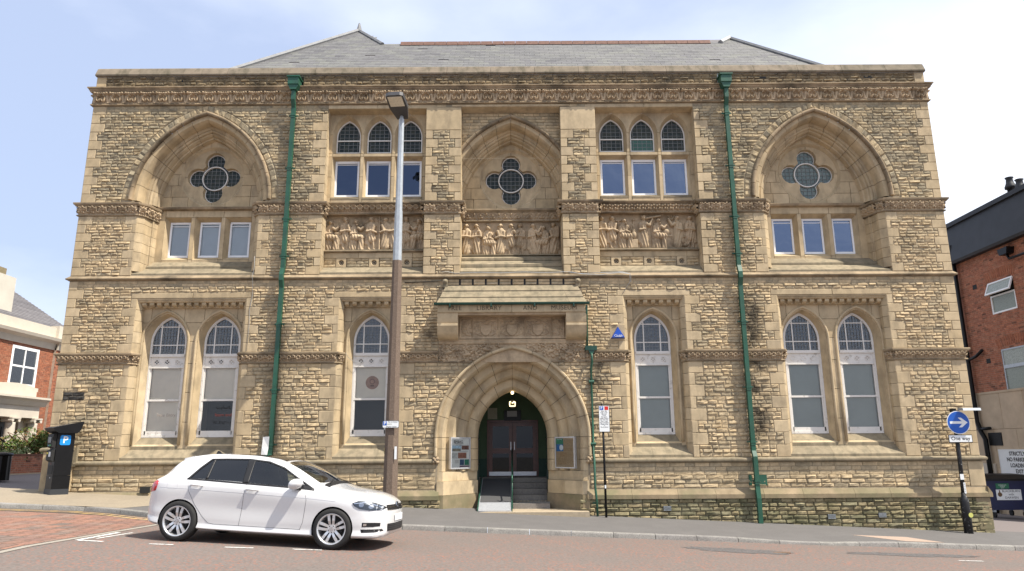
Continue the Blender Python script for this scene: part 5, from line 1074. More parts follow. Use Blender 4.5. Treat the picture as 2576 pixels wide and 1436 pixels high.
# porch interior
pin = tag(empty('porch', parent=lib), 'dark green porch with inner glazed doors')
M['pgreen'] = mat('dark_green_wall', (.055, .095, .045), .7, .1, 3); M['pgreen2'] = mat('deep_green_dado', (.015, .05, .03), .6)
mb = MB()
for s in (-1, 1): mb.box(s*1.25, s*1.3, 1.1, 3.35, 1.35, 3.9)
mb.box(-1.3, 1.3, 3.3, 3.35, 2.5, 3.9).box(-1.3, -.80, 3.3, 3.35, 1.35, 2.5).box(.80, 1.3, 3.3, 3.35, 1.35, 2.5).box(-1.3, 1.3, 1.1, 3.35, 3.85, 3.9); mb.obj('porch_wall', M['pgreen'], pin)
mb = MB()
for s in (-1, 1): mb.box(s*1.25, s*1.3, 1.1, 3.35, -.1, 1.345); mb.box(s*1.3, s*.80, 3.298, 3.35, .7, 1.345)
mb.obj('porch_dado', M['pgreen2'], pin)
MB().box(-1.3, 1.3, 2.35, 3.5, .5, .80).obj('landing', mat('stone_step', (.22, .2, .17), .8, .2, 20), pin)
for k in range(4): MB().box(.0, 1.25, .75+.38*k+.1, 2.4, -.1, .22+.15*k).obj('step', mat('stone_tread', (.17, .155, .135), .8, .2, 20), pin)
pts = [(.0, .72), (1.0, .72), (1.1, .9), (0, .9)]; MB().box(.0, 1.0, .55, 1.0, .05, .19).obj('step', mat('stone_tread2', (.2, .18, .16), .8, .2, 20), pin)
for i in range(9):      # lozenge tiles on the lower step
    for j in range(3): MB().prism([(.12+.1*i-.04, 1.0+.13*j), (.12+.1*i, 1.0+.13*j-.05), (.12+.1*i+.04, 1.0+.13*j), (.12+.1*i, 1.0+.13*j+.05)], 'z', .221, .2245).obj('floor_tile', M['ash'], pin) if j < 2 else None
# inner double doors
M['mahog'] = mat('dark_red_wood', (.095, .027, .014), .35, .25, 8, spec=.5)
dr = tag(MB().box(-.80, -.745, 3.27, 3.34, .80, 2.459).box(.745, .80, 3.27, 3.34, .80, 2.459).box(-.80, .80, 3.27, 3.34, 2.46, 2.52).obj('door_frame', M['mahog'], lib), 'dark red timber frame with glazed double doors')
for s in (-1, 1):
    a, b2 = (-.74, -.006) if s < 0 else (.006, .74)
    MB().box(a, a+.11, 3.28, 3.325, .81, 2.45).box(b2-.11, b2, 3.28, 3.325, .81, 2.45).box(a, b2, 3.281, 3.324, 2.33, 2.45).box(a, b2, 3.281, 3.324, 1.50, 1.66).box(a, b2, 3.281, 3.324, .81, .95).obj('door_leaf', M['mahog'], dr)
    for z0, z1 in ((.95, 1.5), (1.66, 2.33)): MB().box(a+.11, b2-.11, 3.30, 3.305, z0, z1).obj('door_glass', M['doorglass'] if 'doorglass' in M else M.setdefault('doorglass', glass('door_glass', (.12, .13, .12), .7)), dr)
    MB().box(a+.01, b2-.01, 3.27, 3.28, .83, .95).obj('kick_plate', M['alu'], dr); MB().box(b2-.06 if s < 0 else a+.04, b2-.04 if s < 0 else a+.06, 3.25, 3.28, 1.6, 1.85).obj('handle', M['alu'], dr)
MB().box(-.9, .9, 4.5, 4.52, .7, 2.7).obj('hall_backing', M['dark'], lib)
# open outer leaves folded back against the porch sides
for s in (-1, 1):
    o = MB().box(s*.985, s*1.04, 1.12, 1.9, .1, 2.55).obj('outer_door', M['dgreen'], lib)
    for z in (.5, 1.2, 1.9): MB().box(s*.965, s*.986, 1.14, 1.88, z, z+.03).obj('strap', M['blackm'], o)
# metal ramp with green rails
rmp = tag(empty('access_ramp'), 'metal access ramp with green side rails up through the door', 'ramp')
ra, rb = (-.30, .075), (2.4, .80)
V = [(-.9, ra[0], ra[1]), (-.04, ra[0], ra[1]), (-.04, rb[0], rb[1]), (-.9, rb[0], rb[1])]; V += [(x, y, z-.03) for x, y, z in V]
link('ramp_deck', fixn(mesh('ramp_deck', V, [(0, 1, 2, 3), (4, 7, 6, 5), (0, 4, 5, 1), (1, 5, 6, 2), (2, 6, 7, 3), (3, 7, 4, 0)], mat('chequer_plate', (.42, .43, .44), .5, .1, 20, metal=.3))), rmp)
ck = MB()
for i in range(40):
    for j in range(12):
        t_ = i/40; y = ra[0]+(.9)*t_; z = ra[1]+(rb[1]-ra[1])*(y-ra[0])/(rb[0]-ra[0]); x = -.87+.07*j+(.035 if i % 2 else 0); ck.box(x-.02, x+.02, y-.004, y+.004, z, z+.004)
tag(ck.obj('chequer_bars', M['alu'], rmp), kind='stuff')
mt = MB(); V = [(-.88, .32, .25), (-.06, .32, .25), (-.06, 2.4, .805), (-.88, 2.4, .805)]; link('rubber_mat', fixn(mesh('rubber_mat', V, [(0, 1, 2, 3)], mat('grey_rubber', (.06, .06, .062), .9))), rmp)
for x in (-.915, -.025): MB().prism([(ra[0], ra[1]-.03), (ra[0], ra[1]+.04), (rb[0], rb[1]+.09), (rb[0], rb[1]-.03)], 'x', x-.012, x+.012).obj('ramp_kerb', M['green'], rmp)
MB().tube([(-.02, .25, .95), (-.02, .20, .78), (-.02, .33, .76), (-.02, 1.0, 1.05), (-.02, 2.2, 1.62), (-.02, 2.25, .8)], .02, 8).obj('handrail', M['green'], rmp, True); MB().tube([(-.02, .30, .15), (-.02, .28, .80)], .016, 6).obj('rail_post', M['green'], rmp, True)
MB().box(-2.0, 1.95, -.55, .6, -.3, .055).obj('threshold', mat('worn_sandstone_threshold', (.33, .27, .19), .9, .15, 10, .2, 60), lib)
# lights and fittings inside the arch
lb = emit('warm_lamp', (1, .78, .42), 3.0)
q = tag(MB().lathe([(.0, 3.15), (.03, 3.16), (.042, 3.19), (.035, 3.23), (.0, 3.24)], 0, 1.02, 12).obj('pendant_lamp', lb), 'small glowing lamp hanging at the point of the door arch', 'lamp'); MB().box(-.03, .03, .99, 1.05, 3.24, 3.30).obj('lamp_cap', M['alu'], q)
q = tag(MB().prism(circ(0, 3.02, .13, 20), 'y', 3.22, 3.30).obj('wall_lamp', mat('lamp_diffuser', (.2, .18, .13), .5)), 'round bulkhead wall lamp with glowing curled tube in porch', 'lamp')
MB().tube([(-.05, 3.21, 3.09), (-.085, 3.21, 3.08), (-.085, 3.21, 2.95), (.085, 3.21, 2.95), (.085, 3.21, 3.08), (.05, 3.21, 3.09), (.02, 3.21, 3.05), (-.02, 3.21, 3.05)], .013, 6).obj('glow_tube', emit('lamp_tube', (1, .85, .5), 2.5), q)
tag(MB().box(-.26, .26, 3.2, 3.29, 2.50, 2.82).obj('heater_panel', M['blackm']), 'black box with a grey display over the inner doors', 'panel'); tag(MB().box(-.17, .14, 3.15, 3.2, 2.62, 2.80).obj('display_box', mat('grey_plastic', (.3, .3, .29), .6)), 'grey display unit fixed on the black box over the doors', 'display')
tag(MB().box(-.78, -.48, 3.285, 3.298, 2.55, 2.9).obj('paper_notice', mat('aged_paper', (.3, .29, .22), .9, .1, 10)), 'pale paper notice pinned to the green porch wall', 'notice')
# ---------------------------------------------------------------- poster cases on the jambs
def case(s, label):
    a, b2 = Vector((s*1.70, .20, 0)), Vector((s*1.20, .74, 0)); 
    if s < 0: l_, r_ = a, b2
    else: l_, r_ = b2, a
    ln = (r_-l_).length; root = empty('notice_case', ((l_.x+r_.x)/2, (l_.y+r_.y)/2, 1.53), math.atan2(r_.y-l_.y, r_.x-l_.x)); tag(root, label, 'notice case', 'framed notice cases on the door jambs')
    h = .42; w_ = ln/2
    MB().box(-w_, w_, -.03, .03, -h, h).obj('case_back', M['alu'], root)
    MB().add(*ring(rect(-w_, w_, -h, h), rect(-w_+.035, w_-.035, -h+.035, h-.035), -.05, -.029)).obj('case_frame', M['alu'], root); MB().add(*slab(rect(-w_+.03, w_-.03, -h+.03, h-.03), -.042)).obj('case_glass', glass('case_glass', (.93, .95, .95), 1.0), root)
    return root, w_-.035, h-.035
rt, w_, h = case(-1, 'silver notice case holding a photo poster on the door jamb beside the ramp')
MB().box(-w_, w_, -.034, -.031, -h, h).obj('poster', mat('poster_paper', (.72, .71, .66), .8), rt)
cols = [(-.28, .02, .05, .20, (.42, .55, .62)), (.04, .28, .09, .20, (.20, .09, .05)), (-.28, -.10, -.14, .01, (.5, .5, .46)), (-.08, .2, -.14, .01, (.33, .15, .10)), (-.02, .12, -.32, -.17, (.05, .11, .2)), (.14, .29, -.32, -.17, (.03, .2, .13)), (-.02, .29, -.37, -.335, (.11, .03, .09)), (-.26, .0, .05, .12, (.3, .27, .2))]
for i, (x0, x1, z0, z1, c_) in enumerate(cols): MB().box(x0*w_/.3, x1*w_/.3, -.0355-.0005*i, -.034, z0, z1).obj('poster_print', mat('print_%d' % i, c_, .7, .4, 14), rt)
text('poster_text', 'BM&AG', .10, M['signk'], rt, FRONT(-.08, -.036, .30), .0005); text('poster_text', 'Blackburn Museum\n& Art Gallery', .042, mat('grey_ink', (.12, .12, .12), .8), rt, FRONT(-.06, -.036, .235), .0005)
for k in range(5): MB().box(-.05, .27, -.036, -.034, .03-.0-.017*k+.02, .036-.017*k+.02).obj('poster_print', mat('ink_%d' % k, (.25, .25, .25), .8), rt) if k < 2 else MB().box(-.2, -.06, -.036, -.034, -.2-.03*k+.06, -.194-.03*k+.06).obj('poster_print', M['joint'], rt)
rt, w_, h = case(1, 'silver notice case with one small leaflet on cork on the right door jamb')
MB().box(-w_, w_, -.034, -.031, -h, h).obj('cork_board', mat('cork', (.44, .31, .17), .9, .2, 25, tint=(.3, .2, .1), tscale=30, tamt=.5), rt)
MB().box(-w_+.01, -.06, -.037, -.034, .03, h-.01).obj('leaflet', mat('leaflet_blue', (.02, .16, .38), .6), rt); MB().box(-w_+.01, -.06, -.0375, -.036, .22, h-.01).obj('leaflet_print', mat('leaflet_green', (.03, .25, .13), .6), rt); MB().prism(circ(-.13, .13, .075, 16), 'y', -.038, -.037).obj('leaflet_print', M['signw'], rt); text('leaflet_text', 'Get Crafty', .045, M['signw'], rt, FRONT(-.19, -.0385, .35), .0004)
# ---------------------------------------------------------------- slate roof behind the parapet
Y0, ZR0, TP = .42, 12.72, 1.0
def onroof(px, py):
    v = ray(px, py); o = Vector((0, CAMY, CAMZ)); t_ = (ZR0+TP*(CAMY-Y0)-CAMZ)/(v.z-TP*v.y); return o+v*t_
rf = link('roof', None, lib)
pA, pB, pC, pD, pE, pF = [onroof(*q) for q in ((548, 180), (903, 79), (962, 113), (1812, 109), (1834, 98), (2095, 168))]
pA = Vector((pA.x-.2, Y0, ZR0)); pF = Vector((pF.x+.2, Y0, ZR0))
lo = [(pA.x, Y0), (pB.x, pB.y), (pC.x, pC.y), (pD.x, pD.y), (pE.x, pE.y), (pF.x, Y0)]
def inroof(x, y):
    if y < Y0 or x < lo[0][0] or x > lo[-1][0]: return False
    return y <= float(np.interp(x, [p[0] for p in lo], [p[1] for p in lo]))
V = [(x, y, ZR0+TP*(y-Y0)-.02) for x, y in lo]; V2 = [(pB.x, 6.7, pB.z-1.0), (pE.x, 6.7, pE.z-1.0), (pA.x, 6.7, ZR0), (pF.x, 6.7, ZR0)]
und = mesh('roof_deck', V+V2, [(0, 1, 2, 3, 4, 5), (0, 8, 6, 1), (5, 4, 7, 9), (1, 6, 7, 4, 3, 2)], M['slate2']); link('roof_deck', und, lib)
bpy.data.objects.remove(rf); rf = bpy.data.objects['roof_deck']; rf.name = 'roof'
SL = []; step = .21; ny = 0; y = Y0; ct = math.cos(math.atan(TP)); st_ = math.sin(math.atan(TP))
while y < pB.y:
    wv = .34; x = lo[0][0]+(.17 if ny % 2 else 0)
    while x < lo[-1][0]:
        if inroof(x+wv/2, y+.02): SL.append((x, y, random.random()))
        x += wv
    y += step*ct; ny += 1
def slate_v(x, y, r_):
    wv, lg, th = .336, .30, .013; z = ZR0+TP*(y-Y0); dy, dz = lg*ct, lg*st_; j = .006*(r_-.5); k = .004*((r_*7) % 1)
    return [(x+k, y-.0+j, z+.016+j*.5), (x+wv, y+j, z+.016), (x+wv, y+dy, z+dz+.002), (x+k, y+dy, z+dz+.002), (x+k, y+j, z-.001), (x+wv, y+j, z-.001)]
sf = [(0, 1, 2, 3), (4, 5, 1, 0), (4, 0, 3), (1, 5, 2)]
SL.sort(key=lambda q: (q[1]-Y0)*2+abs(q[0])*.12); sm = MB()
for i, (x, y, r_) in enumerate(SL):
    if r_ > .996: continue
    if i < 300: link('slate', mesh('slate', slate_v(x, y, r_), sf, M['slate'], attr=[r_]*6), rf)
    else: sm.add(slate_v(x, y, r_), sf, r_)
tag(sm.obj('slate_field', M['slate'], rf), kind='stuff')
def hip(a, b2, m_, r=.09): MB().tube([a+(b2-a)*t_+Vector((0, 0, .03)) for t_ in np.linspace(0, 1, 10)], r, 6).obj('lead_hip', m_, rf)
hip(pA, pB, M['lead']); hip(pB, pC, M['lead'], .07); hip(pE, pF, M['lead'], .08); hip(pD, pE, M['leadw'], .1); MB().tube([pB, pB+Vector((0, 0, .35))], [.12, .03], 8).obj('lead_cap', M['lead'], rf)
x0 = onroof(1008, 112).x; x1 = onroof(1785, 108).x; n = 27
for k in range(n):
    a, b2 = x0+(x1-x0)*k/n, x0+(x1-x0)*(k+1)/n; MB().prism([(pC.y-.13, pC.z-.09), (pC.y-.02, pC.z+.11), (pC.y+.05, pC.z+.11), (pC.y+.16, pC.z-.09)], 'x', a+.006, b2-.006, random.random()).obj('ridge_tile', M['redtile'], rf)
# ---------------------------------------------------------------- rainwater pipes
def pipe(px, zt, zb, kinks, label):
    p_ = tag(empty('downpipe', (px, 0, 0), parent=lib), label)
    V = MB(); V.box(-.16, .16, -.36, -.03, 12.18, 12.40); V.box(-.19, .19, -.39, -.0, 12.40, 12.44); V.prism([(-.16, 12.18), (.16, 12.18), (.085, 12.02), (-.085, 12.02)], 'y', -.33, -.06); V.obj('hopper_head', M['green'], p_)
    seg = [(-.43, 12.02), (-.43, 11.72), (-.12, 11.45), (-.12, 6.62), (-.20, 6.42), (-.20, 6.25), (-.12, 6.05), (-.12, 1.55), (-.20, 1.40), (-.20, .62), (-.24, .35), (-.24, zb)]
    seg[0] = (-.25, 12.05); seg[1] = (-.36, 11.9); seg[2] = (-.36, 11.78)
    seg = [(-.22, 12.04), (-.22, 11.72), (-.12, 11.5)]+seg[3:]
    for a, b2 in zip(seg[:-1], seg[1:]):
        (ya, za), (yb2, zb2) = a, b2; w_ = .056; V = [(x, y+d, z) for (y, z) in ((ya, za), (yb2, zb2)) for (x, d) in ((-w_, -.06), (w_, -.06), (w_, .05), (-w_, .05))]
        link('pipe_length', fixn(mesh('pipe_length', V, [(0, 1, 5, 4), (1, 2, 6, 5), (2, 3, 7, 6), (3, 0, 4, 7), (0, 3, 2, 1), (4, 5, 6, 7)], M['green'])), p_)
    for z in (11.25, 9.6, 8.05, 6.95, 5.0, 3.2, 1.75, .75):
        y = -.12 if not (z < 1.4) else -.20; MB().box(-.07, .07, y-.075, y+.06, z, z+.05).box(-.064, .064, y-.07, y+.06, z-.06, z-.02).box(-.14, .14, y+.02, y+.06, z+.01, z+.045).obj('pipe_collar', M['green'], p_)
    return p_
pipe(-6.42, 12.1, .28, 0, 'square green rainwater pipe with hopper near the white car'); pipe(6.38, 12.1, -.28, 0, 'square green rainwater pipe with hopper between the right hand windows')
MB().box(6.22, 6.30, -.06, -.02, .66, .92).box(6.45, 6.70, -.06, -.02, .66, .92).obj('vent_grille', M['green'], lib)
sp_ = tag(empty('gutter_pipe', parent=lib), 'thin round green pipe from the canopy gutter')
MB().tube([(2.03, -.5, 5.43), (2.04, -.40, 5.2), (2.06, -.16, 4.7), (2.06, -.10, 4.36)], .028, 8).obj('pipe_length', M['green'], sp_, True); MB().box(2.0, 2.32, -.16, -.02, 4.25, 4.37).prism([(2.08, 4.25), (2.26, 4.25), (2.21, 4.15), (2.13, 4.15)], 'y', -.15, -.04).obj('small_hopper', M['dgreen'], sp_)
MB().tube([(2.17, -.09, 4.2), (2.17, -.19, 4.1), (2.17, -.20, 3.95), (2.15, -.06, 3.75), (2.15, -.06, 1.5), (2.15, -.19, 1.38), (2.15, -.19, .65), (2.17, -.22, .4), (2.19, -.22, -.12)], .03, 8).obj('pipe_length', M['green'], sp_, True)
for z in (3.4, 1.75, .25): MB().tube([(2.08, -.06, z), (2.22, -.06, z)], .045, 8).obj('pipe_collar', M['green'], sp_)
# air bricks, cable runs
def louvre(x, z, y=-.125, w_=.2, h=.12):
    o = MB().box(x-w_/2, x+w_/2, y, y+.03, z-h/2, z+h/2).obj('air_brick', M['dark'], lib)
    for k in range(4): MB().box(x-w_/2, x+w_/2, y-.012, y, z-h/2+.005+k*h/4, z-h/2+.018+k*h/4).obj('louvre', M['galv'], o)
louvre(4.02, .10); louvre(8.28, -.13); louvre(9.6, -.10)
MB().box(-9.78, -9.52, -.13, -.1, .56, .72).obj('air_brick', M['dark'], lib)
for x in (-9.9, 7.55, 10.75): MB().box(x-.13, x+.13, -.025, .01, 12.44, 12.50).obj('air_brick', M['black'], lib)
def cable(pts_, r=.007, m_='galv'): MB().tube(pts_, r, 5).obj('cable', M[m_], lib, True)
cable([(-1.95, -.05, 6.50), (-1.8, -.07, 6.50)]+[(x, -.035, 6.475+.012*math.sin(x*5)) for x in np.arange(-1.6, 1.7, .25)]+[(2.0, -.10, 6.40), (2.5, -.12, 6.37), (3.0, -.10, 6.44), (3.3, -.12, 6.40), (3.33, -.06, 6.2), (3.10, -.03, 5.85)]); cable([(1.6, -.035, 6.47), (2.0, -.08, 6.42), (2.6, -.10, 6.44), (3.1, -.1, 6.46), (3.34, -.1, 6.40), (3.35, -.05, 6.15)])
cable([(-7.28, -.02, 7.0), (-7.26, -.03, 6.7), (-7.26, -.14, 6.38), (-7.27, -.05, 6.25), (-7.25, -.03, 5.9), (-7.30, -.03, 5.5), (-7.28, -.03, 5.0), (-7.30, -.03, 4.3)], .006, 'leadw'); cable([(-3.0, -.03, 6.2), (-2.4, -.04, 6.22), (-1.95, -.06, 6.25)], .012, 'black')
cable([(-4.55, -.1, 4.2), (-4.5, .1, 4.1), (-4.35, .4, 3.98), (-4.2, .49, 4.05)], .006, 'leadw')
# blue triangular alarm box
al = empty('alarm_box', (2.92, -.09, 4.72)); tag(al, 'blue triangular burglar alarm box high beside the window', 'alarm box')
V = [(-.20, .09, -.14), (.20, .09, -.14), (.0, .09, .20), (-.17, -.06, -.12), (.17, -.06, -.12), (.0, -.06, .16)]; link('alarm_cover', fixn(mesh('alarm_cover', V, [(0, 1, 4, 3), (1, 2, 5, 4), (2, 0, 3, 5), (3, 4, 5), (0, 2, 1)], mat('blue_plastic', (.01, .07, .42), .3, spec=.5))), al)
text('alarm_text', 'Chubb', .085, M['signw'], al, FRONT(0, -.062, -.075), .001); MB().box(-.08, .08, -.0625, -.06, -.105, -.10).obj('alarm_print', M['signw'], al)
MB().bbox(2.70, 3.13, -.02, 0, 4.52, 4.98, .01, .4).obj('quoin', M['ash'], lib)
# paper notice fixed to the pipe, disc in the window
tag(MB().add([(-6.62, -.20, 1.98), (-6.44, -.24, 1.99), (-6.45, -.22, 1.70), (-6.63, -.21, 1.72), (-6.47, -.25, 1.46), (-6.64, -.22, 1.44)], [(0, 1, 2, 3), (3, 2, 4, 5)]).obj('paper_notice', mat('white_paper', (.72, .72, .70), .8, .1, 30)), 'curling white paper notice tied to the green rainwater pipe', 'notice')
q = tag(MB().prism(circ(-3.93, 3.47, .185, 28), 'y', .585, .598).obj('wooden_disc', mat('reddish_wood', (.42, .24, .16), .7, .2, 8)), 'round wooden head plaque hanging behind the window glass', 'plaque')
MB().add(*ring(circ(-3.93, 3.50, .075, 16), circ(-3.93, 3.50, .055, 16), .580, .586)).obj('plaque_carving', mat('dark_wood', (.2, .1, .06), .7), q); MB().box(-3.98, -3.88, .58, .586, 3.36, 3.41).obj('plaque_carving', mat('dark_wood2', (.2, .1, .06), .7), q)
red = mat('window_text_red', (.30, .05, .03), .6)
for k, tx in enumerate(('Explore,', 'learn and', 'be inspired')): text('window_lettering', tx, .125, M['signk'] if k != 1 else red, lib, FRONT(-8.02, .541, 2.80-.2*k), .0005)
text('window_lettering', 'Free Entry', .12, mat('pale_lettering', (.42, .36, .31), .8), lib, FRONT(-9.60, .541, 2.60), .0005)
# ---------------------------------------------------------------- street furniture
# lamp column: brown concrete octagon with a sleeved steel top
LX, LY = -2.955, -1.70; lz = zpav(LX, LY)
lamp = empty('street_lamp', (LX, LY, lz)); tag(lamp, 'tall street lamp, brown concrete column with galvanised steel top and square head', 'street lamp')
def octo(r0, r1, z0, z1, m_, name, n=8):
    v = [(r*math.cos(math.pi/8+2*math.pi*k/n), r*math.sin(math.pi/8+2*math.pi*k/n), z) for r, z in ((r0, z0), (r1, z1)) for k in range(n)]
    return MB().add(v, [(k, (k+1) % n, n+(k+1) % n, n+k) for k in range(n)]+[tuple(range(n))[::-1], tuple(range(n, 2*n))]).obj(name, m_, lamp)
def lw(px0, px1, py): a = atY(px0, py, LY); b2 = atY(px1, py, LY); return (b2[0]-a[0])/2/math.cos(math.pi/8), a[1]
zj = atY(997, 656, LY)[1]-lz; zt_ = atY(1000, 300, LY)[1]-lz
octo(.188, .125, -.3, zj, M['conc'], 'concrete_column'); octo(.105, .072, zj-.004, zt_, M['galv'], 'steel_sleeve')
octo(.118, .104, zj-.0, zj+1.35, M['galv'], 'steel_base_sleeve')
MB().lathe([(.045, zt_-.02), (.05, zt_+.05), (.045, zt_+.1)], 0, 0, 10).obj('spigot', M['galv'], lamp)
hd = empty('lamp_head', (0, 0, zt_+.10), parent=lamp)
V = [(-.12, -.10, -.04), (.12, -.10, -.04), (.14, -.15, .05), (-.14, -.15, .05), (-.24, -.86, .10), (.24, -.86, .10), (.24, -.86, .16), (-.24, -.86, .16), (-.24, -.45, .04), (.24, -.45, .04), (.25, -.45, .15), (-.25, -.45, .15)]
hm = MB().prism([(-.15, .12), (.15, .12), (.25, -.35), (.23, -.82), (.15, -.86), (-.15, -.86), (-.23, -.82), (-.25, -.35)], 'z', -.02, .09)
hdm = hm.obj('head_housing', mat('dark_grey_housing', (.055, .055, .058), .5, .1, 8), hd); hd.rotation_euler.x = R(-13); hd.rotation_euler.z = R(-6)
hd.scale = (1.0, 1.0, 1.0); MB().box(-.19, .19, -.80, -.42, -.03, -.02).obj('led_panel', mat('led_lens', (.62, .58, .47), .35, .1, 20), hd); 
for i in range(4):
    for j in range(3): MB().prism(circ(-.13+.085*i, -.74+.12*j, .012, 8), 'z', -.034, -.03).obj('led', mat('led_dot', (.5, .48, .4), .3), hd) if True else None
# plates strapped to the column
def plate(name, x, y, z, w_, h, label, parent_cat='sign', bw=.008):
    r_ = empty(name, (x, y, z)); tag(r_, label, parent_cat); c_ = .02
    lp = lambda w2, h2: [(w2*sx-c_*sx*(1 if k else 0), h2*sz-c_*sz*(0 if k else 1)) for sx, sz, k in ((-1, -1, 1), (1, -1, 1), (1, -1, 0), (1, 1, 0), (1, 1, 1), (-1, 1, 1), (-1, 1, 0), (-1, -1, 0))]
    MB().prism(lp(w_/2, h/2), 'y', 0, .006).obj('plate_back', M['signk'], r_); MB().prism(lp(w_/2-bw, h/2-bw), 'y', -.003, 0).obj('plate_face', M['signw'], r_); return r_
a = atY(962, 1058, LY-.2); b2 = atY(1003, 1076, LY-.2)
pl_ = plate('parking_plate', (a[0]+b2[0])/2, LY-.2, (a[1]+b2[1])/2, b2[0]-a[0], a[1]-b2[1], 'small white pay at meter parking plate on the lamp column'); W2, H2 = b2[0]-a[0], a[1]-b2[1]
MB().box(-W2/2+.015, -W2/2+.105, -.005, -.003, -.025, H2/2-.015).obj('plate_blue', M['blue'], pl_); text('plate_text', 'P', .10, M['signw'], pl_, FRONT(-W2/2+.06, -.006, .025), .0005, offset=.003)
text('plate_text', 'Pay at meter', .046, M['signk'], pl_, FRONT(.05, -.004, H2/2-.03), .0005); text('plate_text', 'Display ticket', .046, M['signk'], pl_, FRONT(.015, -.004, -H2/2+.03), .0005)
MB().box(-.1, .03, -.0045, -.003, -.008, .014).obj('plate_scratch', mat('faded_marking', (.45, .46, .42), .8, .3, 30), pl_)
zz = atY(992, 1140, LY-.16)[1]
tag(MB().box(LX+.10, LX+.155, LY-.17, LY-.16, zz-.14, zz+.16).obj('paper_strip', M['signw']), 'narrow white paper strip pasted low on the lamp column', 'notice'); tag(MB().box(LX-.165, LX-.155, LY-.10, LY-.05, zz+.0, zz+.13).obj('column_tag', mat('yellow_tag', (.5, .42, .22), .6)), 'small yellowish number tag on the concrete column', 'tag')
# parking restriction post by the wall
PX, PY = 2.36, -.42; pz = zpav(PX, PY); post = empty('parking_sign_post', (PX, PY, pz)); tag(post, 'thin black post with tall white parking times plate beside the door', 'sign post')
PX2 = atY(1520, 1160, PY)[0]; post.location.x = PX2
h = atY(1515, 1015, PY)[1]-pz; MB().tube([(0, 0, -.2), (-.01, 0, h)], .03, 10).obj('post', M['blackm'], post, True)
a = atY(1506, 1020, PY-.05); b2 = atY(1533, 1086, PY-.05); pr = MB(); pw, ph = b2[0]-a[0]+.02, a[1]-b2[1]; pc = ((a[0]+b2[0])/2-PX2, -.045, (a[1]+b2[1])/2-pz)
pf_ = MB().box(-pw/2, pw/2, 0, .005, -ph/2, ph/2).obj('plate', M['signk'], post, loc=pc); MB().box(-pw/2+.008, pw/2-.008, -.003, 0, -ph/2+.008, ph/2-.008).obj('plate_face', M['signw'], pf_)
MB().box(-pw/2+.025, -.015, -.005, -.003, ph/2-.115, ph/2-.02).obj('plate_blue', M['blue'], pf_); MB().box(.015, pw/2-.025, -.005, -.003, ph/2-.115, ph/2-.02).obj('plate_red', M['red'], pf_); text('plate_text', 'P', .095, M['signw'], pf_, FRONT((-pw/2+.01)/2, -.006, ph/2-.068), .0005, offset=.002)
for k, tx in enumerate(('Mon - Sat', '8 am - 6 pm', 'Max stay', '1 hour', 'No return', 'within 2 hours', 'Sun & B. Hols', '8 am - 6 pm', 'Pay at machine', 'Display ticket', 'or', 'Pay by phone')): text('plate_text', tx, .037, M['signk'], pf_, FRONT(0, -.004, ph/2-.145-.0375*k), .0005, offset=.0005)
MB().box(-.02, .02, -.036, -.03, .72, .80).obj('sticker', M['signw'], post)
# one way sign with its own lantern
OX, OY = 11.60, -.42; oz = zpav(OX, OY); ow = empty('one_way_sign', (OX, OY, oz)); tag(ow, 'scuffed black post with blue arrow disc, one way plate and small lantern', 'sign post'); 
tb = atY(2399, 1036, OY); tbx = tb[0]-OX; tz_ = tb[1]-oz
scuf = mat('scuffed_black_paint', (.012, .012, .013), .5, .1, 6, tint=(.30, .30, .29), tscale=14, tamt=.9, pos=(.60, .64))
MB().lathe([(.105, -.2), (.105, .78), (.085, .86), (.06, .90), (.057, 1.0)], 0, 0, 14).obj('post_base', scuf, ow, True); MB().tube([(0, 0, .9), (tbx*.5, 0, tz_*.6), (tbx*.75, 0, tz_)], .052, 10).obj('post', scuf, ow, True)
dcx, dcz = atY(2409.5, 1062.5, OY-.09); dcx -= OX; dcz -= oz; dr_ = .30
MB().prism(circ(dcx, dcz, dr_, 36), 'y', -.10, -.092).obj('disc_rim', M['signw'], ow); d_ = MB().prism(circ(dcx, dcz, dr_-.018, 36), 'y', -.104, -.10).obj('disc', M['blue'], ow)
MB().prism([(dcx+x, dcz+z) for x, z in ((-.225, -.032), (.09, -.032), (-.005, -.125), (.075, -.125), (.235, 0), (.075, .125), (-.005, .125), (.09, .032), (-.225, .032))], 'y', -.107, -.104).obj('arrow', M['signw'], d_)
px_, pz_ = atY(2415, 1103, OY-.09); px_ -= OX; pz_ -= oz
MB().box(px_-.31, px_+.31, -.10, -.092, pz_-.10, pz_+.10).obj('plate', M['signk'], ow); MB().box(px_-.295, px_+.295, -.103, -.10, pz_-.085, pz_+.085).obj('plate_face', M['signw'], ow); text('plate_text', 'One way', .135, M['signk'], ow, FRONT(px_, -.104, pz_), .0005, offset=.002)
MB().box(dcx-.10, dcx+.0, -.08, .05, dcz+.27, dcz+.36).obj('lantern_bracket', M['blackm'], ow); MB().prism([(-.30, dcz+.30), (-.06, dcz+.32), (-.05, dcz+.37), (-.28, dcz+.365)], 'x', dcx+.05, dcx+.52).obj('lantern', M['galv'], ow)
MB().box(-.055, .04, -.062, -.056, 1.32, 1.46).obj('sticker', M['signw'], ow); MB().box(.0, .05, -.064, -.058, .98, 1.25).obj('number_strip', M['signw'], ow); MB().prism(circ(.05, .45, .06, 9), 'y', -.112, -.108).obj('sticker', mat('yellow_sticker', (.55, .55, .15), .6), ow)
for k, c_ in enumerate('5221'): text('number', c_, .05, M['signk'], ow, FRONT(.025, -.065, 1.21-.06*k), .0004)
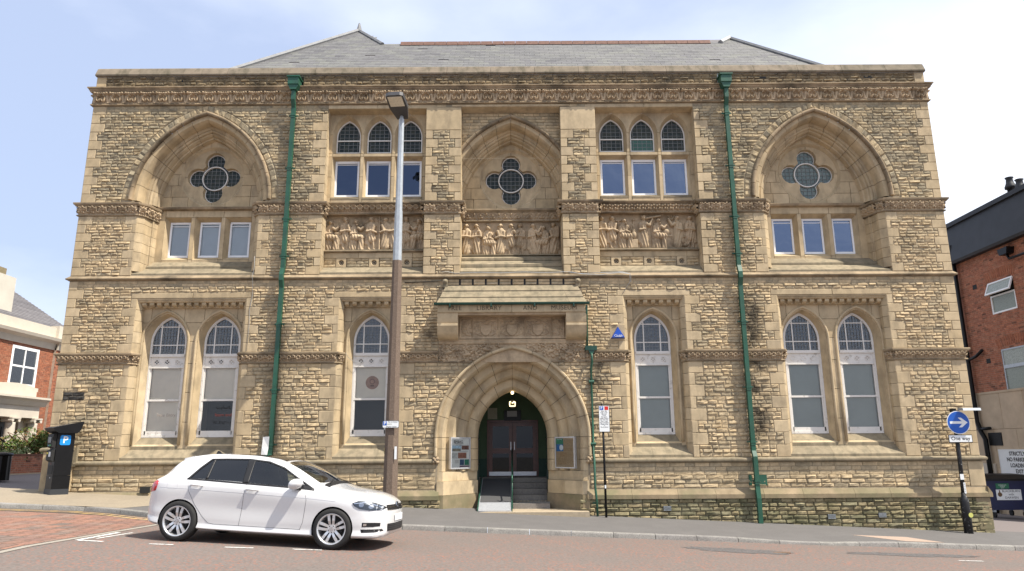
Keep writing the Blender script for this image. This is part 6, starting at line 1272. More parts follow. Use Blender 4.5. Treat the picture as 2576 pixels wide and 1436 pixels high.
# pay and display machine
MX, MY = -11.72, -.55; mz = zpav(MX, MY); pm = empty('ticket_machine', (MX, MY, mz), R(-38)); tag(pm, 'black pay and display ticket machine with sloping solar top on the pavement', 'ticket machine')
MB().box(-.185, .185, -.19, .21, -.1, .12).obj('machine_foot', mat('dark_grey_metal', (.03, .033, .038), .5), pm)
MB().box(-.18, .18, -.18, .21, .12, .42).obj('cabinet', M['blackm'], pm); MB().box(-.178, .178, -.178, .208, .425, 1.42).obj('cabinet', M['blackm'], pm)
MB().prism([(-.185, 1.05), (-.26, 1.08), (-.27, 1.30), (-.25, 1.38), (-.18, 1.40)], 'x', -.15, .15).obj('display_bezel', M['black'], pm); MB().prism([(-.185, .74), (-.25, .78), (-.25, 1.0), (-.20, 1.03), (-.18, 1.03)], 'x', -.15, .15).obj('payment_panel', M['black'], pm)
MB().box(-.09, .09, -.275, -.262, 1.18, 1.31).obj('screen', mat('display_glass', (.05, .045, .035), .1), pm); MB().box(-.01, .1, -.256, -.25, .86, .97).obj('keypad', M['alu'], pm)
for k in range(4): MB().prism(circ(-.06+.045*k, 1.12, .014, 8), 'y', -.275, -.262).obj('button', mat('button_%d' % k, (.1, .3, .35) if k < 2 else (.1, .35, .12), .5), pm)
MB().box(-.12, -.05, -.258, -.25, .92, .96).obj('coin_label', mat('coin_label_yellow', (.6, .5, .08), .6), pm); MB().box(-.13, .13, -.184, -.178, .46, .66).obj('lower_door', M['black'], pm); MB().prism(circ(.05, .38, .014, 8), 'y', -.19, -.18).obj('lock', M['alu'], pm); MB().prism([(-.04, .68), (.02, .68), (-.01, .73)], 'y', -.183, -.178).obj('warning_sticker', mat('brown_sticker', (.12, .04, .03), .6), pm)
MB().prism([(-.33, 1.52), (-.29, 1.46), (-.19, 1.40), (.22, 1.40), (.28, 1.47), (.34, 1.66), (.32, 1.68)], 'x', -.27, .27).obj('solar_hood', M['blackm'], pm); MB().prism([(-.27, 1.537), (.25, 1.655), (.25, 1.662), (-.27, 1.545)], 'x', -.21, .21).obj('solar_panel', mat('solar_cells', (.03, .035, .05), .08), pm)
def rsq(cx, cz, r_, c_): return [(cx+sx*(r_-c_)+c_*math.cos(a), cz+sz*(r_-c_)+c_*math.sin(a)) for sx, sz, a0 in ((1, -1, -90), (1, 1, 0), (-1, 1, 90), (-1, -1, 180)) for a in [R(a0+d) for d in (0, 30, 60, 90)]]
ps = link('parking_symbol', MB().prism(rsq(0, 0, .115, .035), 'y', -.003, 0).me('parking_symbol', mat('symbol_blue', (.01, .22, .62), .4)), pm, (.1815, .0, 1.24)); ps.rotation_euler.z = R(90); text('symbol_text', 'P', .22, M['signw'], ps, FRONT(0, -.004, 0), .0005, offset=.004)
pm.scale = (1.08, 1.08, 1.09)
# fluted black bin at the left edge
bn = empty('litter_bin', (-15.4, 2.5, zpav(-15.4, 2.5))); tag(bn, 'black fluted cast litter bin by the garden wall', 'bin')
n = 24; V = [((.30+.015*(k % 2)-.02*z)*math.cos(2*math.pi*k/n), (.30+.015*(k % 2)-.02*z)*math.sin(2*math.pi*k/n), z) for z in (0, .72) for k in range(n)]
MB().add(V, [(k, (k+1) % n, n+(k+1) % n, n+k) for k in range(n)]+[tuple(range(n, 2*n))]).obj('bin_body', M['blackm'], bn); MB().lathe([(.33, .72), (.34, .76), (.30, .80), (.1, .83)], 0, 0, 20).obj('bin_lid', M['blackm'], bn)
# ---------------------------------------------------------------- town house beyond the side street (facade faces +X)
def bricks(w_, h, holes, bl=.225, bh=.075, g=.010, d=.012):      # local x along the wall, z up, facing -y
    m_ = MB(); k = 0; z = 0
    while z < h-.01:
        x = -(bl/2 if k % 2 else 0)
        while x < w_:
            x0, x1 = max(0, x), min(w_, x+bl)
            if x1-x0 > .03:
                for a, b2, c_, e_ in holes:
                    if z+bh/2 > c_ and z+bh/2 < e_:
                        if x0 >= a-.01 and x1 <= b2+.01: x0 = x1 = 0
                        elif x0 < a < x1: x1 = a
                        elif x0 < b2 < x1: x0 = b2
                if x1-x0 > .02:
                    q = random.random(); V = [(x0+g/2, -d, z+g/2), (x1-g/2, -d, z+g/2), (x1-g/2, -d, z+bh-g/2), (x0+g/2, -d, z+bh-g/2), (x0+g/2, 0, z+g/2), (x1-g/2, 0, z+g/2), (x1-g/2, 0, z+bh-g/2), (x0+g/2, 0, z+bh-g/2)]
                    m_.add(V, [(0, 1, 2, 3), (0, 4, 5, 1), (1, 5, 6, 2), (2, 6, 7, 3), (3, 7, 4, 0)], q)
            x += bl
        z += bh; k += 1
    return m_
def wallplate(w_, z0, z1, holes, parent, m_):
    pts, tri = tess(rect(0, w_, z0, z1), [rect(*h) for h in holes]); o = link('wall', fixn(mesh('wall', [(x, 0, z) for x, z in pts], tri, m_)), parent)
    for h in holes:
        A = rect(*h); loft('reveal', A, A, -.004, .12, 'bmort', parent, False)
    MB().box(0, w_, .16, .3, z0, z1).obj('wall_core', M['dark'], parent); return o
HX = -20.0; NY, FYY = 6.0, 13.4; hz = zpav(HX, 8)+.02
th = empty('brick_town_house', (HX, NY, hz), R(90)); tag(th, 'red brick town house with cream columned doorway, number 18', 'house')     # local +x -> world +Y, local -y -> world +X
def hp_(px, py): a = atX(px, py, HX); return (a[0]-NY, a[1]-hz)
wl, wr = hp_(24, 925)[0], hp_(92, 925)[0]; wt, wb = hp_(60, 873)[1], hp_(60, 972)[1]
ht = hp_(75, 846)[1]; WL = FYY-NY; dl, drr = hp_(3, 1080)[0]-.9, hp_(36, 1080)[0]; 
pl0, pl1 = hp_(118, 1000)[0], WL                      # projecting pier at the far end
hol = [(wl, wr, wb, wt), (drr-1.5, drr+.35, 0, hp_(40, 1008)[1])]
wallplate(WL, -.5, ht, [(wl, wr, wb, wt), (drr-1.25, drr, -.3, hp_(25, 1012)[1]+.12)], th, M['bmort']); tag(bricks(WL, ht, hol).obj('wall_bricks', M['brick'], th), kind='stuff')
tb_ = bricks(WL-pl0, ht, []); o = tb_.obj('pier_bricks', M['brick'], th); o.location = (pl0, -.12, 0); o['kind'] = 'stuff'; MB().box(pl0, WL, -.12, .01, -.5, ht).obj('pier', M['bmort'], th)
wf = MB().add(*ring(rect(wl-.02, wr+.02, wb-.02, wt+.02), rect(wl+.1, wr-.1, wb+.1, wt-.1), -.02, .06)).box((wl+wr)/2-.03, (wl+wr)/2+.03, -.015, .05, wb, wt).box(wl, wr, -.016, .05, (wb+wt)/2-.035, (wb+wt)/2+.035).obj('window', M['upvc'], th)
MB().add(*slab(rect(wl, wr, wb, wt), .01)).obj('pane', M['glass'], wf); MB().box(wl, wr, .14, .15, wb, wt).obj('backing', M['dark'], wf)
for k in range(22): x = wl+.06+(wr-wl-.12)*k/21; o = MB().box(-.035, .035, 0, .004, wb+.05, wt-.05).obj('blind_slat', M['blindg'], wf, loc=(x, .08, 0)); o.rotation_euler.z = R(40)
MB().box(wl-.15, wr+.15, -.10, .02, wb-.17, wb-.02).obj('window_sill', M['cream'], th)
n = 20
for k in range(n):
    a = (k+.5)/n*2-1; xc = (wl+wr)/2+a*(wr-wl)*.52; zc = wt+.16+.10*(1-a*a); o = MB().box(-.035, .035, -.016, .01, -.14, .14).obj('arch_brick', M['brick'], th, loc=(xc, -.006, zc)); o.rotation_euler.y = a*.35
# cornice, parapet, roof, chimney
c0 = ht; MB().prism([(.0, c0-.35), (-.05, c0-.35), (-.10, c0-.1), (-.30, c0), (-.34, c0+.12), (.1, c0+.12), (.1, c0-.35)], 'x', -.5, pl0-.0).prism([(-.12, c0-.35), (-.17, c0-.35), (-.22, c0-.1), (-.42, c0), (-.46, c0+.12), (.1, c0+.12), (.1, c0-.35)], 'x', pl0, WL+.35).obj('cornice', M['cream'], th)
MB().box(-.5, pl0, -.02, .25, c0+.12, c0+.62).box(pl0, WL+.1, -.14, .25, c0+.12, c0+.72).obj('parapet', M['cream'], th)
rz0 = c0+.55; m2 = MB(); k = 0
while k < 22:
    y = .2+.17*k; z = rz0+.11*k; m2.add([(-.6, y, z+.015), (WL+.2, y, z+.015), (WL+.2, y+.19, z+.11), (-.6, y+.19, z+.11), (-.6, y, z-.01), (WL+.2, y, z-.01)], [(0, 1, 2, 3), (4, 5, 1, 0)], random.random()); k += 1
tag(m2.obj('roof', M['slate2'], th), 'grey slate roof')
MB().tube([(-.5, 3.95, rz0+2.45), (WL, 3.95, rz0+2.45)], .1, 6).obj('ridge', M['slate2'], th)
yA, zA = atX(34, 750, HX-1.0); yB_, zB_ = atX(14, 690, HX-1.0); zC_ = atX(8, 672, HX-1.0)[1]; yD = atX(17, 680, HX-1.0)[0]
MB().box(yA-NY-1.9, yA-NY, 1.0, 2.0, rz0, zB_-hz).obj('chimney', M['creamw'], th); MB().box(yD-NY-1.0, yD-NY, 1.0, 1.7, zB_-hz, zC_-hz).obj('chimney_cap', M['plinth'], th)
# doorway
z1 = hp_(30, 1002)[1]; ztop_ = hp_(40, 985)[1]; xr = hp_(75, 1010)[0]; xc = drr-.62
MB().prism([(-.50, z1-.28), (-.60, z1-.1), (-.72, z1), (-.72, z1+.08), (0, z1+.16), (0, z1-.28)], 'x', xc-1.55, xr+.25).box(xc-1.4, xr, -.45, 0, z1-.75, z1-.28).obj('door_entablature', M['cream'], th)
MB().prism([(xc-1.3, z1+.1), (xr-.1, z1+.1), (xr-.1, z1+.38)]+[(xc+(xr-xc)*math.cos(a)*.95, z1+.38+.22*math.sin(a)) for a in np.linspace(.0, math.pi, 9)]+[(xc-1.3, z1+.38)], 'y', -.3, 0).obj('door_blocking', M['cream'], th)
for px in (6, 63):
    x = hp_(px, 1060)[0]; zc = z1-.75
    c_ = MB().lathe([(.24, .0), (.24, .12), (.21, .2), (.205, .3), (.195, zc*.5), (.17, zc-.25), (.17, zc-.2)], x, -.32, 18).obj('column', M['cream'], th, True)
    MB().box(x-.26, x+.26, -.55, -.08, zc-.06, zc).obj('abacus', M['cream'], c_)
    for s in (-1, 1): MB().prism(circ(x+s*.19, zc-.12, .07, 16), 'y', -.54, -.10).obj('volute', M['cream'], c_)
MB().box(drr-.0, xr-.05, -.12, .02, 0, z1-.7).obj('door_pilaster', M['cream'], th)
dz1 = hp_(25, 1040)[1]; dtop = hp_(25, 1012)[1]
do = MB().box(drr-1.25, drr, .02, .10, .35, dz1).obj('door', M['blackm'], th)
for i in range(2):
    for j in range(3): MB().add(*ring(rect(drr-1.15+.6*i, drr-.68+.6*i, .5+.62*j, 1.0+.62*j), rect(drr-1.10+.6*i, drr-.73+.6*i, .55+.62*j, .95+.62*j), .0, .02)).obj('door_panel', M['blackm'], do)
MB().box(drr-.72, drr-.48, -.0, .018, 1.12, 1.2).obj('letter_plate', M['alu'], do)
MB().box(drr-1.3, drr+.02, -.01, .1, dz1, dz1+.07).obj('door_transom', M['cream'], th); MB().box(drr-1.25, drr, .03, .05, dz1+.07, dtop+.12).obj('fanlight', mat('fanlight_glass', (.10, .08, .06), .15), th); text('house_number', '18', .52, M['signk'], th, FRONT(hp_(27, 1028)[0], .02, (dz1+dtop)/2+.08), .002)
MB().box(drr-1.6, drr+.3, -.9, .0, -.4, .34).obj('door_step', M['buff'], th)
# garden wall, railing, shrub
gw = empty('garden_wall', (HX+2.6, 0, 0)); tag(gw, 'low weathered brick garden wall with stone base', 'wall')
ga, gb = atX(18, 1190, HX+2.6)[0], 13.0; gz = zpav(-17, 5)-.1; o = bricks(gb-3, .62, []).obj('wall_bricks', M['brickr'], gw); o.location = (0, 3, gz+.12); o.rotation_euler.z = R(90); o['kind'] = 'stuff'
MB().box(-.25, -.005, 3, gb, gz-.3, gz+.74).obj('wall_core', M['bmort'], gw); MB().box(-.26, .1, 3, gb, gz-.3, gz+.12).obj('wall_base', M['buff'], gw); MB().box(-.28, .04, 3, gb, gz+.74, gz+.79).obj('wall_coping', M['brickr'], gw)
M['leafg'] = mat('shrub_leaf', (.06, .11, .025), .7, .2, 5, rndcol=[(0, (.05, .10, .02)), (.4, (.09, .15, .035)), (.7, (.12, .14, .03)), (1, (.20, .09, .03))]); M['leafp'] = mat('pale_leaf', (.14, .19, .07), .7, .2, 5, rndcol=[(0, (.12, .17, .06)), (1, (.22, .26, .12))])
def foliage(name, c, rad, n, ls, m_, parent, seed=0, flat=.0):
    r_ = random.Random(seed); g = MB(); lobes = [(Vector((r_.uniform(-.55, .55), r_.uniform(-.55, .55), r_.uniform(-.35, .5))), r_.uniform(.35, .6)) for _ in range(11)]
    for i in range(n):
        lc, lr = r_.choice(lobes); d = Vector((r_.gauss(0, 1), r_.gauss(0, 1), r_.gauss(0, 1))).normalized()*lr*r_.uniform(.55, 1.05)**.5; p = lc+d; p = Vector((p.x*rad[0], p.y*rad[1], p.z*rad[2]))+Vector(c)
        if p.z < c[2]-rad[2]*.9: continue
        u = Vector((r_.gauss(0, 1), r_.gauss(0, 1), r_.gauss(0, .6))).normalized(); v = u.cross(Vector((r_.gauss(0, 1), r_.gauss(0, 1), r_.gauss(0, 1)))).normalized(); s_ = ls*r_.uniform(.6, 1.3)
        g.add([p-u*s_, p+v*s_*.42, p+u*s_, p-v*s_*.42], [(0, 1, 2, 3)], r_.random())
    return tag(g.obj(name, m_, parent), kind='stuff')
bx, bz = atX(85, 1125, HX+1.3); sh = empty('garden_shrub', (HX+1.3, bx, gz+.5)); tag(sh, 'rounded green and bronze shrub behind the garden wall', 'shrub')
foliage('crown', (0, 0, bz-gz-.45), (.95, 1.35, .85), 5200, .06, M['leafg'], sh, 2)
for k in range(5): MB().tube([(0, 0, -.4), (random.uniform(-.4, .4), random.uniform(-.5, .5), .5), (random.uniform(-.7, .7), random.uniform(-.9, .9), 1.1)], [.04, .03, .01], 5).obj('stem', M['mahog'], sh)
for px, py, rx, n_, nm_ in ((25, 1150, (.5, .8, .4), 1500, 'low grassy plants by the steps of the town house'), (118, 1165, (.45, .8, .45), 1400, 'pale trailing plant spilling over the garden wall')):
    y_, z_ = atX(px, py, HX+2.2); p_ = empty('garden_plant', (HX+2.2, y_, gz+.6)); tag(p_, nm_, 'plant'); foliage('leaves', (0, 0, z_-gz-.6), rx, n_, .05, M['leafp'], p_, n_); MB().tube([(0, 0, -.3), (0, .1, .3)], .02, 5).obj('stem', M['mahog'], p_)
rl = empty('step_railing', (HX+.9, 0, 0)); tag(rl, 'thin black handrail down the town house steps', 'railing'); y0_, z0_ = atX(0, 1102, HX+.9); y1_, z1_ = atX(45, 1135, HX+.9)
MB().tube([(0, y0_-.5, z0_+.2), (0, y1_, z1_)], .03, 6).obj('handrail', M['blackm'], rl)
for k in range(7): q = k/6; y_ = y0_-.3+(y1_-y0_+.3)*q; MB().tube([(0, y_, z0_+.15+(z1_-z0_-.15)*q), (0, y_, gz+.2)], .012, 5).obj('baluster', M['blackm'], rl)
# ---------------------------------------------------------------- brick building across the alley (wall faces -X)
BX = 18.3; bz0 = zpav(BX, 4)-.15; BY0 = 3.2
rb_ = empty('brick_alley_building', (BX, 14.0, bz0), R(-90)); tag(rb_, 'red brick and stone building with dark mansard roof across the alley', 'building')   # local +x -> world -Y, local -y -> world -X
def bp(px, py): a = atX(px, py, BX); return (14.0-a[0], a[1]-bz0)
zst = bp(2500, 985)[1]; zroof = bp(2480, 628)[1]; RH = bp(2480, 520)[1]-zroof; zr2 = bp(2560, 610)[1]; XW = 14.0-BY0
w1 = (bp(2488, 735)[0], bp(2553, 735)[0], bp(2520, 785)[1], bp(2520, 702)[1]); w2 = (bp(2524, 925)[0], bp(2600, 925)[0], bp(2550, 983)[1], bp(2550, 872)[1])
wallplate(XW, -1, zroof, [w1, w2], rb_, M['bmort']); o = bricks(XW, zroof-zst, [(w1[0], w1[1], w1[2]-zst, w1[3]-zst), (w2[0], w2[1], w2[2]-zst, w2[3]-zst)]).obj('wall_bricks', M['brickr'], rb_); o.location.z = zst; o['kind'] = 'stuff'
for k in range(4):
    for j in range(12): 
        x = -.4+1.25*j+(.6 if k % 2 else 0); z0_ = -1+(zst+1)*k/4; MB().bbox(max(0, x)+.004, min(XW, x+1.25)-.004, -.03, 0, z0_+.004, -1+(zst+1)*(k+1)/4-.004, .01, random.random()).obj('cladding_slab', M['buff'], rb_) if x < XW-.1 else None
MB().box(0, XW, -.05, 0, zst-.06, zst+.02).obj('stone_band', M['buff'], rb_)
def bwin(w_, open_=False, fr='galv'):
    a, b2, c_, e_ = w_; zs_ = c_+(e_-c_)*.58
    f_ = MB().add(*ring(rect(a, b2, c_, zs_), rect(a+.06, b2-.06, c_+.06, zs_-.06), -.0, .06)).obj('window', M['upvc'] if open_ else M['galv'], rb_); MB().box(a, b2, .03, .04, c_, zs_).obj('pane', mat('frosted_pane', (.22, .25, .21), .25, .3, 30), f_)
    h_ = e_-zs_; t_ = MB().add(*ring(rect(a, b2, -h_, 0), rect(a+.06, b2-.06, -h_+.06, -.06), -.0, .05)).obj('top_hung_sash', M['upvc'] if open_ else M['galv'], rb_, loc=(0, 0, e_)); MB().box(a+.05, b2-.05, .02, .025, -h_+.05, -.05).obj('pane', mat('frosted_pane2', (.3, .33, .29), .25, .3, 30), t_)
    if open_: t_.location = (0, -.03, e_); t_.rotation_euler.x = R(-22)
    MB().box(a-.05, b2+.05, .10, .11, c_, e_).obj('backing', M['dark'], f_)
bwin(w1, True); bwin(w2)
for w_ in (w1, w2):
    for k in range(15):
        a = (k+.5)/15*2-1; xc = (w_[0]+w_[1])/2+a*(w_[1]-w_[0])*.62; zc = w_[3]+.2+.10*(1-a*a); o = MB().box(-.037, .037, -.016, .01, -.17, .17).obj('arch_brick', M['brick'], rb_, loc=(xc, -.004, zc)); o.rotation_euler.y = a*.4
# dark roof edge, flues, pipes, vent, sign
zt1 = bp(2385, 563)[1]; zt2 = bp(2575, 472)[1]
MB().prism([(-.25, zroof-.1), (-.30, zroof), (-.05, zroof+RH*.95), (.2, zroof+RH), (.5, zroof-.1)], 'x', 0, XW-1.0).box(0, XW-1.0, -.15, .2, zroof+RH*.93, zroof+RH+.06).obj('mansard_roof', M['darkroof'], rb_)
MB().box(bp(2545, 600)[0], XW, -.02, .3, zroof-.1, zroof+.55).obj('parapet_wall', M['brickr'], rb_); MB().box(bp(2540, 600)[0], XW+.1, -.1, .35, zroof+.5, zroof+.6).obj('parapet_coping', M['sill'], rb_); 
for px in (2519, 2543):
    x, z = bp(px, 480); zt = bp(px, 445 if px < 2530 else 450)[1]; MB().lathe([(.12, zroof+RH*.6), (.12, zt-.42), (.19, zt-.42), (.19, zt-.34), (.13, zt-.2), (.11, zt-.05), (.15, zt), (.14, zt+.02)], x, .35, 14).obj('flue', M['darkroof'], rb_, True)
xp, zp1 = bp(2412, 650); xp2 = bp(2500, 1200)[0]; zz1 = bp(2400, 618)[1]; x1 = bp(2404, 640)[0]
MB().tube([(x1, -.16, zz1), (x1, -.16, bp(2470, 1060)[1]), (x1+.15, -.16, bp(2478, 1085)[1]), (x1+.35, -.16, bp(2490, 1105)[1]), (x1+.38, -.16, .1)], .085, 10).obj('drainpipe', M['blackm'], rb_, True)
q = bp(2478, 890); MB().tube([(x1, -.16, q[1]-.15), (q[0]-.3, -.17, q[1]-.05), (q[0], -.1, q[1]+.15)], .06, 8).obj('branch_pipe', M['blackm'], rb_, True); q = bp(2475, 1078); MB().tube([(x1, -.16, q[1]-.02), (q[0]+.6, -.16, q[1])], .06, 8).obj('branch_pipe', M['blackm'], rb_, True)
q = bp(2540, 632); MB().prism([(q[0]-.2, q[1]-.12), (q[0]+.2, q[1]-.12), (q[0]+.26, q[1]+.12), (q[0]-.26, q[1]+.12)], 'y', -.3, 0).obj('hopper', M['blackm'], rb_); MB().tube([(q[0], -.15, q[1]-.1), (q[0]+.1, -.15, q[1]-.3), (q[0]+1.2, -.15, q[1]-.32)], .05, 8).obj('branch_pipe', M['blackm'], rb_)
for px, py in ((2452, 722), (2487, 908)): q = bp(px, py); MB().box(q[0]-.12, q[0]+.12, -.02, .01, q[1]-.09, q[1]+.09).obj('pipe_outlet', M['black'], rb_)
a = bp(2508, 1100); MB().box(a[0]-.45, a[0]+.32, -.045, -.02, a[1]-.30, a[1]+.18).obj('louvre_vent', M['black'], rb_)
for k in range(8): MB().box(a[0]-.43, a[0]+.30, -.06, -.045, a[1]-.28+.055*k, a[1]-.255+.055*k).obj('louvre', M['blackm'], rb_)
s0, s1 = bp(2519, 1160)[0], bp(2519, 1160)[0]+2.0; sz0, sz1 = bp(2522, 1194)[1], bp(2522, 1130)[1]
sg = MB().box(s0, s1, -.07, -.035, sz0, sz1).obj('warning_board', M['signw'], rb_); sg['label'] = 'white no parking sign board with bold black capitals'
MB().add(*ring(rect(s0, s1, sz0, sz1), rect(s0+.03, s1-.03, sz0+.03, sz1-.03), -.08, -.069)).obj('board_edge', M['signw'], sg)
hh = sz1-sz0
for k, tx in enumerate(('STRICTLY', 'NO PARKING', 'LOADING', 'EXIT')): text('board_text', tx, hh*.21, M['signk'], sg, FRONT((s0+s1)/2, -.073, sz1-hh*(.17+.225*k)), .001, offset=.006)
q = bp(2490, 1150); MB().box(q[0]-1.0, q[0]+.35, -.10, -.03, bp(2475, 1200)[1]-.3, bp(2475, 1165)[1]).obj('skirting_panel', M['cream'], rb_)
# wheeled waste bin in the alley
wb_ = empty('waste_bin', (0, 0, 0)); tag(wb_, 'large navy wheeled waste bin with council sticker in the alley', 'bin')
v = ray(2480, 1208); 
bxL = 16.0; yB = bxL/ray(2487, 1250).x*ray(2487, 1250).y+CAMY; gzb = zpav(bxL, 1.5)-.03; wb_.location = (bxL, yB, gzb); M['navy'] = mat('navy_plastic', (.008, .012, .055), .45, .1, 6)
fr_ = MB(); V = [(0.06, 0, .26), (1.30, 0, .26), (1.38, 0, 1.20), (-.02, 0, 1.20), (.06, .85, .26), (1.30, .85, .26), (1.38, .95, 1.20), (-.02, .95, 1.20)]
link('bin_body', fixn(mesh('bin_body', V, [(0, 1, 2, 3), (5, 4, 7, 6), (0, 3, 7, 4), (1, 5, 6, 2), (0, 4, 5, 1), (3, 2, 6, 7)], M['navy'])), wb_); MB().prism([(-.06, 1.20), (-.06, 1.27), (.2, 1.40), (.9, 1.42), (1.02, 1.30), (1.02, 1.20)], 'x', -.06, 1.42).obj('bin_lid', M['blackm'], wb_)
MB().box(-.04, 1.40, -.035, .0, 1.13, 1.20).obj('bin_rim', M['navy'], wb_)
for x in (.16, 1.2):
    for y in (.08, .78): wo_ = MB().prism(circ(0, .11, .10, 16), 'x', -.025, .025).obj('castor', M['blackm'], wb_, loc=(x, y, 0)); MB().box(-.04, .04, -.05, .05, .19, .28).obj('castor_fork', M['galv'], wo_)
lab = MB().box(.26, 1.10, -.006, .0, .58, .92).obj('sticker', M['signw'], wb_); lab.rotation_euler.x = 0; text('sticker_text', 'BLACKBURN\nwith\nDARWEN', .105, M['signk'], wb_, FRONT(.76, -.008, .76), .0006); MB().prism(circ(.38, .76, .075, 10), 'y', -.008, -.006).box(.36, .40, -.0085, -.006, .83, .90).obj('sticker_crest', mat('crest_bronze', (.12, .07, .03), .6), wb_)
MB().box(.28, .72, -.006, .0, .95, 1.12).obj('sticker', mat('label_green', (.02, .14, .07), .5), wb_); text('sticker_text', 'CARDBOARD\n& PAPER\nONLY', .045, M['signw'], wb_, FRONT(.5, -.008, 1.02), .0005)
tag(strip('yellow_line', dense((13.4, .9), (19, 2.8)), .1, myl, .03), kind='structure')
# ---------------------------------------------------------------- the white hatchback
def pchip(xs, ys):
    xs, ys = np.array(xs, float), np.array(ys, float); h = np.diff(xs); d = np.diff(ys)/h; m_ = np.zeros(len(xs))
    m_[0], m_[-1] = d[0], d[-1]
    for i in range(1, len(xs)-1):
        if d[i-1]*d[i] > 0: w1, w2 = 2*h[i]+h[i-1], h[i]+2*h[i-1]; m_[i] = (w1+w2)/(w1/d[i-1]+w2/d[i])
    def f(x):
        x = np.clip(x, xs[0], xs[-1]); i = np.clip(np.searchsorted(xs, x)-1, 0, len(h)-1); t_ = (x-xs[i])/h[i]
        return (1+2*t_)*(1-t_)**2*ys[i]+t_*(1-t_)**2*h[i]*m_[i]+t_*t_*(3-2*t_)*ys[i+1]+t_*t_*(t_-1)*h[i]*m_[i+1]
    return f
K = lambda *p: pchip([q[0] for q in p], [q[1] for q in p])
XR, XF = -.76, 3.50
tz = [K((-.76, .46), (-.70, .36), (-.55, .27), (-.3, .23), (.4, .20), (2.2, .185), (2.9, .185), (3.25, .19), (3.42, .22), (3.50, .36)),            # A sill
      K((-.76, .49), (-.68, .45), (-.5, .40), (0, .36), (.5, .31), (2.2, .30), (2.9, .33), (3.3, .34), (3.45, .38), (3.50, .44)),                     # B low bulge
      K((-.76, .52), (-.6, .575), (0, .58), (1.2, .56), (2.4, .55), (3.1, .54), (3.4, .51), (3.50, .48)),                                             # C mid
      K((-.76, .55), (-.68, .72), (-.5, .81), (0, .845), (1.2, .815), (2.2, .78), (2.9, .74), (3.2, .69), (3.42, .60), (3.50, .53)),                   # D shoulder crease
      K((-.76, .58), (-.70, .77), (-.60, .90), (-.42, .975), (0, 1.0), (1.0, .972), (2.0, .925), (2.4, .90), (2.8, .865), (3.1, .82), (3.3, .765), (3.44, .67), (3.50, .57)),  # E belt
      K((-.76, .595), (-.70, .79), (-.60, .925), (-.47, 1.02), (-.22, 1.235), (.02, 1.325), (.45, 1.378), (1.0, 1.378), (1.45, 1.335), (1.8, 1.225), (2.1, 1.085), (2.35, .965), (2.6, .905), (3.0, .85), (3.3, .775), (3.44, .68), (3.50, .58)),  # F roof rail
      K((-.76, .61), (-.70, .81), (-.60, .945), (-.49, 1.045), (-.23, 1.295), (.02, 1.378), (.45, 1.42), (1.0, 1.42), (1.45, 1.385), (1.8, 1.275), (2.1, 1.135), (2.36, 1.015), (2.6, .95), (3.0, .893), (3.25, .83), (3.38, .765), (3.46, .68), (3.50, .59)),  # G
      K((-.76, .625), (-.70, .83), (-.60, .96), (-.51, 1.06), (-.25, 1.325), (.02, 1.40), (.4, 1.438), (.9, 1.442), (1.38, 1.415), (1.72, 1.345), (2.02, 1.225), (2.32, 1.075), (2.50, 1.0), (2.68, .96), (3.0, .918), (3.22, .87), (3.37, .795), (3.45, .715), (3.50, .60))]  # H centre
ty = [K((-.76, .74), (-.3, .80), (3.5, .80)), K((-.76, .80), (-.3, .875), (.5, .868), (2.2, .868), (2.7, .88), (3.5, .86)), K((-.76, .82), (-.2, .885), (1.2, .872), (2.6, .888), (3.5, .87)), K((-.76, .82), (-.2, .902), (1.2, .902), (2.6, .896), (3.2, .85), (3.5, .82)),
      K((-.76, .80), (-.3, .85), (1.2, .862), (2.4, .845), (3.0, .79), (3.5, .72)), K((-.76, .72), (-.5, .66), (-.2, .61), (.2, .615), (1.1, .625), (1.6, .645), (2.0, .69), (2.35, .745), (2.8, .74), (3.2, .70), (3.5, .66)), K((-.76, .6), (-.5, .53), (-.2, .50), (1.1, .53), (1.6, .53), (2.0, .56), (2.4, .60), (2.9, .56), (3.5, .5)), K((-.76, 0), (3.5, 0))]
def taper(x):
    if x > 2.75: t_ = (x-2.75)/(XF+.004-2.75); return (1-t_**4.4)**.40
    if x < -.25: t_ = (-.25-x)/(.51+.004); return (1-t_**4.0)**.40
    return 1.0
def section(x, zoff=0.0, ysc=1.0, zmin=None, nsub=5):
    T = taper(x); P = [(float(ty[k](x))*T*ysc, float(tz[k](x))-(zoff if k > 3 else 0)) for k in range(8)]
    if zmin is not None: P = [(p[0], max(p[1], zmin+.004*k)) for k, p in enumerate(P)]
    P = [(0, P[0][1])]+P; out = []
    for i in range(len(P)-1):
        p0, p1, p2, p3 = [P[max(0, min(len(P)-1, i+k))] for k in (-1, 0, 1, 2)]
        if i == 0: p0 = p1
        if i == len(P)-2: p3 = (-P[-2][0], P[-2][1])
        for k in range(nsub):
            t_ = k/nsub; q = []
            for c_ in (0, 1):
                if i == 0: q.append(p1[c_]+(p2[c_]-p1[c_])*t_)
                else: q.append(.5*(2*p1[c_]+(p2[c_]-p0[c_])*t_+(2*p0[c_]-5*p1[c_]+4*p2[c_]-p3[c_])*t_**2*1.0+(3*p1[c_]-p0[c_]-3*p2[c_]+p3[c_])*t_**3))
            out.append((max(q[0], 0), q[1]))
    out.append(P[-1]); return out
def loft_body(xs, m_, **kw):
    V = []; n = None
    for x in xs:
        s_ = section(x, **kw); full = s_+[(-y, z) for y, z in s_[::-1][1:-1]]; n = len(full); V += [(x, -y, z) for y, z in full]
    F = [(i*n+j, (i+1)*n+j, (i+1)*n+(j+1) % n, i*n+(j+1) % n) for i in range(len(xs)-1) for j in range(n)]+[tuple(range(n))[::-1], tuple(range((len(xs)-1)*n, len(xs)*n))]
    return fixn(mesh('body', V, F, m_, True))
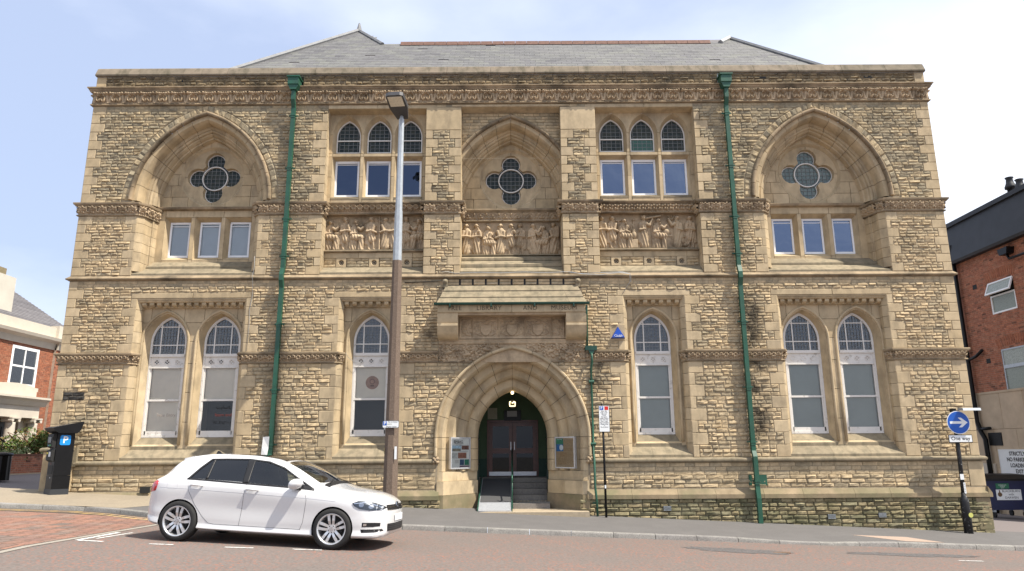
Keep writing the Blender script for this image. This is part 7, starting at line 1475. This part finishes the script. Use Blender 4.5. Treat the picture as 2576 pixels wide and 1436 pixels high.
def Wy(x, z):                                # half width of the body at (x,z)
    s_ = [p for p in section(x, nsub=6)][6:]; zz = [p[1] for p in s_]; yy = [p[0] for p in s_]
    for i in range(1, len(zz)):
        if zz[i] <= zz[i-1]: zz[i] = zz[i-1]+1e-5
    return float(np.interp(z, zz, yy))
def Zt(x, y):                                # height of the upper skin at (x,y)
    s_ = section(x, nsub=6)[6*5:]; return float(np.interp(-abs(y), [-p[0] for p in s_], [p[1] for p in s_]))
M['carw'] = mat('white_car_paint', (.60, .60, .60), .25, spec=.5, coat=1.0); M['carblk'] = mat('car_black_trim', (.012, .012, .013), .5); M['tyre'] = mat('tyre_rubber', (.018, .018, .018), .85, .2, 20, .2, 60)
M['privacy'] = glass('privacy_glass', (.05, .06, .07), 1.6); M['carglass'] = glass('car_glass', (.62, .68, .66), 1.5); M['rim'] = mat('alloy_wheel', (.62, .63, .64), .3, .05, 10, metal=.75); M['chrome'] = mat('chrome', (.75, .76, .78), .08, metal=1.0)
M['crease'] = mat('crease_shade_paint', (.48, .49, .51), .3, coat=1.0)  # greyer than the body: paints the shade along the shoulder crease
YAWC = R(-5.0); car = empty('white_hatchback_car', (-5.575, -6.25, 0)); tag(car, 'white five door hatchback car parked in front of the library', 'car')
# stand it on the camber: rear axle and front axle heights from the road
cdir = Vector((math.cos(YAWC), math.sin(YAWC), 0)); side = Vector((math.sin(YAWC), -math.cos(YAWC), 0))
base = Vector((-5.575, -7.15, 0))-side*.85; zr_ = zroad(base.x+side.x*.8, base.y+side.y*.8); pf = base+cdir*2.63; zf_ = zroad(pf.x+side.x*.8, pf.y+side.y*.8); zrl = zroad(base.x-side.x*.8, base.y-side.y*.8)
car.location = (base.x, base.y, (zr_+zrl)/2); pit = math.atan2(zf_-zr_, 2.63); rol = math.atan2(zrl-zr_, 1.6)
car.rotation_mode = 'QUATERNION'; car.rotation_quaternion = (Matrix.Rotation(YAWC, 3, 'Z') @ Matrix.Rotation(-pit, 3, 'Y') @ Matrix.Rotation(rol, 3, 'X')).to_quaternion()
xs = list(XR+.004+(.51)*(1-np.cos(np.linspace(0, math.pi/2, 16)))) ; xs = [XR+.001]+xs[1:]+list(np.arange(-.2, 2.76, .06))+list(XF-.004-(.75-.02)*(1-np.sin(np.linspace(0.02, math.pi/2, 22))))+[XF-.0005]
xs = sorted(set(round(float(x), 4) for x in xs)); xs = [x for i, x in enumerate(xs) if i == 0 or x-xs[i-1] > .0015]
body = link('body', loft_body(xs, M['carw']), car)
def cutter(me, matl):
    me.materials.clear(); me.materials.append(matl); o = link('cut', me); o.parent = car; return o
def cyl(cx, cz, r, y0, y1, n=48): return fixn(MB().prism(circ(cx, cz, r, n), 'y', y0, y1).me('cut', M['carblk']))
SW = {'quarter': [(.07, 1.012), (.20, 1.17), (.345, 1.325), (.375, 1.330), (.37, 1.006)], 'rear': [(.40, 1.004), (.405, 1.335), (.95, 1.354), (1.0, 1.35), (1.03, .984)], 'front': [(1.115, .978), (1.095, 1.350), (1.35, 1.325), (1.63, 1.24), (1.88, 1.105), (2.04, .99), (2.03, .945)]}
SW['light'] = [(2.07, .942), (2.08, .985), (2.24, .93), (2.22, .925)]
cuts = []
cav = cutter(loft_body([x for x in np.arange(-.45, 2.42, .07)], M['carblk'], zoff=.045, ysc=.945, zmin=.45, nsub=3), M['carblk']); cuts.append(cav)
for cx in (0, 2.63):
    for s in (-1, 1): cuts.append(cutter(cyl(cx, .325, .345, s*.60, s*1.2), M['carblk']))
def prism_y(poly, y0, y1): return fixn(MB().prism(poly, 'y', y0, y1).me('cut', M['carblk']))
for k in ('quarter', 'rear', 'front'):
    for s in (-1, 1): cuts.append(cutter(prism_y(SW[k], s*.3, s*1.2), M['carblk']))
ws = [(1.67, .0), (1.65, .42), (1.67, .555), (2.29, .68), (2.33, .60), (2.42, .0)]; wsp = ws+[(x, -y) for x, y in ws[::-1][1:-1]]
cuts.append(cutter(fixn(MB().prism(wsp, 'z', .93, 1.7).me('cut', M['carblk'])), M['carblk']))
for o in cuts:
    md = body.modifiers.new('b', 'BOOLEAN'); md.operation = 'DIFFERENCE'; md.object = o; md.solver = 'EXACT'; 
    try: md.material_mode = 'TRANSFER'
    except Exception: pass
dg = bpy.context.evaluated_depsgraph_get(); dg.update(); me = bpy.data.meshes.new_from_object(body.evaluated_get(dg)); body.modifiers.clear(); body.data = me
for o in cuts: bpy.data.objects.remove(o)
bm = bmesh.new(); bm.from_mesh(me)
for e_ in bm.edges:
    e_.smooth = not (len(e_.link_faces) == 2 and e_.calc_face_angle(0) > R(32))
for f in bm.faces: f.smooth = True
bm.to_mesh(me); bm.free()
if len(me.materials) == 0: me.materials.append(M['carw'])
def skin(name, poly, m_, off, parent, s=-1, hole=None, thick=0):     # polygon in side view laid on the skin
    def dens(p):
        o_ = []
        for a, b2 in zip(p, p[1:]+p[:1]):
            k = max(1, int(math.hypot(b2[0]-a[0], b2[1]-a[1])/.05))
            o_ += [(a[0]+(b2[0]-a[0])*i/k, a[1]+(b2[1]-a[1])*i/k) for i in range(k)]
        return o_
    pts, tri = tess(dens(poly), [dens(hole)] if hole else [])
    bm = bmesh.new(); vs_ = [bm.verts.new((x, 0, z)) for x, z in pts]
    for t_ in tri:
        try: bm.faces.new([vs_[i] for i in t_])
        except ValueError: pass
    x0, x1 = min(p[0] for p in poly), max(p[0] for p in poly); z0, z1 = min(p[1] for p in poly), max(p[1] for p in poly)
    for v in np.arange(x0+.05, x1, .06): bmesh.ops.bisect_plane(bm, geom=bm.verts[:]+bm.edges[:]+bm.faces[:], plane_co=(v, 0, 0), plane_no=(1, 0, 0))
    for v in np.arange(z0+.04, z1, .05): bmesh.ops.bisect_plane(bm, geom=bm.verts[:]+bm.edges[:]+bm.faces[:], plane_co=(0, 0, v), plane_no=(0, 0, 1))
    for v in bm.verts: v.co.y = s*(Wy(v.co.x, v.co.z)+off)
    if thick:
        r_ = bmesh.ops.extrude_face_region(bm, geom=bm.faces[:])
        for v in r_['geom']:
            if isinstance(v, bmesh.types.BMVert): v.co.y -= s*thick
    bmesh.ops.recalc_face_normals(bm, faces=bm.faces[:])
    if not thick and bm.faces:
        bm.faces.ensure_lookup_table()
        if bm.faces[0].normal.y*s < 0: bmesh.ops.reverse_faces(bm, faces=bm.faces[:])
    for f in bm.faces: f.smooth = True
    me = bpy.data.meshes.new(name); bm.to_mesh(me); bm.free(); me.materials.append(m_); return link(name, me, parent)
def seam(name, pth, m_=None, wd=.006, s=-1):
    pth2 = []
    for a, b2 in zip(pth[:-1], pth[1:]):
        k = max(1, int(math.hypot(b2[0]-a[0], b2[1]-a[1])/.05)); pth2 += [(a[0]+(b2[0]-a[0])*i/k, a[1]+(b2[1]-a[1])*i/k) for i in range(k)]
    pth2.append(pth[-1]); MB().tube([(x, s*(Wy(x, z)-.0005), z) for x, z in pth2], wd/2, 5).obj(name, m_ or M['carblk'], car)
def shrink(p, d):
    cx_, cz_ = sum(q[0] for q in p)/len(p), sum(q[1] for q in p)/len(p); return [(q[0]+(cx_-q[0])*d/max(.02, math.hypot(q[0]-cx_, q[1]-cz_)), q[1]+(cz_-q[1])*d/max(.02, math.hypot(q[0]-cx_, q[1]-cz_))) for q in p]
for s in (-1, 1):
    skin('side_window', shrink(SW['quarter'], -.012), M['privacy'], -.006, car, s); skin('side_window', shrink(SW['rear'], -.015), M['privacy'], -.006, car, s); skin('side_window', shrink(SW['front'], -.015), M['carglass'], -.006, car, s)
    skin('quarter_light', SW['light'], M['carblk'], .004, car, s)
    # rubber and gloss black surround, strip by strip
    bt = lambda x: float(np.interp(x, [.07, .40, 1.1, 2.03, 2.24], [1.003, .994, .968, .936, .918]))
    skin('belt_trim', [(x, bt(x)-.016) for x in np.linspace(.05, 2.26, 14)]+[(x, bt(x)+.010) for x in np.linspace(2.26, .05, 14)], M['carblk'], .003, car, s, thick=.02)
    up = [(.05, 1.0), (.19, 1.19), (.335, 1.342), (.6, 1.356), (1.0, 1.368), (1.36, 1.340), (1.645, 1.253), (1.90, 1.113), (2.26, .93)]; upi = [(.09, 1.0), (.21, 1.165), (.355, 1.322), (.6, 1.336), (1.0, 1.347), (1.345, 1.320), (1.625, 1.236), (1.87, 1.10), (2.19, .93)]
    skin('window_surround', up+upi[::-1], M['carblk'], .003, car, s, thick=.02)
    skin('pillar_trim', [(.365, 1.0), (.405, 1.0), (.41, 1.335), (.37, 1.335)], M['carblk'], .003, car, s, thick=.02); skin('pillar_trim', [(1.02, .975), (1.125, .972), (1.105, 1.352), (.99, 1.355)], M['carblk'], .003, car, s, thick=.02); skin('pillar_trim', [(2.02, .94), (2.10, .94), (2.11, .98), (2.03, 1.0)], M['carblk'], .003, car, s, thick=.02)
    # door shut lines, sill line, filler flap
    seam('shoulder_shade', [(-.40, .850), (0, .843), (1.2, .813), (2.2, .778), (2.65, .752)], M['crease'], .006, s); seam('shut_line', [(1.10, .965), (1.09, .80), (1.06, .40), (1.05, .30)], s=s); seam('shut_line', [(2.10, .93), (2.16, .75), (2.13, .40), (2.09, .29)], s=s); seam('shut_line', [(.09, .99), (.12, .82), (.25, .60), (.40, .42), (.52, .315), (.62, .30), (2.10, .288)], s=s)
    for x in (.25, 1.22):
        z = .905 if x < .5 else .875; hd = MB(); hd.tube([(x-.10, s*(Wy(x-.1, z)+.004), z), (x-.07, s*(Wy(x, z)+.035), z+.005), (x+.09, s*(Wy(x, z)+.037), z), (x+.12, s*(Wy(x+.1, z)+.004), z-.006)], [.012, .017, .017, .012], 8); ho = hd.obj('door_handle', M['carw'], car, True)
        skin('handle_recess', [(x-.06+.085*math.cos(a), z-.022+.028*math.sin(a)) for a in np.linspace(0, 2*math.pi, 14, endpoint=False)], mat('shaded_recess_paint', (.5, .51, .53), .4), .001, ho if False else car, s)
# fuel flap on the near side
seam('fuel_flap', [(-.17+.09*max(-1, min(1, 1.25*math.cos(a))), .90+.07*max(-1, min(1, 1.25*math.sin(a)))) for a in np.linspace(0, 2*math.pi, 22)], mat('flap_line', (.45, .45, .47), .5), .005)
# glass: windscreen, rear screen, panoramic roof
def top_patch(name, x0, x1, hw0, hw1, m_, off, nx=12, ny=14):
    V = [(x, hw*q, Zt(x, hw*q)+off) for x, hw in [(x0+(x1-x0)*i/nx, hw0+(hw1-hw0)*i/nx) for i in range(nx+1)] for q in np.linspace(-1, 1, ny+1)]; n = ny+1
    return link(name, fixn(mesh(name, V, [(i*n+j, i*n+j+1, (i+1)*n+j+1, (i+1)*n+j) for i in range(nx) for j in range(ny)], m_, True)), car)
top_patch('windscreen', 1.645, 2.43, .575, .705, M['carglass'], -.004); top_patch('sunroof', .72, 1.61, .47, .52, mat('black_roof_glass', (.008, .008, .009), .06, spec=.6), .004)
top_patch('cowl', 2.37, 2.47, .70, .70, M['carblk'], .005, 2); top_patch('rear_screen', -.50, -.27, .54, .49, mat('black_rear_glass', (.01, .011, .012), .06), .006, 6)
for s in (-1, 1): MB().tube([(2.42, s*.55, Zt(2.42, .55)+.02), (2.32, s*.1, Zt(2.32, .1)+.018)], .008, 5).obj('wiper', M['carblk'], car)
MB().prism([(-.06, 1.372), (-.235, 1.328), (-.25, 1.30), (-.18, 1.29)], 'y', -.50, .50).obj('roof_spoiler', M['carw'], car)
V = [(-.10, -.0, 1.435), (-.17, 0, 1.50), (-.20, 0, 1.495), (-.24, 0, 1.42)]; MB().prism([(.20, 1.415), (.12, 1.475), (.09, 1.475), (.06, 1.40)], 'y', -.012, .012).obj('aerial_fin', M['carblk'], car)
M['lampref'] = mat('lamp_reflector', (.42, .43, .45), .25, metal=.8)
# lamps, grille, bumper openings
for s in (-1, 1):
    skin('tail_lamp', [(-.69, .74), (-.60, .755), (-.47, .79), (-.44, .93), (-.47, .955), (-.55, .93), (-.66, .82)], mat('red_lens', (.42, .01, .015), .12, spec=.6, coat=.6), .006, car, s, thick=.02)
    hl = skin('headlamp', [(2.93, .735), (3.02, .775), (3.14, .78), (3.27, .755), (3.38, .71), (3.43, .675), (3.38, .635), (3.22, .63), (3.06, .65), (2.97, .69)], mat('headlamp_inner', (.10, .105, .11), .3, metal=.5), .003, car, s, thick=.02)
    skin('headlamp_lens', [(2.93, .735), (3.02, .775), (3.14, .78), (3.27, .755), (3.38, .71), (3.43, .675), (3.38, .635), (3.22, .63), (3.06, .65), (2.97, .69)], glass('lamp_lens', (.9, .92, .95), 1.2), .012, hl, s)
    for (x, z, r_) in ((3.08, .715, .034), (3.23, .69, .032)): skin('reflector', [(x+r_*1.2*math.cos(a), z+r_*math.sin(a)) for a in np.linspace(0, 2*math.pi, 14, endpoint=False)], M['lampref'], .008, hl, s)
    skin('lamp_blade', [(2.96, .735), (3.14, .762), (3.36, .70), (3.365, .688), (3.14, .75), (2.965, .725)], M['chrome'], .009, hl, s)
    skin('fog_grille', [(3.12, .44), (3.30, .445), (3.38, .44), (3.375, .385), (3.28, .375), (3.12, .375)], M['carblk'], .003, car, s, thick=.02); skin('lower_vane', [(3.10, .335), (3.40, .345), (3.42, .31), (3.30, .29), (3.12, .285)], M['carblk'], .003, car, s, thick=.02)
    skin('fog_lamp', [(3.14, .425), (3.19, .428), (3.19, .392), (3.14, .39)], M['chrome'], .008, car, s)
def front_patch(name, y0, y1, z0, z1, m_, off, ny=16, parent=None):      # laid across the nose
    V = []; 
    for z in (z0, (z0+z1)/2, z1):
        for q in np.linspace(y0, y1, ny+1):
            lo_, hi_ = 2.9, XF-.001
            for _ in range(30):
                md_ = (lo_+hi_)/2
                ok = z < Zt(md_, q)+.0 and abs(q) < Wy(md_, z)
                lo_, hi_ = (md_, hi_) if ok else (lo_, md_)
            V.append((lo_+off, q, z))
    n = ny+1; return link(name, fixn(mesh(name, V, [(i*n+j, i*n+j+1, (i+1)*n+j+1, (i+1)*n+j) for i in range(2) for j in range(ny)], m_, True)), parent or car)
front_patch('grille', -.52, .52, .64, .715, M['carblk'], .006); front_patch('grille_bar', -.50, .50, .675, .682, M['chrome'], .010); front_patch('grille_bar', -.52, .52, .632, .639, M['chrome'], .008)
front_patch('lower_grille', -.52, .52, .30, .42, M['carblk'], .006)
for z in (.335, .365, .395): front_patch('grille_bar', -.5, .5, z, z+.006, mat('grey_bar', (.06, .06, .065), .5), .011)
front_patch('number_plate', -.26, .26, .455, .565, mat('blank_plate', (.72, .73, .74), .45), .014)
def badge(name, x, y, z, r_, rot, parent):
    o = empty(name, (x, y, z), parent=parent); o.rotation_euler = rot; return o
def emblem(r_, y0, dy):                      # ring with V over W, facing -Y
    m_ = MB().add(*ring(circ(0, 0, r_, 24), circ(0, 0, r_*.86, 24), y0-dy, y0)); k = r_*.82
    def stroke(a, b2): 
        d = Vector((b2[0]-a[0], b2[1]-a[1])).normalized(); n_ = Vector((-d.y, d.x))*r_*.085; m_.prism([(a[0]+n_.x, a[1]+n_.y), (a[0]-n_.x, a[1]-n_.y), (b2[0]-n_.x, b2[1]-n_.y), (b2[0]+n_.x, b2[1]+n_.y)], 'y', y0-dy, y0)
    stroke((-.38*r_, .80*r_), (0, .12*r_)); stroke((.38*r_, .80*r_), (0, .12*r_)); stroke((-.78*r_, .42*r_), (-.36*r_, -.76*r_)); stroke((-.36*r_, -.76*r_), (0, .02*r_)); stroke((0, .02*r_), (.36*r_, -.76*r_)); stroke((.36*r_, -.76*r_), (.78*r_, .42*r_)); return m_
fb = emblem(.068, 0, .008).obj('front_badge', M['chrome'], car); fb.location = (XF-.03, 0, .69); fb.rotation_euler = (R(-12), 0, R(90)); MB().prism(circ(0, 0, .066, 24), 'y', -.002, .012).obj('badge_disc', M['carblk'], fb)
# mirrors
for s in (-1, 1):
    xm, zm = 1.87, .985; V = []
    mo = MB(); mo.add([(xm+.10+.13*c_*(1 if c_ > 0 else .9), s*(.965+.095*math.cos(b_)*sq), zm+.012+.085*math.sin(b_)*sq+.02*c_) for c_ in np.linspace(-1, 1, 9) for sq in [math.sqrt(max(.02, 1-abs(c_)**2.6))] for b_ in np.linspace(0, 2*math.pi, 14, endpoint=False)],
           [(i*14+j, i*14+(j+1) % 14, (i+1)*14+(j+1) % 14, (i+1)*14+j) for i in range(8) for j in range(14)]+[tuple(range(14)), tuple(range(8*14, 9*14))])
    mo_ = mo.obj('door_mirror', M['carw'], car, True); fixn(mo_.data); MB().tube([(xm+.12, s*.94, zm-.055), (xm+.16, s*.86, zm-.07)], .022, 6).obj('mirror_arm', M['carblk'], mo_)
# cabin
M['seat'] = mat('dark_seat_fabric', (.03, .032, .036), .9)
MB().box(-.45, 2.35, -.78, .78, .44, .47).obj('cabin_floor', M['seat'], car)
for x, y in ((1.15, -.36), (1.15, .36), (.25, -.36), (.25, .36)):
    st = MB(); st.prism([(x-.02, .5), (x+.45, .5), (x+.48, .66), (x+.05, .62)], 'y', y-.24, y+.24); st.prism([(x-.02, .58), (x+.12, .6), (x-.12, 1.16), (x-.22, 1.16)], 'y', y-.23, y+.23); so_ = st.obj('seat', M['seat'], car); MB().prism([(x-.20, 1.18), (x-.10, 1.18), (x-.12, 1.33), (x-.21, 1.33)], 'y', y-.13, y+.13).obj('headrest', M['seat'], so_)
MB().prism([(1.95, .6), (2.45, .6), (2.5, .96), (2.1, .96)], 'y', -.7, .7).obj('dashboard', M['seat'], car)
sw_ = MB(); sw_.tube([(1.86+.03*math.sin(a), -.36+.18*math.cos(a), .92+.18*math.sin(a)) for a in np.linspace(0, 2*math.pi, 20)], .016, 6).obj('steering_wheel', M['carblk'], car)
# wheels
def wheel():
    g = MB(); n = 40
    prof = [(.225, -.11), (.245, -.122), (.29, -.118), (.315, -.10), (.322, -.06), (.322, .06), (.31, .10), (.24, .11)]
    V = [(r*math.cos(2*math.pi*k/n), y, r*math.sin(2*math.pi*k/n)) for r, y in prof for k in range(n)]; m_ = len(prof)
    ty_ = mesh('tyre', V, [(i*n+k, i*n+(k+1) % n, (i+1)*n+(k+1) % n, (i+1)*n+k) for i in range(m_-1) for k in range(n)], M['tyre'], True); fixn(ty_)
    prof = [(.246, -.118), (.235, -.122), (.222, -.112), (.212, -.08), (.205, .08)]; V = [(r*math.cos(2*math.pi*k/n), y, r*math.sin(2*math.pi*k/n)) for r, y in prof for k in range(n)]
    ri = mesh('rim', V, [(i*n+k, i*n+(k+1) % n, (i+1)*n+(k+1) % n, (i+1)*n+k) for i in range(4) for k in range(n)], M['rim'], True)
    sp = MB()
    for k in range(5):
        for d in (-1, 1):
            a = k*2*math.pi/5+math.pi/2; c_, s_ = math.cos(a), math.sin(a)
            def P(r, t_, y): return (r*c_-t_*s_, y, r*s_+t_*c_)
            i0, i1, o0, o1 = d*.006, d*.042, d*.022, d*.066
            V = [P(.05, i0, -.085), P(.05, i1, -.085), P(.13, d*.056, -.105), P(.13, d*.014, -.105), P(.222, o0, -.106), P(.222, o1, -.106)]; V += [(x, y+.03, z) for x, y, z in V]
            sp.add(V, [(0, 1, 2, 3), (3, 2, 5, 4), (6, 9, 8, 7), (9, 10, 11, 8), (0, 3, 9, 6), (3, 4, 10, 9), (1, 7, 8, 2), (2, 8, 11, 5), (4, 5, 11, 10), (0, 6, 7, 1)])
    hub = MB().prism(circ(0, 0, .068, 20), 'y', -.092, .05); disc = MB().prism(circ(0, 0, .15, 28), 'y', -.02, .0).prism(circ(0, 0, .208, 28), 'y', .03, .05)
    bolts = MB()
    for k in range(5): bolts.prism(circ(.053*math.cos(k*1.2566+.628+math.pi/2), .053*math.sin(k*1.2566+.628+math.pi/2), .009, 8), 'y', -.094, -.09)
    return [('tyre', ty_), ('rim', ri), ('spokes', fixn(sp.me('spokes', M['rim']))), ('hub', hub.me('hub', M['rim'])), ('brake_disc', disc.me('brake_disc', mat('brake_shadow', (.05, .05, .05), .6, metal=.3))), ('wheel_bolts', bolts.me('wheel_bolts', M['carblk'])), ('centre_cap', emblem(.03, -.092, .004).me('centre_cap', M['chrome']))]
WH = wheel()
for x, sp_a in ((0, .12), (2.63, -.1)):
    for s in (-1, 1):
        wh = empty('wheel', (x, s*.795, .322), parent=car)
        if s > 0: wh.rotation_euler.z = math.pi
        for nm_, me_ in WH: o = link(nm_, me_, wh); o.rotation_euler.y = sp_a if nm_ in ('spokes', 'wheel_bolts') else 0
